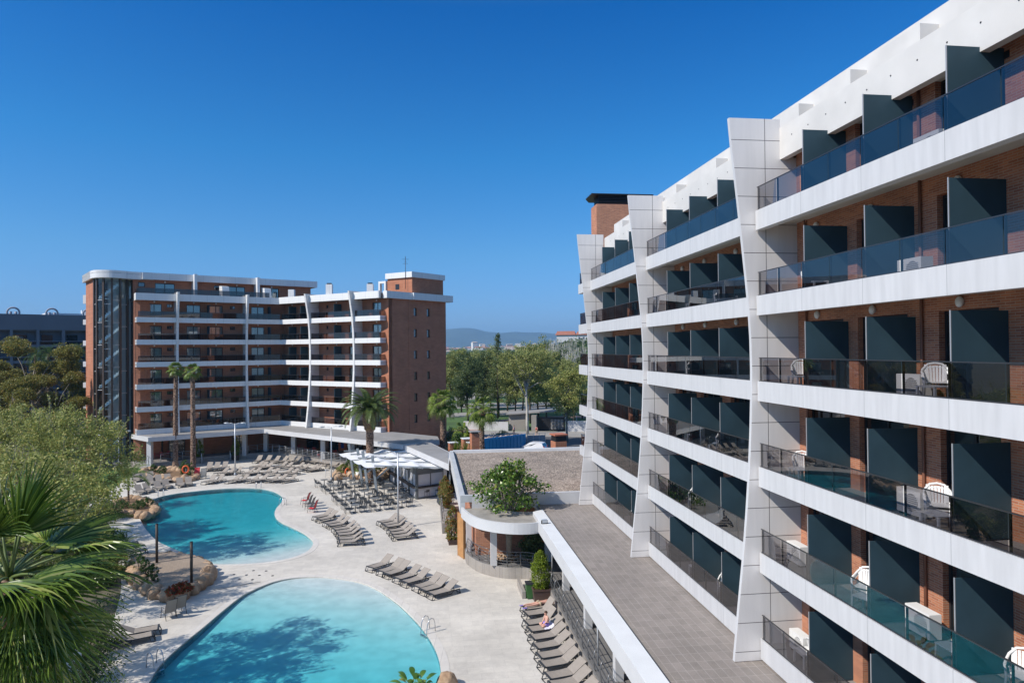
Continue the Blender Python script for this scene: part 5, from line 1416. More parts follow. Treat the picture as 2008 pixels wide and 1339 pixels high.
# park trees
def park(seed, h, R, leafm='leaf_park', n=150, nl=60, narrow=1.0):
    r = random.Random(seed); lob = []
    for i in range(8):
        z = h * (.34 + .62 * i / 8); q = R * (.85 if i < 6 else .5); a = r.uniform(0, 6.28); lob.append((q * .45 * cos(a), q * .45 * sin(a), z, q * .75, 1.0))
    return tree_meshes(seed, h, h * .30, lob, n, nl, .32, .85, leafm, 'bark_dark', .2, 9, .8)
PK = [park(21, 15.5, 3.6), park(22, 16.5, 3.9), park(23, 15, 3.4, 'leaf_dark'), park(24, 16, 3.2)]
rr = random.Random(99)
spec = [(882, 150, 1.0, 0), (905, 162, 1.0, 3), (918, 138, .95, 2), (934, 168, 1.0, 1), (948, 150, 1.0, 2), (962, 176, 1.02, 0), (978, 150, 1.0, 3), (995, 164, 1.02, 2), (1010, 145, .98, 0), (1024, 158, 1.05, 1), (1040, 136, 1.04, 3), (1056, 150, 1.08, 1), (1072, 140, .95, 0), (1092, 160, .96, 3), (1108, 146, .85, 0), (1124, 134, .86, 1), (1142, 144, .84, 3), (1100, 200, 1.0, 2), (890, 190, 1.0, 2), (925, 205, 1.0, 0), (970, 210, 1.02, 1), (1020, 205, 1.0, 2), (1060, 215, 1.0, 0), (1140, 210, .95, 2), (898, 176, 1.0, 0), (1000, 190, 1.0, 3)]
for i, (px_, Y_, sc, k) in enumerate(sorted(spec)):
    q = atY(px_, 800, Y_)
    kind = ['olive green', 'broad yellow green', 'dark green', 'slim olive'][k]
    plant_tree('park_tree', PK[k], (q.x, q.y, 0), rr.uniform(0, 6), sc * rr.uniform(.96, 1.04), f'{kind} park tree, {ORD[i % 13]} from the left in the {"left" if i < 13 else "right"} half', group='park trees between the two hotels')
# dark conifer spire
r = random.Random(4); b = MB().m('leaf_dark')
for i in range(90):
    z = 4 + 14.5 * (i / 90); q = (1 - i / 90) * 2.3 + .15; a = r.uniform(0, 6.28); cluster(b, Vector((q * .7 * cos(a), q * .7 * sin(a), z)), .5 + q * .28, 34, .3, r, .7)
cm_ = (MB().m('bark_dark').tube([(0, 0, 0), (0, 0, 17)], [.22, .04], 7).mesh('trunk'), b.mesh('crown'))
q = atY(976, 800, 146); plant_tree('conifer', cm_, (q.x, q.y, 0), 0, .98, 'dark pointed conifer rising above the park trees')
# close street tree with pale forked limbs by the gate house
q = atY(1034, 800, 118)
lob = [(0, 0, 12.2, 3.2, .8), (2, .5, 13.2, 2.4, .8), (-2, 0, 11.2, 2.6, .8), (3.4, 0, 10.4, 2.0, .8), (-3.2, .5, 12.8, 2.0, .8)]
plant_tree('plane_tree', tree_meshes(31, 15.5, 4.5, lob, 190, 60, .28, .8, 'leaf_park', 'bark_pale', .3, 14), (q.x, q.y, 0), 0, 1.0, 'tall plane tree with pale forked limbs beside the gate house')
q = atY(1112, 800, 108); lob = [(0, 0, 8.5, 3.2, 1.0), (1.5, 0, 10.5, 2.3, .9), (-1.8, .5, 9.5, 2.2, .9), (0, 0, 6, 2.4, .8)]
plant_tree('plane_tree', tree_meshes(32, 13, 4, lob, 170, 60, .28, .8, 'leaf_plane', 'bark_gray', .22, 10), (q.x, q.y, 0), 0, .96, 'yellow green street tree against the white wing edge')
# bare pale poplars and the wooded rise beyond
b0 = MB().m('bark_pale'); r = random.Random(8)
b0.tube([(0, 0, 0), (.2, 0, 9), (0, 0, 17)], [.18, .12, .02], 6)
for i in range(26):
    z = 3 + 12 * r.random(); a = r.uniform(0, 6.28); L_ = 1.2 + (16 - z) * .25; b0.tube([(0, 0, z), (.5 * cos(a) * L_ * .5, .5 * sin(a) * L_ * .5, z + L_ * .7), (.6 * cos(a) * L_ * .6, .6 * sin(a) * L_ * .6, z + L_ * 1.5)], [.07, .05, .02], 5)
pm = b0.mesh('trunk'); r = random.Random(3)
for i in range(26):
    px_ = 1062 + i * 3.4; Y_ = r.uniform(250, 330); q = atY(px_, 700, Y_)
    o = bpy.data.objects.new('bare_poplar', pm); COL.objects.link(o); o.location = (q.x, q.y, 0); o.rotation_euler = (0, 0, r.uniform(0, 6)); o.scale = (1.1, 1.1, r.uniform(.9, 1.15))
    tag(o, 'leafless pale poplar in the row beyond the park, right of centre', 'tree', 'row of bare poplars')
b = MB().m('leaf_dark'); r = random.Random(5)
for i in range(1500):
    px_ = r.uniform(1046, 1160) if i % 3 else r.uniform(870, 1420); Y_ = r.uniform(305, 540); q = atY(px_, 690, Y_); hz = (15 + 5 * (px_ - 1046) / 110 if px_ > 1046 else 12)
    cluster(b, Vector((q.x, q.y, r.uniform(.35, 1) * hz)), 2.3, 16, 1.3, r)
tag(b.build('distant_wood'), 'far green wood that reads as one mass behind the poplars', 'wood', kind='stuff')

# ---- palms
def fan_palm(seed, crown, nf, pet, blade, nseg=30, leafm='frond_green', zmin=-.9, zmax=1.35, spread=2.5, droop=.5, trunk=True, base=None, tr=.2, skirt=10, azs=None, name='fan_palm', label='', wseg=1.0, group=None, spl=.42, bend=.18):
    r = random.Random(seed); C = Vector(crown); root = thing(name, (C.x, C.y, 0) if base is None else base, 0, label, 'palm tree', group); O = Vector(root.location)
    b = MB().m(leafm); pt = MB().m('petiole'); dry = MB().m('frond_dry')
    for i in range(nf):
        el = zmax - (zmax - zmin) * ((i + .5) / nf) ** .85; az = i * 2.39996 + r.uniform(-.25, .25)
        if azs: az, el = azs[i]
        d = Vector((cos(az) * cos(el), sin(az) * cos(el), sin(el))); L = pet * r.uniform(.85, 1.15)
        c0 = C - O; pts = []
        for k in range(5):
            t_ = k / 4; pts.append(c0 + d * L * t_ + Vector((0, 0, -.22 * L * t_ * t_ * (1 if el < 1 else .2))))
        pt.tube(pts, [.026 * blade, .022 * blade, .018 * blade, .015 * blade, .012 * blade], 5)
        hub = pts[-1]; ax = (pts[-1] - pts[-2]).normalized(); sd = ax.cross(Vector((0, 0, 1)))
        if sd.length < .1: sd = Vector((1, 0, 0))
        sd.normalize(); nr = sd.cross(ax).normalized()
        tw = r.uniform(-.5, .5); sd, nr = (sd * cos(tw) + nr * sin(tw)), (nr * cos(tw) - sd * sin(tw))
        BL = blade * r.uniform(.85, 1.12); old = el < zmin + .25 and not azs
        for s in range(nseg):
            a = -spread / 2 + spread * s / (nseg - 1); dd = (ax * cos(a) + sd * sin(a)).normalized(); side = (-ax * sin(a) + sd * cos(a)).normalized()
            Ls = BL * (1 - .22 * abs(a / (spread / 2)) ** 2) * r.uniform(.92, 1.05); fold = nr * (.018 if s % 2 else -.018) * blade
            tip_d = r.uniform(.6, 1.3) * droop; k = len(b.v); nn_ = 7
            sp_t = spl; wmax = spread * BL * sp_t / nseg * .66 * wseg
            for q in range(nn_):
                t_ = q / (nn_ - 1)
                w_ = (wmax * (t_ / sp_t)) if t_ < sp_t else wmax * max(.03, 1 - ((t_ - sp_t) / (1 - sp_t)) ** .8)
                w_ = max(w_, .004)
                fall = Vector((0, 0, -1)) * (Ls * tip_d * max(0, t_ - .42) ** 2 * 1.9) + nr * (-bend * Ls * (a / spread) ** 2 * t_ * 2)
                p = hub + dd * Ls * t_ * (1 - .25 * tip_d * max(0, t_ - .5)) + fall
                b.v += [tuple(p - side * w_ - nr * .012 * blade * (1 if t_ > 0 else 0)), tuple(p + nr * .014 * blade * sin(pi * min(1, t_ * 1.4))), tuple(p + side * w_ - nr * .012 * blade * (1 if t_ > 0 else 0))]
            for q in range(nn_ - 1):
                u = k + 3 * q; b.face((u, u + 3, u + 4, u + 1)); b.face((u + 1, u + 4, u + 5, u + 2))
    if trunk:
        H = (C - O).z; lean = Vector(((C - O).x, (C - O).y, 0)); t = MB().m('bark_palm'); P = []; R_ = []
        for k in range(28):
            t_ = k / 27; P.append(lean * t_ ** 1.5 + Vector((0, 0, H * t_))); R_.append(tr * (1.18 - .3 * t_ + (.35 * max(0, 1 - t_ * 14))) * (1.07 if k % 2 else .95))
        t.tube(P, R_, 10)
        for k in range(110 if tr > .15 else 60):
            t_ = r.random(); a = r.uniform(0, 6.28); p = lean * t_ ** 1.5 + Vector((cos(a) * tr * 1.02, sin(a) * tr * 1.02, H * t_)); t.obox(p, (cos(a), sin(a), .5), (-sin(a), cos(a), 0), (0, 0, 1), .05, .06, .05)
        t.build('trunk', root)
        for k in range(skirt):
            a = r.uniform(0, 6.28); p = lean + Vector((cos(a) * tr, sin(a) * tr, H - r.uniform(0, .5))); dry.bar(p, p + Vector((cos(a) * .25, sin(a) * .25, -r.uniform(.5, 1.0))) * blade, .1 * blade, .015)
        if skirt: dry.build('dead_skirt', root)
    b.build('fronds', root); pt.build('petioles', root)
    return root
def fr_at(px, py, Y, C):     # azimuth / elevation of a frond that points from the crown centre towards a spot
    p = atY(px, py, Y) - C; return math.atan2(p.y, p.x), math.atan2(p.z, math.hypot(p.x, p.y))
CP = atY(18, 1135, 12.2)
tg = [(100, 1085, 11.6), (175, 1140, 11.4), (20, 1262, 11.0), (160, 985, 13.2), (215, 1010, 12.8), (60, 960, 12.6), (-10, 940, 12.8), (110, 1010, 13.4), (60, 1180, 11.0), (140, 1240, 11.6),
      (-60, 1240, 11.4), (-80, 1050, 12), (-40, 1330, 11.2), (60, 1040, 13.6), (-120, 1150, 12), (40, 1120, 10.9), (-60, 980, 13), (90, 1330, 11.9), (0, 1060, 13.4), (60, 1100, 13.6), (20, 1150, 13.6), (-30, 1110, 10.8), (110, 1150, 13.2), (150, 1090, 12.6), (40, 1000, 12.0), (-20, 1000, 11.6), (30, 1200, 11.6), (100, 1200, 13.4), (-60, 1160, 12.8), (10, 1080, 13.9), (70, 1150, 14), (-10, 1290, 12.4), (60, 1290, 13), (-90, 1300, 12), (130, 1040, 13.6)]
fan_palm(41, tuple(CP), len(tg), 1.0, 1.48, nseg=27, spl=.34, leafm='frond_near', bend=.07, azs=[fr_at(x, y, Y, CP) for x, y, Y in tg], droop=.26, base=(CP.x - .3, CP.y, 0), tr=.24, skirt=14, label='close fan palm whose big glossy fronds fill the lower left corner', spread=2.7)
for bx, by, tx, ty, lb in ((344, 918, 345, 724, 'left of the two tall slender fan palms in the rock bed'), (379, 927, 377.5, 727, 'right of the two tall slender fan palms in the rock bed')):
    g = at(bx, by); c = atY(tx, ty, g.y); fan_palm(int(bx), tuple(c), 22, .55, .75, nseg=14, zmin=-.6, base=tuple(g), tr=.27, skirt=26, label=lb, leafm='frond_green', wseg=1.6, droop=.6, group='pair of tall fan palms')
for tx, ty, Y_, lb, hh in ((868, 786, 84, 'fan palm with ragged bright crown nearest the shaded brick end wall', 0), (944, 802, 80, 'fan palm behind the blue container with ragged bright crown', 0)):
    c = atY(tx, ty, Y_); fan_palm(int(tx), tuple(c), 30, 1.1, 1.2, nseg=18, zmin=-.75, base=(c.x, c.y, 0), tr=.33, skirt=14, label=lb, leafm='frond_bright', wseg=1.5, droop=.9, group='pair of ragged fan palms')
c = atY(905, 845, 92); fan_palm(77, tuple(c), 20, .8, 1.0, nseg=16, zmin=-1.0, base=(c.x, c.y, 0), tr=.2, skirt=4, label='short fan palm half hidden between the two ragged fan palms', leafm='frond_bright', wseg=1.5, droop=1.0)
def feather_palm(seed, loc, H, R, nf, label, tr=.35, leafn=34, lsz=.42, leafm='frond_date', bulb=True, zmin=-.5, name='date_palm', gr=None, pot=False):
    r = random.Random(seed); root = thing(name, loc, 0, label, 'palm tree', gr); b = MB().m(leafm); rc = MB().m('petiole')
    for i in range(nf):
        el = 1.4 - (1.4 - zmin) * ((i + .5) / nf) ** .8; az = i * 2.39996 + r.uniform(-.2, .2); L = R * r.uniform(.9, 1.1) * 1.12; d = Vector((cos(az), sin(az), 0)); pts = []
        for k in range(13):
            t_ = k / 12; e_ = el - 1.55 * t_ ** 1.4 * (.75 + .25 * cos(el)); 
            pts.append((pts[-1] + (d * cos(e_) + Vector((0, 0, sin(e_)))) * L / 12) if pts else Vector((0, 0, H)))
        rc.tube(pts[::2], [.035 * R / 3.5] * 3 + [.02 * R / 3.5] * 3 + [.01] * (len(pts[::2]) - 6), 4)
        for k in range(leafn):
            t_ = .1 + .88 * k / leafn; f = t_ * 12; j = min(int(f), 11); p = pts[j].lerp(pts[j + 1], f - j); tn = (pts[j + 1] - pts[j]).normalized(); sd = tn.cross(Vector((0, 0, 1)));
            if sd.length < .05: sd = Vector((1, 0, 0))
            sd.normalize(); up_ = sd.cross(tn)
            for s in (-1, 1):
                ll = lsz * R / 3.5 * (sin(pi * min(.97, t_ * .9 + .1)) ** .6) * r.uniform(.9, 1.15) * 1.5; dr = (sd * s * .8 + tn * .55 + up_ * .28).normalized(); w_ = .022 * R / 3.5 * 1.5
                k0 = len(b.v); e1 = p + dr * ll * .55; e2 = p + dr * ll + Vector((0, 0, -.22 * ll)); q_ = tn * w_
                b.v += [tuple(p - q_), tuple(p + q_), tuple(e1 + q_ * 1.2), tuple(e1 - q_ * 1.2), tuple(e2)]; b.face((k0, k0 + 1, k0 + 2, k0 + 3)); b.face((k0 + 3, k0 + 2, k0 + 4))
    t = MB().m('bark_palm'); P = [(0, 0, H * k / 20) for k in range(21)]; t.tube(P, [tr * (1.04 if k % 2 else .97) for k in range(21)], 12)
    if bulb:
        t.lathe([(tr, H - 2.3), (tr * 1.45, H - 1.7), (tr * 1.75, H - 1.1), (tr * 1.7, H - .5), (tr * 1.2, H - .05)], n=14)
    t.build('trunk', root)
    if bulb:
        t = MB().m('frond_dry')
        for k in range(220):
            a = r.uniform(0, 6.28); z = H - r.uniform(.1, 2.1); q = tr * (1.72 - abs(H - .95 - z) * .45); t.obox((cos(a) * q, sin(a) * q, z), (cos(a), sin(a), .9), (-sin(a), cos(a), 0), (0, 0, 1), .09, .07, .035)
        t.build('leaf_bases', root)
    b.build('fronds', root); rc.build('rachis', root); return root
c = atY(725, 812, 75.5); feather_palm(51, (c.x, c.y, 0), c.z + .35, 3.3, 58, 'stout date palm with arching crown before the right hotel wing', tr=.42, zmin=.12)
# small feather palms
for px_, py_, H_, R_, lb in ((252, 962, 2.4, 2.3, 'young feather palm on the rock outcrop beside the far pool'), (241, 1096, .5, 1.5, 'low sago palm beside the shaded loungers'), (702, 938, 1.2, 1.2, 'potted kentia palm beside the leaning columns'), (710, 946, .9, .9, 'smaller potted palm beside the kentia')):
    g = at(px_, 990 if py_ == 962 else py_); feather_palm(px_, (g.x, g.y, .35 if 'potted' in lb else .2), H_, R_, 18, lb, tr=.09, leafn=24, lsz=.6, bulb=False, zmin=.1, name='small_palm', leafm='frond_green')
for px_, py_, h_, lb in ((702, 938.5, .85, 'tall white tapered planter of the potted palm'), (710, 946.5, .5, 'short white planter beside the tall one')):
    g = at(px_, py_); o = thing('planter', (g.x, g.y, 0), 0, lb, 'planter'); MB().m('white_plastic').lathe([(.2, 0), (.29, h_), (.25, h_), (.24, h_ - .06)], n=16).build('pot', o); MB().m('dark_wood').lathe([(.24, h_ - .1), (.24, h_ - .07)], n=16).build('soil', o)
b = MB().m('leaf_bush'); r = random.Random(33)
for i in range(520):
    x = r.uniform(-60, 236); y = r.uniform(1010, 1420); q = at(x, y)
    if 60 < x < 160 and y > 1100 and r.random() < .85: continue
    cluster(b, Vector((q.x, q.y, r.uniform(.1, .5))), .5, 26, .12, r, .5)
tag(b.build('ground_cover'), 'low green ground cover among the hedges left of the deck', 'ground cover', kind='stuff')
# ---- ficus through the porch roof
q = sw(44.8, 5.35, 0); r = random.Random(61); root = thing('ficus_tree', tuple(q), 0, 'round crowned rubber fig tree growing up through the round porch roof', 'tree')
t = MB().m('bark_gray'); b = MB().m('leaf_ficus'); cc = []
for i in range(26):
    a = i * 2.4; q_ = .25 + 1.85 * ((i % 9) / 8); tip = Vector((q_ * cos(a) * 1.05, q_ * sin(a), 5.2 + 1.9 * (1 - (q_ / 2.4) ** 2) * r.uniform(.5, 1) + .1)); s = Vector((.25 * cos(a), .25 * sin(a), 3.9)); m_ = s.lerp(tip, .5) + Vector((0, 0, .25))
    t.tube([(.1 * cos(a), .1 * sin(a), .75), s, m_, tip], [.055, .045, .03, .012], 6); cc.append(tip); cc.append(m_.lerp(tip, .7) + rdir(r) * .3)
    for _ in range(2): c2 = tip + rdir(r) * .5; t.tube([m_, c2], [.03, .01], 5); cc.append(c2)
for i in range(34):
    a = i * 2.4; q_ = 1.0 + .9 * ((i * 7 % 10) / 10); cc.append(Vector((q_ * cos(a), q_ * sin(a), 4.55 + .75 * ((i * 3 % 7) / 7))))
for c in cc: cluster(b, c, .44, 25, .23, r, .8, .7)
for i in range(14): a = i * .9; cluster(b, Vector((.9 * cos(a) - .3, .7 * sin(a) - .2, 3.9 + .3 * sin(i))), .35, 30, .2, r)
t.build('trunk', root); b.build('crown', root)
def bush(name, loc, rx, ry, h, leafm, label, cat='shrub', n=90, nl=30, ls=.11, z0=0.0, group=None, stem='bark_dark'):
    r = random.Random(int(abs(loc[0] * 100 + loc[1] * 10))); root = thing(name, loc, 0, label, cat, group)
    b = MB().m(leafm)
    for _ in range(n):
        z = r.random(); prof = (sin(pi * min(1, (z * .93 + .12))) ** .5); a = r.uniform(0, 6.28); q = (r.random() ** .35) * prof
        cluster(b, Vector((q * rx * cos(a), q * ry * sin(a), z0 + z * h)), min(rx, ry) * .30, nl, ls, r, 1, .4)
    b.build('foliage', root)
    t = MB().m(stem)
    for i in range(5): a = i * 1.3; t.tube([(.05 * cos(a), .05 * sin(a), 0), (rx * .4 * cos(a), ry * .4 * sin(a), z0 + h * .7)], [.03, .012], 5)
    t.build('stem', root); return root
def pot(loc, w, h, mt, label, rz=0):
    o = thing('planter', loc, rz, label, 'planter'); b = MB().m(mt); k = len(b.v)
    w0 = w * .42; w1 = w * .5
    b.v += [(-w0, -w0, 0), (w0, -w0, 0), (w0, w0, 0), (-w0, w0, 0), (-w1, -w1, h), (w1, -w1, h), (w1, w1, h), (-w1, w1, h)]
    for q in ((0, 3, 2, 1), (0, 1, 5, 4), (1, 2, 6, 5), (2, 3, 7, 6), (3, 0, 4, 7)): b.face(tuple(q))
    b.box(-w1 - .03, w1 + .03, -w1 - .03, -w1 + .04, h - .1, h).box(-w1 - .03, w1 + .03, w1 - .04, w1 + .03, h - .1, h).box(-w1 - .03, -w1 + .04, -w1 + .04, w1 - .04, h - .1, h).box(w1 - .04, w1 + .03, -w1 + .04, w1 - .04, h - .1, h)
    b.build('pot', o); MB().m('dark_wood').box(-w1 + .03, w1 - .03, -w1 + .03, w1 - .03, h - .14, h - .08).build('soil', o)
mat('pot_brown', (.085, .05, .04), .5, var=.15)
g = sw(39.75, 6.6); pot(tuple(g), 1.0, .78, 'pot_brown', 'large square dark brown planter under the lime green conifer', WR)
bush('conifer_shrub', (g.x, g.y, 0), .56, .56, 2.15, 'leaf_cypress', 'lime green oval conifer in the square brown planter', n=210, nl=34, ls=.085, z0=.7)
for x, y, lb in ((391, 906, 'left'), (462, 902, 'right')):
    g = at(x, y); pot((g.x, g.y, 0), .8, .7, 'pot_brown', f'brown planter {lb} of the wide steps to the porch', .6); bush('topiary', (g.x, g.y, 0), .55, .55, 2.2, 'leaf_cypress', f'clipped green topiary cone {lb} of the wide porch steps', n=110, nl=22, ls=.1, z0=.65)
for s_, w_, z0, h_, lb in ((52.2, 1.95, .3, 2.5, 'red tipped photinia bush nearest the wooden screen'), (60.5, 1.75, .85, 2.3, 'red tipped photinia bush on the stone ledge'), (62.3, 1.65, .85, 2.4, 'farther red tipped photinia bush on the stone ledge')):
    g = sw(s_, w_); bush('photinia', (g.x, g.y, 0), .62, .62, h_, 'leaf_red', lb, n=120, nl=26, ls=.12, z0=z0)
g = sw(52.2, 1.95); pot(tuple(g), .8, .4, 'pot_brown', 'low dark planter box under the red tipped bush', WR)
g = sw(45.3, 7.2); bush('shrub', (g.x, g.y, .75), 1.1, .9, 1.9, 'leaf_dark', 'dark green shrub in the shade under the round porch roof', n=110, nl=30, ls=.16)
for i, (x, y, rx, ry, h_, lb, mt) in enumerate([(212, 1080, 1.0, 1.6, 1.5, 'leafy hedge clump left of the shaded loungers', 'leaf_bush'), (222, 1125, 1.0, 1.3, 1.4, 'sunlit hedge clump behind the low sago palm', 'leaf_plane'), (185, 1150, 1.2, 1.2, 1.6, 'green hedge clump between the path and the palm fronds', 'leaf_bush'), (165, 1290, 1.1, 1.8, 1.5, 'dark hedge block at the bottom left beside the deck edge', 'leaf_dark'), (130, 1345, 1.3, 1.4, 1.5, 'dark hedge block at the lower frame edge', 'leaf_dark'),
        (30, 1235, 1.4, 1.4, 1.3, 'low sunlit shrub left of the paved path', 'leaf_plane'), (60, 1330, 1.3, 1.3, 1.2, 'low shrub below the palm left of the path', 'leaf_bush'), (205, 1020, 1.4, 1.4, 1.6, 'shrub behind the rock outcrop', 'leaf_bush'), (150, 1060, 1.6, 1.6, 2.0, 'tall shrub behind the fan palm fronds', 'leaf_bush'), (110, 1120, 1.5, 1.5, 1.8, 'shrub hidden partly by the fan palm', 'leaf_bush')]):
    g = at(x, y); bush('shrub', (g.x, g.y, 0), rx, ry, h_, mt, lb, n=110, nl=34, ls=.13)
# potted and bedded plants in rock gardens
def rock_ring(name, pts, label, hmin, hmax, seed, fill='soil', plants=(), z=0.0, rad=.5):
    r = random.Random(seed); MATS.get('soil') or mat('soil', (.20, .12, .065), .95, var=.3, vscale=3); P = [at(x, y) for x, y in pts]; c = sum(P, Vector()) / len(P); root = thing(name, (c.x, c.y, 0), 0, label, 'rock bed')
    loop = smooth_loop([(p.x, p.y) for p in P], 4); L = 0
    b = MB().m(fill).prism([(x - c.x, y - c.y) for x, y in loop], 0.0, hmin * .7); b.build('soil', root)
    last = None
    for i, (x, y) in enumerate(loop + loop[:1]):
        if last is None or math.hypot(x - last[0], y - last[1]) > rad * 1.25:
            last = (x, y); h_ = r.uniform(hmin, hmax); q = MB().m('rock'); q.blob((x - c.x, y - c.y, h_ * .35), (rad * r.uniform(.8, 1.25), rad * r.uniform(.8, 1.2), h_ * .72), 14, 9, .12, r)
            q.build('boulder', root)
    return root, c
rock_ring('rock_bed', [(281, 930), (300, 936), (330, 943), (362, 944), (384, 940), (380, 931), (345, 926), (305, 924)], 'rock edged bed at the foot of the two tall palms', .45, .8, 71, rad=.55)
for i, (x, y) in enumerate([(300, 931), (318, 933), (358, 935), (372, 936), (363, 930)]):
    g = at(x, y); bush('bed_plant', (g.x, g.y, .3), .5, .5, .9 if i < 2 else 1.5, 'leaf_bush', f'{ORD[i]} green plant from the left in the rock bed of the tall palms', 'plant', n=30, nl=20, ls=.14)
rock_ring('rock_outcrop', [(222, 995), (240, 985), (262, 981), (285, 986), (301, 996), (303, 1008), (285, 1016), (258, 1013), (225, 1012), (205, 1005)], 'tan rock outcrop jutting into the left end of the far pool', .4, .65, 72, rad=.42)
for i, (x, y) in enumerate([(270, 1003), (288, 998), (240, 1002)]):
    g = at(x, y); bush('bed_plant', (g.x, g.y, .25), .7, .55, .7, 'leaf_bush', f'{ORD[i]} low plant in the rock outcrop at the far pool', 'plant', n=34, nl=18, ls=.13)
rock_ring('rock_garden', [(658, 940), (664, 930), (685, 920), (715, 908), (745, 905), (760, 915), (755, 935), (735, 943), (700, 938), (680, 936)], 'planted rock garden behind the cafe tables', .4, .9, 73, rad=.55)
for i, (x, y) in enumerate([(672, 933), (684, 928), (698, 925), (715, 920), (735, 920), (745, 928), (728, 932), (700, 932)]):
    g = at(x, y); bush('bed_plant', (g.x, g.y, .3), .7, .6, 1.0 + .25 * (i % 3), 'leaf_bush' if i % 3 else 'leaf_plane', f'{ORD[i]} leafy plant along the rock garden behind the cafe', 'plant', n=36, nl=20, ls=.16)
# platform island between the pools with sun posts
isl = [(262, 1112), (290, 1100), (330, 1098), (370, 1102), (400, 1112), (413, 1128), (405, 1146), (380, 1165), (350, 1178), (320, 1178), (290, 1165), (262, 1140)]
P = [at(x, y, .0) for x, y in isl]; c = sum(P, Vector()) / len(P); isr = thing('rock_platform', (c.x, c.y, 0), 0, 'boulder ringed raised paver platform between the two pools', 'platform')
loop = smooth_loop([(c.x + (p.x - c.x) * .96, c.y + (p.y - c.y) * .96) for p in P], 4)
MB().m('path_paver').prism([(x - c.x, y - c.y) for x, y in loop], 0, .62).build('platform', isr); r = random.Random(74); last = None
for x, y in loop + loop[:1]:
    if last is None or math.hypot(x - last[0], y - last[1]) > .78:
        last = (x, y); q = MB().m('rock'); low = y > c.y + .5; h_ = r.uniform(.6, .9) * (.75 if low else 1.0)
        q.blob((x - c.x, y - c.y, h_ * .38), (r.uniform(.46, .6), r.uniform(.42, .55), h_ * .64), 14, 9, .12, r); q.build('boulder', isr)
for i, (x, y, mt) in enumerate([(352, 1158, 'leaf_flower'), (366, 1154, 'leaf_flower'), (340, 1163, 'leaf_flower'), (300, 1140, 'leaf_bush'), (288, 1130, 'leaf_bush'), (275, 1120, 'leaf_bush')]):
    g = at(x, y, .6); g.z = .55; bush('bed_plant', tuple(g), .45, .35, .5 if i < 3 else 1.1, mt, [f'{ORD[i % 3]} patch of red flowers on the platform edge, right to left', f'{ORD[i % 3]} broad leafed plant at the shaded platform side, right to left'][i > 2], 'plant', n=34, nl=16, ls=.11)
for x, y, yt in ((307.5, 1103, 1027), (375.5, 1143, 1062)):
    g = at(x, y, .6); tp = atY(x, yt, g.y); o = thing('timber_post', (g.x, g.y, .55), 0, ('left' if x < 350 else 'right') + ' dark timber post standing on the rock ringed platform', 'post', 'two dark posts')
    MB().m('dark_wood').tube([(0, 0, 0), (0, 0, tp.z - .55)], .085, 10).build('shaft', o); MB().m('dark_metal').tube([(0, 0, tp.z - .55), (0, 0, tp.z - .53)], .09, 10).build('cap', o)
# plant and boulder at the lower edge of the near pool
g = at(816, 1363); r = random.Random(9); root = thing('strelitzia', tuple(g), 0, 'broad leafed plant poking up at the bottom edge of the near pool', 'plant'); b = MB().m('leaf_ficus'); t = MB().m('petiole')
for i in range(30):
    a = i * 2.4; el = r.uniform(.5, 1.35); L_ = r.uniform(.8, 1.35); d = Vector((cos(a) * cos(el), sin(a) * cos(el), sin(el))); p = d * L_ * .6; t.tube([(0, 0, 0), p * .6, p], .012, 4); s = d.cross(Vector((0, 0, 1))).normalized(); k = len(b.v); nq = 6
    for q in range(nq): t_ = q / (nq - 1); w_ = .13 * sin(pi * (t_ * .9 + .08)); e = p + d * L_ * .55 * t_ - Vector((0, 0, .35 * t_ * t_)); b.v += [tuple(e - s * w_), tuple(e + s * w_)]
    for q in range(nq - 1): b.face((k + 2 * q, k + 2 * q + 1, k + 2 * q + 3, k + 2 * q + 2))
b.build('leaves', root); t.build('stems', root)
g = at(876, 1345); o = thing('boulder', tuple(g), 0, 'lone tan boulder on the deck at the bottom frame edge', 'boulder'); MB().m('rock').blob((0, 0, .2), (.48, .42, .42), 16, 10, .1).build('stone', o)
# pebbles below the fig
b = MB().m('rock'); r = random.Random(6)
for i in range(260): q = sw(r.uniform(44.6, 46.2), r.uniform(4.2, 7.6)); b.blob((q.x, q.y, .8 + r.uniform(0, .12)), r.uniform(.05, .11), 6, 4, .1, r)
tag(b.build('pebble_bed'), 'pink pebbles piled under the round porch', 'pebbles', kind='stuff')
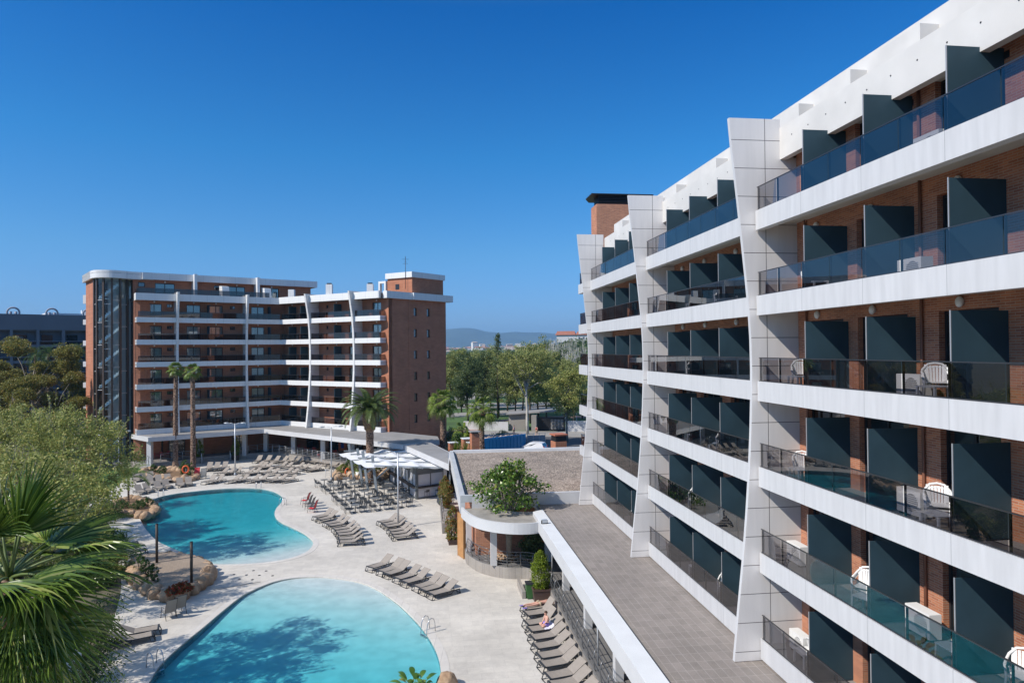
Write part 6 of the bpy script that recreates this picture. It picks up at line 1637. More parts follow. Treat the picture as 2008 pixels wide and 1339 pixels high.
# agaves, clipped shrubs behind the walkway roof
for i, (x, y, Y_) in enumerate([(893, 872, 74), (912, 872, 72)]):
    g = atY(x, y + 20, Y_); root = thing('agave', (g.x, g.y, 0), 0, ['left', 'right'][i] + ' spiky agave beyond the gravel roof edge', 'plant'); b = MB().m('frond_bright'); r = random.Random(i)
    H_ = atY(x, 862, Y_).z
    for k in range(60):
        a = r.uniform(0, 6.28); el = r.uniform(.1, 1.4); d = Vector((cos(a) * cos(el), sin(a) * cos(el), sin(el))); s = d.cross(Vector((0, 0, 1))).normalized() * .04; c0 = Vector((0, 0, H_ - 1.2)); b.poly([c0 - s, c0 + s, c0 + d * 1.3])
    b.build('leaves', root); MB().m('bark_palm').tube([(0, 0, 0), (0, 0, H_ - 1.2)], .12, 8).build('trunk', root)
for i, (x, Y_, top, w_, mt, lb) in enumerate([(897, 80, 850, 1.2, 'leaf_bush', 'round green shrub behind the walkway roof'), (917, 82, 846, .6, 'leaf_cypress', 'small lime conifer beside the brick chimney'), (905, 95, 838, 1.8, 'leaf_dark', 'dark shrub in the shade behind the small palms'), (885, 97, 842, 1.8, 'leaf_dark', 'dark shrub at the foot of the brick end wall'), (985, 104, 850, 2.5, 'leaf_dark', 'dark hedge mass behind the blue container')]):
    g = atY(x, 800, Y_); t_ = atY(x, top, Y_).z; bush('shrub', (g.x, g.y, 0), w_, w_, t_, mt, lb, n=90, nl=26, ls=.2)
# ================================================================== poles, ladders, buoys
def lamp_post(p, top_y, label, arms=2, rot=0.0):
    g = at(*p); t = atY(p[0], top_y, g.y).z; o = thing('lamp_post', tuple(g), rot, label, 'lamp post', 'poolside lamp posts')
    MB().m('galv_metal').tube([(0, 0, 0), (0, 0, t * .5), (0, 0, t)], [.085, .07, .05], 10).lathe([(.14, 0), (.14, .25), (.09, .3)], n=10).build('pole', o)
    for k in range(arms):
        s = 1 if k == 0 else -1
        b = MB().m('galv_metal').tube([(0, 0, t - .12), (s * .35, 0, t + .02), (s * .75, 0, t + .06)], .028, 6); a = b.build('arm', o)
        b = MB().m('galv_metal'); b.smooth = True; b.blob((s * 1.0, 0, t + .06), (.36, .15, .07), 12, 6, 0); b.smooth = False; b.m('lamp_white').box(s * 1.0 - .2, s * 1.0 + .2, -.08, .08, t - .03, t + .0); b.build('lamp_head', a)
lamp_post((461, 932), 830, 'twin headed lamp post among the loungers behind the far pool')
lamp_post((650, 942), 837, 'lamp post with two short heads at the edge of the cafe tables', rot=.3)
lamp_post((781, 1034), 888, 'nearest lamp post, standing among the six loungers before the kiosk', arms=1, rot=2.6)
lamp_post((233, 935), 846, 'lamp post half hidden by the leafy tree beside the lawn', arms=1, rot=.2)
def ladder(p, q, label):
    a, c = at(*p), at(*q); o = thing('pool_ladder', (a.x, a.y, 0), math.atan2(c.y - a.y, c.x - a.x), label, 'ladder', 'steel pool ladders')
    for s in (-1, 1):
        y = s * .25; MB().m('steel').tube([(-.12, y, -.75), (-.10, y, .05), (-.04, y, .45), (.06, y, .66), (.2, y, .74), (.36, y, .66), (.44, y, .42), (.46, y, 0)], .022, 8).build('rail', o)
    for k in range(3): MB().m('steel').box(-.18, -.06, -.25, .25, -.16 - .22 * k, -.13 - .22 * k).build('tread', o)
ladder((551, 991), (563, 989), 'steel ladder at the right hand bend of the far pool')
ladder((507, 957.5), (508, 953), 'steel ladder at the back edge of the far pool')
ladder((316, 974), (309, 969), 'steel ladder at the left end of the far pool')
ladder((834, 1239), (848, 1234), 'steel ladder on the right edge of the near pool')
ladder((309, 1308), (285, 1300), 'steel ladder on the shaded left edge of the near pool')
mat('buoy_orange', (.75, .13, .03), .5)
for (px_, py_, pb, rz, lb) in ((364, 920, 941, .25, 'orange lifebuoy on a post between the two tall palms'), (681.5, 925, 936, 1.0, 'orange lifebuoy on a post by the rock garden behind the cafe')):
    g = at(px_, pb); z = atY(px_, py_, g.y).z; o = thing('lifebuoy', tuple(g), rz, lb, 'lifebuoy')
    b = MB().m('buoy_orange'); b.tube([(.33 * cos(a * pi / 12), 0, z + .40 * sin(a * pi / 12)) for a in range(25)], .085, 10, caps=False); b.build('ring', o)
    MB().m('galv_metal').box(-.04, .04, .06, .12, 0, z + .1).build('post', o)
mat('cloth_blue2', (.02, .05, .22), .7)
# bin by the conifer
g = sw(40.15, 6.02); o = thing('wheelie_bin', tuple(g), WR, 'green wheeled bin with dark lid beside the square brown planter', 'bin')
mat('bin_green', (.035, .12, .03), .5)
b = MB().m('bin_green'); k = len(b.v); b.v += [(-.2, -.2, .05), (.2, -.2, .05), (.2, .2, .05), (-.2, .2, .05), (-.26, -.26, .88), (.26, -.26, .88), (.26, .26, .88), (-.26, .26, .88)]
for q in ((0, 3, 2, 1), (4, 5, 6, 7), (0, 1, 5, 4), (1, 2, 6, 5), (2, 3, 7, 6), (3, 0, 4, 7)): b.face(q)
b.build('bin_body', o); MB().m('lounger_frame').box(-.28, .28, -.28, .3, .885, .95).build('lid', o)
for s in (-1, 1): MB().m('lounger_frame').tube([(s * .22, .2, .1), (s * .28, .2, .1)], .1, 12).build('wheel', o)
mat('banner_orange', (.62, .12, .04), .6)
g = at(664, 890, .75); o = thing('banner', (g.x, g.y + 2.2, .75), RA, 'orange banner with a dark blue figure standing in the porch shade', 'banner')
MB().m('banner_orange').box(-.8, .8, 0, .06, .1, 2.7).build('cloth', o); MB().m('cloth_blue2').box(-.3, .25, -.03, -.002, .5, 1.3).box(-.12, .14, -.03, -.002, 1.31, 1.9).build('figure', o); MB().m('dark_metal').box(-.85, -.8, 0, .06, 0, 2.8).box(.8, .85, 0, .06, 0, 2.8).build('frame', o)
g = at(143, 1352); o = thing('sign_board', (g.x, g.y, 0), .5, 'plain white board standing in the dark hedge at the lower left', 'sign')
MB().m('white_plastic').box(-.28, .28, -.02, .02, .5, 1.75).build('panel', o); MB().m('galv_metal').box(-.32, -.285, -.03, .03, 0, 1.8).box(.285, .32, -.03, .03, 0, 1.8).build('frame', o)
# stacked black tables and chairs right of the kiosk
o = thing('folded_furniture', tuple(at(868, 990)), .5, 'black folded tables and chairs heaped right of the bar kiosk', 'stacked furniture')
for k in range(5): MB().m('cafe_gray').bar((-.3 + .14 * k, .4, .1), (-.25 + .14 * k, .1, 1.15), .7, .04, upv=(1, 0, 0)).build('table_panel', o)
b = MB().m('cafe_gray').tube([(.5, -.2, .05), (.5, -.2, 1.2)], .05, 8)
for a in range(4): b.bar((.5, -.2, .08), (.5 + .38 * cos(a * 1.57 + .4), -.2 + .38 * sin(a * 1.57 + .4), .02), .07); b.bar((.5, -.2, 1.15), (.5 + .38 * cos(a * 1.57 + .2), -.2 + .38 * sin(a * 1.57 + .2), 1.3), .06)
b.box(.15, .85, -.55, .15, .70, .74); b.build('pedestal', o)
# ramp railings by the fan of loungers
o = thing('ramp_railing', (0, 0, 0), 0, 'thin grey railing of the ramp beside the rock garden', 'railing')
railing(o, [tuple(at(638, 936)), tuple(at(660, 932)), tuple(at(684, 924))], h=.95, nb=4, z0=0, name='rail_bars', mm='galv_metal')
# porch railings and steps in front of the brick hotel
o = thing('porch_railing', (0, 0, 0), 0, 'long silver railing along the stone plinth of the brick hotel porch', 'railing')
def pz(x, y, z=plz): p = at(x, y, z); return (p.x, p.y, z)
railing(o, [pz(470, 890), pz(519, 884), pz(548, 886)], h=1.0, z0=plz, name='rail_bars', mm='galv_metal', nb=5, bend=.05)
railing(o, [pz(535, 888), pz(577, 891), pz(634, 901), pz(692, 909)], h=1.0, z0=plz, name='rail_bars', mm='galv_metal', nb=5, bend=.05)
railing(o, [pz(315, 905), pz(345, 902), pz(378, 898)], h=1.0, z0=plz, name='rail_bars', mm='galv_metal', nb=5, bend=.05)
railing(o, [pz(271, 900), pz(292, 911)], h=1.0, z0=plz, name='rail_bars', mm='dark_metal', nb=2, bend=.05)
b = MB().m('plinth_stone'); s0_, s1_ = at(396, 909), at(452, 903); dd_ = (s1_ - s0_).normalized(); bk = Vector((-dd_.y, dd_.x, 0))
so = thing('entrance_steps', (0, 0, 0), 0, 'wide grey stone steps up to the porch between two green cones', 'steps')
for k in range(4): c_ = (s0_ + s1_) / 2 + bk * (.2 + .36 * k); b.obox((c_.x, c_.y, .09 + .185 * k - .09 * 0), dd_, bk, (0, 0, 1), (s1_ - s0_).length / 2, .18, .09 + .0 * k); 
b.build('stair', so)
for p_, nm in ((s0_, 'left'), (s1_, 'right')):
    MB().m('white_plain').tube([tuple(p_ + bk * (.1) + Vector((0, 0, .0))), tuple(p_ + bk * .0 + Vector((0, 0, .7))), tuple(p_ + bk * .25 + Vector((0, 0, 1.3)))], .07, 8).build('end_post', so)
# ================================================================== balcony furniture on the long wing
def make_armchair_w():
    r = thing('plastic_chair', (0, 0, 0), 0, '', 'chair')      # faces +x
    MB().m('white_plastic').box(-.21, .23, -.23, .23, .40, .425).build('seat', r)
    b = MB().m('white_plastic')
    for i in range(6): b.bar((-.20, -.15 + .06 * i, .42), (-.30, -.17 + .068 * i, .80), .050, .014)
    b.tube([(.20, -.28, .62), (-.05, -.29, .64), (-.24, -.27, .70), (-.32, -.15, .83), (-.33, 0, .86), (-.32, .15, .83), (-.24, .27, .70), (-.05, .29, .64), (.20, .28, .62)], .028, 8)
    b.bar((-.20, -.2, .43), (-.31, -.2, .82), .06, .02); b.bar((-.20, .2, .43), (-.31, .2, .82), .06, .02); b.build('backrest', r)
    for x, y in ((.22, -.25), (.22, .25), (-.22, -.24), (-.22, .24)): MB().m('white_plastic').tube([(x * 1.15, y * 1.12, 0), (x, y, .42), (x * .95, y * 1.12, .62 if x > 0 else .45)], [.024, .028, .022], 6).build('leg', r)
    return r
def make_ptable():
    r = thing('plastic_table', (0, 0, 0), 0, '', 'table'); MB().m('white_plastic').box(-.3, .3, -.24, .24, .42, .45).build('tabletop', r)
    for x, y in ((.27, -.21), (.27, .21), (-.27, -.21), (-.27, .21)): MB().m('white_plastic').bar((x * 1.05, y * 1.05, 0), (x, y, .42), .05).build('leg', r)
    return r
def make_ac():
    r = thing('air_conditioner', (0, 0, 0), 0, '', 'air conditioner'); MB().m('white_plastic').box(-.42, .42, -.16, .16, .06, .66).build('case', r)
    b = MB().m('edge_trim').tube([(.12, -.162, .36), (.12, -.168, .36)], .22, 24)
    for q_ in range(8): b.m('white_plastic').box(-.1, .34, -.175, -.169, .17 + .05 * q_, .185 + .05 * q_)
    b; b.build('fan_grille', r)
    for x in (-.3, .3): MB().m('dark_metal').box(x - .03, x + .03, -.16, .16, 0, .06).build('foot', r)
    return r
PROT = {'c': make_armchair_w(), 't': make_ptable(), 'a': make_ac()}; fst = set()
def bplace(k, s_, w_, fl, rz, label, grp=None):
    q = sw(s_, w_, FL[fl + 3]); src = PROT[k]
    grp = {'c': 'white plastic balcony chairs', 't': 'small white balcony tables', 'a': 'white air conditioner boxes on the balconies'}[k]
    if k not in fst:
        fst.add(k); src.location = q; src.rotation_euler = (0, 0, WR + rz); src['label'] = label; src['group'] = grp; return
    dup(src, q, WR + rz, label, grp)
FN = {2: 'top', 1: 'second', 0: 'third', -1: 'fourth', -2: 'fifth', -3: 'lowest'}
for fl in (2, 1, 0, -1, -2, -3):
    nm = FN[fl]
    # nearest bay: rooms from the blade towards the frame edge
    spots = {2: [('a', 14.9, 12.05, 0)], 1: [('c', 19.9, 12.0, .5), ('t', 19.3, 11.7, 0), ('a', 15.6, 12.1, 0)], 0: [('c', 20.6, 11.95, -.5), ('t', 20.1, 11.6, 0), ('c', 14.75, 11.95, -.62), ('t', 14.25, 11.5, 0), ('a', 15.7, 12.1, 0)],
             -1: [('c', 20.6, 11.95, -.5), ('t', 20.1, 11.6, 0), ('c', 14.75, 11.95, -.62), ('t', 14.2, 11.5, 0), ('a', 15.75, 12.1, 0)], -2: [('a', 21.2, 12.1, 0), ('c', 17.6, 12.0, -.9), ('t', 17.0, 11.65, .3), ('a', 15.5, 12.1, 0), ('t', 13.9, 11.6, 0), ('c', 12.55, 12.0, -.9)],
             -3: [('a', 21.1, 12.1, 0), ('t', 20.3, 11.8, 0), ('c', 20.2, 12.2, 1.57)]}[fl]
    for k, s_, w_, rz in spots:
        room = 'beside the near blade' if s_ > 19.15 else ('in the middle room' if s_ > 16.3 else ('in the third room' if s_ > 13.45 else 'at the right frame edge'))
        bplace(k, s_, w_, fl, rz, f'white {dict(c="plastic armchair", t="low plastic table", a="air conditioner box")[k]} on the {nm} balcony of the nearest bay, {room}')
    for k, s_, w_, rz in [('t', 28.8, 11.7, 0), ('c', 26.4 if fl % 2 else 29.4, 11.95, -.6)] if fl < 2 else []:
        bplace(k, s_, w_, fl, rz, f'white {dict(c="plastic armchair", t="low plastic table")[k]} on the {nm} balcony of the middle bay')
    if fl < 2: bplace('c', 38.2, 11.95, fl, -.5, f'white plastic armchair on the {nm} balcony of the farthest full bay')
# extra chair stacked on each near balcony chair
for fl, s_ in ((0, 14.75), (-1, 14.75), (0, 20.6), (-2, 17.6)):
    src = PROT['c']; q = sw(s_, 11.95 if s_ != 17.6 else 12.0, FL[fl + 3] + .09); dup(src, q, WR + (-.9 if s_ == 17.6 else (-.62 if s_ < 15 else -.5)), f'upper chair of the white stack on the {FN[fl]} balcony, nearest bay, {"blade side" if s_ > 19 else ("middle room" if s_ > 16.3 else "third room")}', 'white plastic balcony chairs')
# ================================================================== people
mat('skin', (.62, .34, .25), .55); mat('hair_brown', (.06, .032, .02), .8); mat('cloth_purple', (.30, .22, .58), .8); mat('cloth_beige', (.52, .40, .27), .8)
mat('towel_white', (.74, .70, .80), .9, var=.1, vscale=8); mat('cloth_blue', (.05, .12, .42), .8); mat('cloth_dark', (.02, .02, .025), .8); mat('cloth_red', (.5, .06, .06), .8); mat('cloth_khaki', (.36, .26, .16), .8)
def skinned(name, verts, edges, material, parent, root=0, sub=2):
    me = bpy.data.meshes.new(name); me.from_pydata([v[0] for v in verts], edges, []); o = bpy.data.objects.new(name, me); COL.objects.link(o)
    md = o.modifiers.new('s', 'SKIN'); md.use_smooth_shade = True; sl = me.skin_vertices[0].data
    for i, v in enumerate(verts): sl[i].radius = (v[1], v[1] * (v[2] if len(v) > 2 else 1)); sl[i].use_root = (i == root)
    s2 = o.modifiers.new('u', 'SUBSURF'); s2.levels = sub; s2.render_levels = sub
    dg = bpy.context.evaluated_depsgraph_get(); m2 = bpy.data.meshes.new_from_object(o.evaluated_get(dg)); m2.name = name
    bpy.data.objects.remove(o); m2.materials.clear(); m2.materials.append(MATS[material])
    for p in m2.polygons: p.use_smooth = True
    o = bpy.data.objects.new(name, m2); COL.objects.link(o); o.parent = parent; return o
def person(loc, rz, label, J, hairup, shorts, extra=()):
    """J: pelvis, spine, chest, neck, head, then (shoulder, elbow, wrist) x2 and (hip, knee, ankle, toe) x2"""
    root = thing('person', loc, rz, label, 'person'); V = []; E = []
    def add(p, r, par=None, q=1.0):
        V.append((tuple(p), r, q)); i = len(V) - 1
        if par is not None: E.append((par, i))
        return i
    pv = add(J['pelvis'], .115); sp = add(J['spine'], .10, pv); ch_ = add(J['chest'], .125, sp); nk_ = add(J['neck'], .052, ch_)
    hd = Vector(J['head']); nn_ = (hd - Vector(J['neck'])).normalized(); fc = Vector(J['face'])
    for s in (0, 1):
        sh, el, wr = J['arms'][s]; a = add(sh, .055, ch_); b_ = add(el, .040, a); c_ = add(wr, .026, b_); d = (Vector(wr) - Vector(el)).normalized(); sd = d.cross(fc); sd = sd.normalized() if sd.length > .1 else Vector((0, 1, 0))
        pm_ = add(Vector(wr) + d * .07, .030, c_)
        for f in range(4): add(Vector(wr) + d * (.155 - .012 * abs(f - 1.4)) + sd * (.026 * (f - 1.5)) + fc * .02, .0085, pm_)
        add(Vector(wr) + d * .10 + sd * -.055, .010, c_)
        h_, kn, an, to = J['legs'][s]; a = add(h_, .088, pv); b_ = add(kn, .056, a); c_ = add(an, .036, b_); add(to, .028, c_)
    body = skinned('body', V, E, 'skin', root)
    b = MB().m('skin'); b.smooth = True; b.blob(tuple(hd), (.078, .078, .105), 14, 10, 0); 
    up_ = nn_; rt = up_.cross(fc).normalized()
    b.blob(tuple(hd + fc * .083 - up_ * .012), (.014, .014, .02), 6, 5, 0)
    for s in (-1, 1): b.blob(tuple(hd + rt * .08 * s), (.014, .014, .026), 6, 5, 0)
    b.m('cloth_dark'); [b.blob(tuple(hd + fc * .07 + rt * .03 * s + up_ * .012), .010, 6, 4, 0) for s in (-1, 1)]; b.m('cloth_red').blob(tuple(hd + fc * .074 - up_ * .048), (.018, .018, .007), 6, 4, 0)
    b.build('head', root)
    b = MB().m('hair_brown'); b.smooth = True; b.blob(tuple(hd - fc * .022 + up_ * .028), (.088, .088, .092), 14, 10, .03); b.build('hair', root)
    if shorts:
        sv = [(J['pelvis'], .128)] + [(tuple(J['legs'][s][0]), .102) for s in (0, 1)] + [(tuple(Vector(J['legs'][s][0]).lerp(Vector(J['legs'][s][1]), shorts[1])), .085) for s in (0, 1)]
        skinned('shorts', sv, [(0, 1), (0, 2), (1, 3), (2, 4)], shorts[0], root)
    for nm, mt, pts in extra: skinned(nm, [(p, q) for p, q in pts], [(i, i + 1) for i in range(len(pts) - 1)], mt, root)
    return root
g = at(*rowD[0]); J = dict(pelvis=(.98, 0, .47), spine=(1.15, 0, .46), chest=(1.33, 0, .48), neck=(1.50, 0, .50), head=(1.62, .02, .50), face=(0, .9, -.43), arms=[((1.42, -.17, .47), (1.66, -.27, .44), (1.80, -.12, .43)), ((1.42, .17, .47), (1.66, .28, .44), (1.82, .12, .43))],
      legs=[((.92, -.09, .45), (.54, -.10, .42), (.16, -.11, .42), (.02, -.12, .37)), ((.92, .09, .45), (.54, .11, .42), (.17, .14, .42), (.03, .16, .37))])
person(tuple(g), hD - .02, 'person lying face down in beige swimwear on the farthest lounger of the arcade column', J, None, ('cloth_beige', .15))
o = thing('flip_flops', (g.x, g.y, 0), hD, 'pair of purple flip flops on the foot end of the occupied lounger', 'sandals')
for s in (-1, 1):
    MB().m('cloth_purple').box(-.14, .12, s * .22 - .05, s * .22 + .05, .345, .375).build('sole', o)
g = at(*rowD[3]); J = dict(pelvis=(1.02, 0, .46), spine=(1.04, 0, .58), chest=(1.02, 0, .74), neck=(.99, 0, .90), head=(.96, 0, 1.0), face=(-1, 0, -.1), arms=[((1.01, -.14, .82), (.93, -.19, .62), (.80, -.10, .50)), ((1.01, .14, .82), (.93, .19, .62), (.80, .10, .50))],
      legs=[((.98, -.08, .43), (.70, -.24, .42), (.78, .02, .38), (.70, .10, .36)), ((.98, .08, .43), (.70, .24, .42), (.76, -.04, .39), (.68, -.12, .37))])
person(tuple(g), hD + .01, 'seated person with brown hair and purple shorts, cross legged on a towel', J, None, ('cloth_purple', .6))
o = thing('towel', (g.x, g.y, 0), hD, 'rumpled white and lilac towel under the seated person', 'towel'); b = MB().m('towel_white'); b.smooth = True
for i in range(11):
    for j in range(9): b.v.append((.75 + .055 * i, -.36 + .09 * j, .365 + .02 * sin(i * 1.7) * cos(j * 1.3) + (.10 * max(0, (i - 6)) * .28) - (.06 if j in (0, 8) else 0)))
for i in range(10):
    for j in range(8): b.face((i * 9 + j, i * 9 + j + 1, i * 9 + j + 10, i * 9 + j + 9))
b.build('cloth', o)
def walker(px_, py_, Y_, rz, lb, top_, bot_):
    g = atY(px_, py_, Y_); g.z = 0.02; ph = .16
    J = dict(pelvis=(0, 0, .95), spine=(0, 0, 1.12), chest=(0, 0, 1.33), neck=(0, 0, 1.50), head=(.02, 0, 1.62), face=(1, 0, 0), arms=[((0, -.18, 1.43), (-.08, -.24, 1.15), (.05, -.24, .93)), ((0, .18, 1.43), (.06, .24, 1.15), (.22, .2, 1.0))],
          legs=[((0, -.09, .9), (.12, -.09, .5), (.05, -.09, .09), (.18, -.09, .03)), ((0, .09, .9), (-.05, .09, .5), (-.3, .09, .14), (-.18, .09, .03))])
    person(tuple(g), rz, lb, J, None, (bot_, .9), extra=[('shirt', top_, [((0, 0, 1.0), .13), ((0, 0, 1.15), .125), ((0, 0, 1.34), .15), ((0, 0, 1.45), .09)])])
walker(1008, 845, 117, 3.0, 'person in a blue top and dark trousers walking on the street', 'cloth_blue', 'cloth_dark')
walker(1052, 846, 116, 1.2, 'person in a red top standing before the dark street gate', 'cloth_red', 'cloth_khaki')
# ================================================================== street, park and distance
sheet('street', [(-9, 99), (34, 95), (36, 111), (-8, 117)], [], 0.0, 'asphalt')
sheet('pavement', [(-8, 117.1), (36, 111.1), (38, 118), (-8, 124)], [], 0.10, 'paving_pale')
b = MB().m('paving_pale')
b.poly([(-8, 117.05, 0), (36, 111.05, 0), (36, 111.1, .10), (-8, 117.1, .10)]); structure('kerb', b)
sheet('park_lawn', [(-30, 126), (45, 120), (60, 300), (-50, 300)], [], 0.0, 'grass_park')
for nm, poly in (('park_path', [(-14, 150), (4, 158), (14, 178), (8, 180), (-2, 166), (-16, 158)]), ('park_path', [(-20, 172), (30, 182), (50, 210), (40, 216), (24, 194), (-24, 186)]), ('park_path', [(-18, 196), (10, 240), (0, 250), (-30, 215)])):
    sheet(nm, smooth_loop(poly, 3), [], 0.012, 'paving_pale')
sheet('pink_path', smooth_loop([(-2, 140), (10, 146), (22, 146), (22, 149), (8, 150), (-3, 143)], 3), [], .02, 'paving_pink')
sheet('pink_path', smooth_loop([(-14, 112), (-9, 118), (-6, 126), (-9, 127), (-13, 120), (-17, 114)], 3), [], .115, 'paving_pink')
# white street wall, gate house, gates
def wall_thing(name, a, c, h, th, mt, label, cat='wall', z0=0):
    a, c = Vector(a), Vector(c); m_ = (a + c) / 2; o = MB().m(mt).box(-(c - a).length / 2, (c - a).length / 2, -th / 2, th / 2, 0, h).build(name, None, (m_.x, m_.y, z0), math.atan2((c - a).y, (c - a).x)); return tag(o, label, cat)
wall_thing('street_wall', (9.4, 121.5, 0), (17.5, 119.8, 0), 2.0, .3, 'white_plain', 'white street wall dappled with tree shade right of the dark gate')
wall_thing('street_wall', (-9, 126, 0), (-.8, 124.0, 0), 1.6, .3, 'white_plain', 'white street wall left of the gate house')
gh = thing('gate_house', (4.5, 124, 0), radians(-8), 'beige gate house with a slanted flat roof and dark sliding gate', 'gate house')
MB().m('paving_pale').box(-5.2, -2.2, -.3, 3.5, 0, 2.9).box(-.9, .0, -2.0, 0, 0, 2.9).build('wall', gh); b = MB().m('canopy_gray'); k = len(b.v)
b.v += [(-5.6, -1.0, 2.9), (5.0, -1.0, 3.6), (5.0, 4.0, 3.6), (-5.6, 4.0, 2.9), (-5.6, -1.0, 3.1), (5.0, -1.0, 3.8), (5.0, 4.0, 3.8), (-5.6, 4.0, 3.1)]
for q in ((0, 3, 2, 1), (4, 5, 6, 7), (0, 1, 5, 4), (1, 2, 6, 5), (2, 3, 7, 6), (3, 0, 4, 7)): b.face(tuple(k + i for i in q))
b.build('roof', gh); b = MB().m('dark_metal').box(0, 5, -.3, -.2, 0, 2.5)
b.build('gate', gh); b = MB().m('white_concrete')
for i in range(9): b.box(2.5 + i * .26, 2.58 + i * .26, -.36, -.31, .3, 2.1)
b.build('gate_bars', gh)
# mesh fence behind the wall
o = thing('wire_fence', (13.4, 121.6, 0), radians(-11), 'thin wire fence on pale posts above the white street wall', 'fence')
for i in range(5): MB().m('galv_metal').box(-4 + i * 2 - .04, -4 + i * 2 + .04, -.04, .04, 0, 3.6).build('post', o)
b = MB().m('dark_metal')
for i in range(40): b.box(-4 + i * .2, -4 + i * .2 + .012, -.006, .006, 2.0, 3.5)
for i in range(9): b.box(-4, 4, -.005, .005, 2.05 + i * .17, 2.06 + i * .17)
b.build('mesh_panel', o)
# blue rubbish container with rubble
mat('container_blue', (.002, .17, .37), .45); mat('container_side', (.015, .26, .62), .45); mat('rubble', (.42, .33, .26), .95, var=.3, vscale=2, bump=.8, bscale=8); mat('panel_grey', (.24, .26, .28), .6)
a = atY(949, 870, 93.5); c = atY(1031, 862, 98.5); d = Vector((c.x - a.x, c.y - a.y, 0)); L_ = d.length; rz = math.atan2(d.y, d.x); ht = atY(949, 861, 93.5).z
o = thing('skip_container', (a.x, a.y, 0), rz, 'long blue ribbed open container filled with rubble beyond the gravel roof', 'container')
b = MB().m('container_blue').box(0, L_, 0, .08, 0, ht).box(0, L_, 2.3, 2.38, 0, ht).box(L_ - .08, L_, .08, 2.3, 0, ht); b.m('container_side').box(0, .08, .08, 2.3, 0, ht); b.box(-.0, L_, -.001, .08, ht, ht + .08); b.build('body', o)
b = MB().m('container_blue')
for i in range(12): b.box(.3 + i * L_ / 12, .42 + i * L_ / 12, -.07, -.002, 0, ht - .02)
b.build('rib', o); b['kind'] if False else None
b = MB().m('rubble'); r = random.Random(2)
for i in range(40): b.blob((r.uniform(.4, L_ - .4), r.uniform(.3, 2.1), ht - .15 + r.uniform(-.1, .15)), (r.uniform(.2, .5), r.uniform(.2, .4), .16), 7, 5, .2, r)
for i in range(8): p = Vector((r.uniform(.5, L_ - 1.8), r.uniform(.4, 2), ht + .1)); b.bar(p, p + Vector((r.uniform(.8, 1.6), r.uniform(-.4, .4), r.uniform(-.1, .2))), .14, .04)
tag(b.build('rubble', o), kind='stuff')
a = atY(1031, 860, 101.5); o = thing('site_hoarding', (a.x + .2, a.y, 0), .0, 'grey panelled hoarding behind the white car', 'hoarding'); b = MB().m('panel_grey').box(0, 2.7, 0, .1, 0, atY(1040, 857, 99.5).z); b.build('panel', o)
for i in range(4): MB().m('galv_metal').box(i * .88, i * .88 + .07, -.06, -.002, 0, 2.3).build('post', o)
# white hatchback
def car(loc, rz, label, paint, L=4.1, W=1.72):
    mat('car_' + paint[0], paint[1], .25, spec=.7); o = thing('parked_car', loc, rz, label, 'car')
    prof = [(-L / 2, .35), (-L / 2, .75), (-L / 2 + .12, .92), (-L / 2 + .35, 1.38), (-L / 2 + .9, 1.47), (.15, 1.45), (.85, 1.0), (L / 2 - .25, .82), (L / 2, .65), (L / 2, .35)]
    b = MB().m('car_' + paint[0]); k = 0; n_ = len(prof)
    for y, sc_ in ((-W / 2, 1), (W / 2, 1)): b.v += [(x, y * (.86 if z > 1.0 else 1), z) for x, z in prof]
    b.face(tuple(reversed(range(n_)))); b.face(tuple(range(n_, 2 * n_)))
    for i in range(n_): j = (i + 1) % n_; b.face((i, j, n_ + j, n_ + i))
    b.build('body', o)
    b = MB().m('window_glass')
    for s in (-1, 1):
        b.poly([(-L / 2 + .45, s * W * .466, .98), (.7, s * W * .466, .98), (.1, s * W * .436, 1.38), (-L / 2 + .55, s * W * .436, 1.38)])
    b.poly([(-L / 2 + .10, -.62, .96), (-L / 2 + .10, .62, .96), (-L / 2 + .32, .58, 1.34), (-L / 2 + .32, -.58, 1.34)]); b.poly([(.18, -.62, 1.43), (.18, .62, 1.43), (.84, .68, 1.03), (.84, -.68, 1.03)]); b.build('windows', o)
    for x in (-L / 2 + .75, L / 2 - .8):
        for s in (-1, 1): w = MB().m('lounger_frame').tube([(x, s * (W / 2 - .2), .31), (x, s * (W / 2 + .01), .31)], .31, 16).build('wheel', o); MB().m('galv_metal').tube([(x, s * (W / 2 + .012), .31), (x, s * (W / 2 + .02), .31)], .19, 12).build('rim', w)
    for s in (-1, 1): MB().m('red_plastic').box(-L / 2 - .01, -L / 2 + .1, s * .72 - .1, s * .72 + .1, .75, .95).build('tail_light', o); MB().m('lamp_white').box(L / 2 - .12, L / 2 + .01, s * .65 - .12, s * .65 + .12, .62, .76).build('headlight', o)
    return o
q = atY(1044, 876, 98.2); car((q.x, q.y, 0.0), radians(158), 'white hatchback parked between the blue container and the grey hoarding', ('white', (.7, .7, .72)))
q = atY(975, 850, 108); car((q.x, q.y, 0.0), radians(175), 'pale blue car on the street behind the hedge and blue container', ('pale_blue', (.22, .36, .5)), L=4.4)
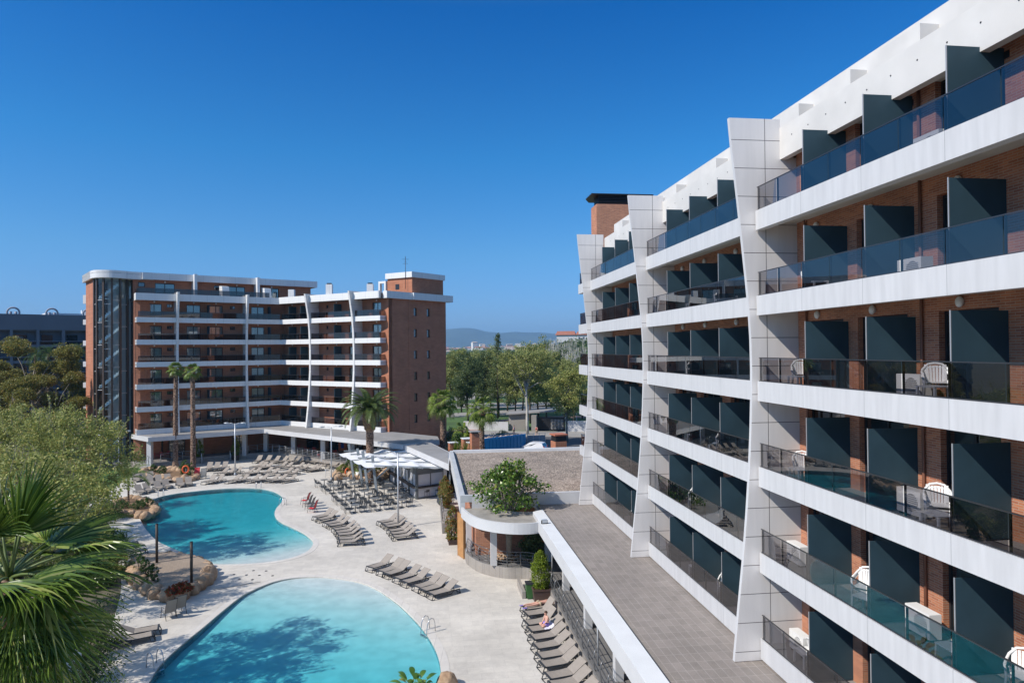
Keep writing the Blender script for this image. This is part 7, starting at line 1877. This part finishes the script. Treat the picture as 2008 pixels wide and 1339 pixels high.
# brick chimneys and planters standing behind the roofs
for (x, yt, Y_, w_, lb, cap) in ((1095.5, 851, 76, 1.35, 'brick chimney with dark louvred head behind the gravel roof', True), (930.5, 845, 75, .85, 'slim orange brick chimney left of the blue container', False)):
    g = atY(x, 860, Y_); z = atY(x, yt, Y_).z; o = thing('brick_chimney', (g.x, g.y, 0), radians(20), lb, 'chimney'); h2 = w_ / 2
    MB().m('brick_far').box(-h2, h2, -h2, h2, 0, z - (.75 if cap else .25)).build('stack', o)
    if cap:
        MB().m('dark_metal').box(-h2 + .05, h2 - .05, -h2 + .05, h2 - .05, z - .75, z - .1).build('louvre', o); MB().m('terracotta').box(-h2 - .1, h2 + .1, -h2 - .1, h2 + .1, z - .1, z + .05).build('cap', o)
    else: MB().m('canopy_gray').box(-h2 - .12, h2 + .12, -h2 - .12, h2 + .12, z - .1, z).build('cap', o); MB().m('dark_metal').box(-h2 + .1, h2 - .1, -h2 + .1, h2 - .1, z - .25, z - .1).build('louvre', o)
for (x, yt, Y_, w_, lb) in ((888, 868, 78, .9, 'left orange brick planter box beyond the walkway roof'), (915, 860, 77, 1.0, 'taller orange brick planter box beside the slim chimney'), (925, 868, 76, .9, 'low orange brick box under the slim chimney')):
    g = atY(x, 860, Y_); z = atY(x, yt, Y_).z; o = thing('brick_planter', (g.x, g.y, 0), radians(20), lb, 'planter'); MB().m('brick_far').box(-w_ / 2, w_ / 2, -w_ / 2, w_ / 2, 0, z).build('box', o); MB().m('coping_white').box(-w_ / 2 - .06, w_ / 2 + .06, -w_ / 2 - .06, w_ / 2 + .06, z, z + .08).build('rim', o)
g0, g1 = atY(943, 868, 101), atY(975, 862, 102); wall_thing('garden_wall', (g0.x, g0.y, 0), (g1.x + 1, g1.y, 0), atY(960, 858, 101).z, .4, 'brick_far', 'brick garden wall behind the blue container')
# dark shaded apartment block on the far left
mat('slate_paint', (.15, .16, .185), .8, var=.06, vscale=.3); mat('slate_light', (.30, .31, .36), .8)
AD = radians(40); ab = thing('apartment_block', (-112, 122, 0), AD, 'dark slate grey apartment block with round roof openings behind the eucalypts', 'building')
LB = 62; ft = 22.5
b = MB().m('slate_paint').box(0, LB, 1.6, 14, 0, 19.2); b.box(0, LB, 0, .35, 19.4, ft).box(0, LB, .35, 14, 19.2, 19.6); b.build('wall', ab)
for i in range(7):
    zf = .4 + 3.15 * i
    if zf > 18: break
    o = MB().m('slate_paint').box(0, LB, 0, 1.6, zf - .25, zf).box(0, LB, 0, .1, zf, zf + .3).build('balcony', ab); MB().m('tinted_glass').poly([(0, .05, zf + .3), (LB, .05, zf + .3), (LB, .05, zf + .95), (0, .05, zf + .95)]).build('glass_pane', o); MB().m('slate_light').box(0, LB, 0, .08, zf + .95, zf + 1.02).build('handrail', o)
for i in range(15):
    x = 1 + i * 4.3; MB().m('slate_paint').box(x - .25, x + .25, -.12, 1.6, 0, 19.4).build('column', ab)
    for j in range(6):
        zf = .4 + 3.15 * j
        if i % 1 == 0 and x + 3 < LB and j > 2: MB().m('window_glass').box(x + .7, x + 2.6, 1.5, 1.59, zf + .1, zf + 2.3).build('window', ab)
for cx_ in (12.2, 18.5, 24.85, 31.2):
    b = MB().m('slate_light'); b.tube([(cx_ + 1.0 * cos(a * pi / 12), .18, 22.75 + 1.0 * sin(a * pi / 12)) for a in range(25)], .17, 8, caps=False)
    for s_ in (-.4, .45): b.tube([(cx_ + s_, .5, 21.9), (cx_ + s_, .5, 23.0)], .24, 8)
    b.build('roof_ring', ab)
b = MB().m('coping_white').box(24, 40, 3, 10, 19.6, 23.0).box(30.5, 31.5, 4, 5, 23, 23.8); b.build('roof_house', ab)
for i, (x, y) in enumerate([(70, 690), (95, 688), (150, 684)]):
    q = atY(x, 700, 108); feather_palm(300 + i, (q.x, q.y, 0), atY(x, y + 6, 108).z, 2.2, 18, ['left', 'middle', 'right'][i] + ' dark palm crown showing before the slate apartment block', tr=.2, leafn=16, lsz=.8, bulb=False, leafm='leaf_bush', gr='palms before the slate block')
# wooded rise with a white villa
villa = thing('villa', tuple(atY(1106, 690, 470).xy) + (19.5,), radians(-10), 'white villa with red tiled roofs on the rise above the poplars', 'house')
MB().m('white_plain').box(-5, 22, 0, 10, 0, 5).box(16, 20, 1, 5, 5, 9.6).build('wall', villa)
b = MB().m('roof_tile_red')
for (x0, x1, z0, zt) in ((-6, 8, 5, 7.8), (8, 17, 5, 7.4), (15.6, 20.4, 9.61, 10.4)):
    y0, y1 = (-.8, 10.8) if zt < 10 else (.6, 5.4); xm = (y0 + y1) / 2; k = len(b.v); b.v += [(x0, y0, z0), (x1, y0, z0), (x1, y1, z0), (x0, y1, z0), (x0 + 1, xm, zt), (x1 - 1, xm, zt)]
    for q in ((0, 1, 5, 4), (2, 3, 4, 5), (1, 2, 5), (3, 0, 4)): b.face(tuple(k + i for i in q))
b.build('roof', villa)
for x in (10, 13): MB().m('window_glass').box(x, x + 1.2, -.05, -.01, 2, 3.6).build('window', villa)
b = MB().m('grass_park'); b.smooth = True; r = random.Random(1); nx, ny = 18, 10
for i in range(nx + 1):
    for j in range(ny + 1):
        u, v = i / nx, j / ny; b.v.append((10 + 120 * u, 300 + 260 * v, -.1 + 17.5 * max(0, sin(pi * min(1, v * 1.1))) ** .7 * min(1, u * 4) * min(1, (1 - u) * 4)))
for i in range(nx):
    for j in range(ny): a = i * (ny + 1) + j; b.face((a, a + ny + 1, a + ny + 2, a + 1))
structure('hill', b)
# plain, hills and town in the haze
mat('hill_green', (.085, .115, .10), .95, var=.25, vscale=.0025); mat('plain', (.16, .17, .09), .95, var=.4, vscale=.004)
def terrain(name, Y0, Y1, hf, mt, X0=-5200, X1=5200, nx=160, ny=14):
    b = MB().m(mt); b.smooth = True
    for i in range(nx + 1):
        for j in range(ny + 1): x = X0 + (X1 - X0) * i / nx; y = Y0 + (Y1 - Y0) * j / ny; b.v.append((x, y, hf(x, y, j / ny)))
    for i in range(nx):
        for j in range(ny): a = i * (ny + 1) + j; b.face((a, a + ny + 1, a + ny + 2, a + 1))
    structure(name, b)
def ridge(x):
    px_ = 1004 + F_PX * x / 8000
    ks = [(0, 650), (200, 640), (500, 636), (780, 640), (875, 645), (905, 643.5), (930, 644), (960, 650), (985, 652), (1010, 650), (1060, 650.5), (1085, 654), (1110, 664), (1140, 672), (1300, 676), (1700, 668), (2100, 660)]
    for (a, ya), (c, yc) in zip(ks[:-1], ks[1:]):
        if px_ <= c: t_ = max(0, (px_ - a) / (c - a)); y = ya + (yc - ya) * (t_ * t_ * (3 - 2 * t_)); break
    else: y = 662
    return 14.7 + (685.6 - y) / F_PX * 8000
def nz(x, y): return sin(x * .004 + y * .0013) * 9 + sin(x * .011 + 2 + y * .004) * 4 + sin(x * .023 + y * .009) * 2
terrain('hills', 5600, 8600, lambda x, y, v: -5 + (ridge(x) * (sin(min(1, v / .8) * pi / 2) ** 1.6) if v < .8 else ridge(x) * (1 - (v - .8) * 1.2)) + nz(x, y) * sin(pi * v), 'hill_green')
terrain('plain', 1100, 5700, lambda x, y, v: -1 + v * 34, 'plain', ny=6, nx=20)
cl = [mat('town_%s' % k_, c_, .8) for k_, c_ in (('cream', (.62, .52, .42)), ('pink', (.55, .36, .28)), ('white', (.74, .71, .67)), ('tan', (.48, .38, .30)))]
r = random.Random(12)
for i in range(120):
    px_ = r.uniform(872, 1165); Y_ = r.uniform(1700, 3300); q = atY(px_, 685, Y_); zb = -1 + (Y_ - 1100) / 4600 * 34; hh = r.uniform(8, 17) + (14 if r.random() < .07 else 0); w_ = r.uniform(11, 30); d_ = r.uniform(10, 16)
    kk = r.choice(['cream', 'pink', 'white', 'tan', 'cream']); o = MB().m('town_' + kk).box(-w_ / 2, w_ / 2, 0, d_, -3, hh).build('town_house', None, (q.x, q.y, zb), r.uniform(-.4, .4)); rf = MB().m('roof_tile_red' if r.random() < .5 else 'town_tan'); k = 0
    rf.v += [(-w_ / 2 - .5, -.5, hh), (w_ / 2 + .5, -.5, hh), (w_ / 2 + .5, d_ + .5, hh), (-w_ / 2 - .5, d_ + .5, hh), (-w_ / 2 + 2, d_ / 2, hh + 2.2), (w_ / 2 - 2, d_ / 2, hh + 2.2)]
    for f in ((0, 1, 5, 4), (2, 3, 4, 5), (1, 2, 5), (3, 0, 4), (3, 2, 1, 0)): rf.face(f)
    rf.build('roof', o); tag(o, {'cream': 'tiny cream', 'pink': 'tiny rose pink', 'white': 'tiny white', 'tan': 'tiny tan'}[kk] + (' tower block' if hh > 18 else ' house') + ' in the hazy town at the foot of the hills', 'house', 'distant ' + kk + ' houses')
b = MB().m('leaf_dark'); r = random.Random(15)
for i in range(900):
    px_ = r.uniform(870, 1165); Y_ = r.uniform(700, 3000); q = atY(px_, 690, Y_); s_ = 5 + Y_ / 400; b.blob((q.x, q.y, -1 + max(0, Y_ - 1100) / 136), (s_ * r.uniform(.8, 1.8), s_, s_ * r.uniform(.8, 1.3)), 6, 4, .2, r)
tag(b.build('distant_trees'), 'dark belts of far trees between the park and the town', 'wood', kind='stuff')
# ------------------------------------------------------------------ haze
m, n, l, b_ = nodes('haze'); n.remove(b_); pv = n.new('ShaderNodeVolumePrincipled'); pv.inputs['Color'].default_value = (.36, .68, 1.0, 1); pv.inputs['Density'].default_value = 1.3e-4; pv.inputs['Anisotropy'].default_value = .2
l.new(pv.outputs[0], n['Material Output'].inputs['Volume'])
hz = MB().m('haze').box(-5400, 5400, -400, 8900, -20, 285).build('haze'); hz['kind'] = 'stuff'; hz['label'] = 'thin blue haze over the plain'; hz['category'] = 'haze'
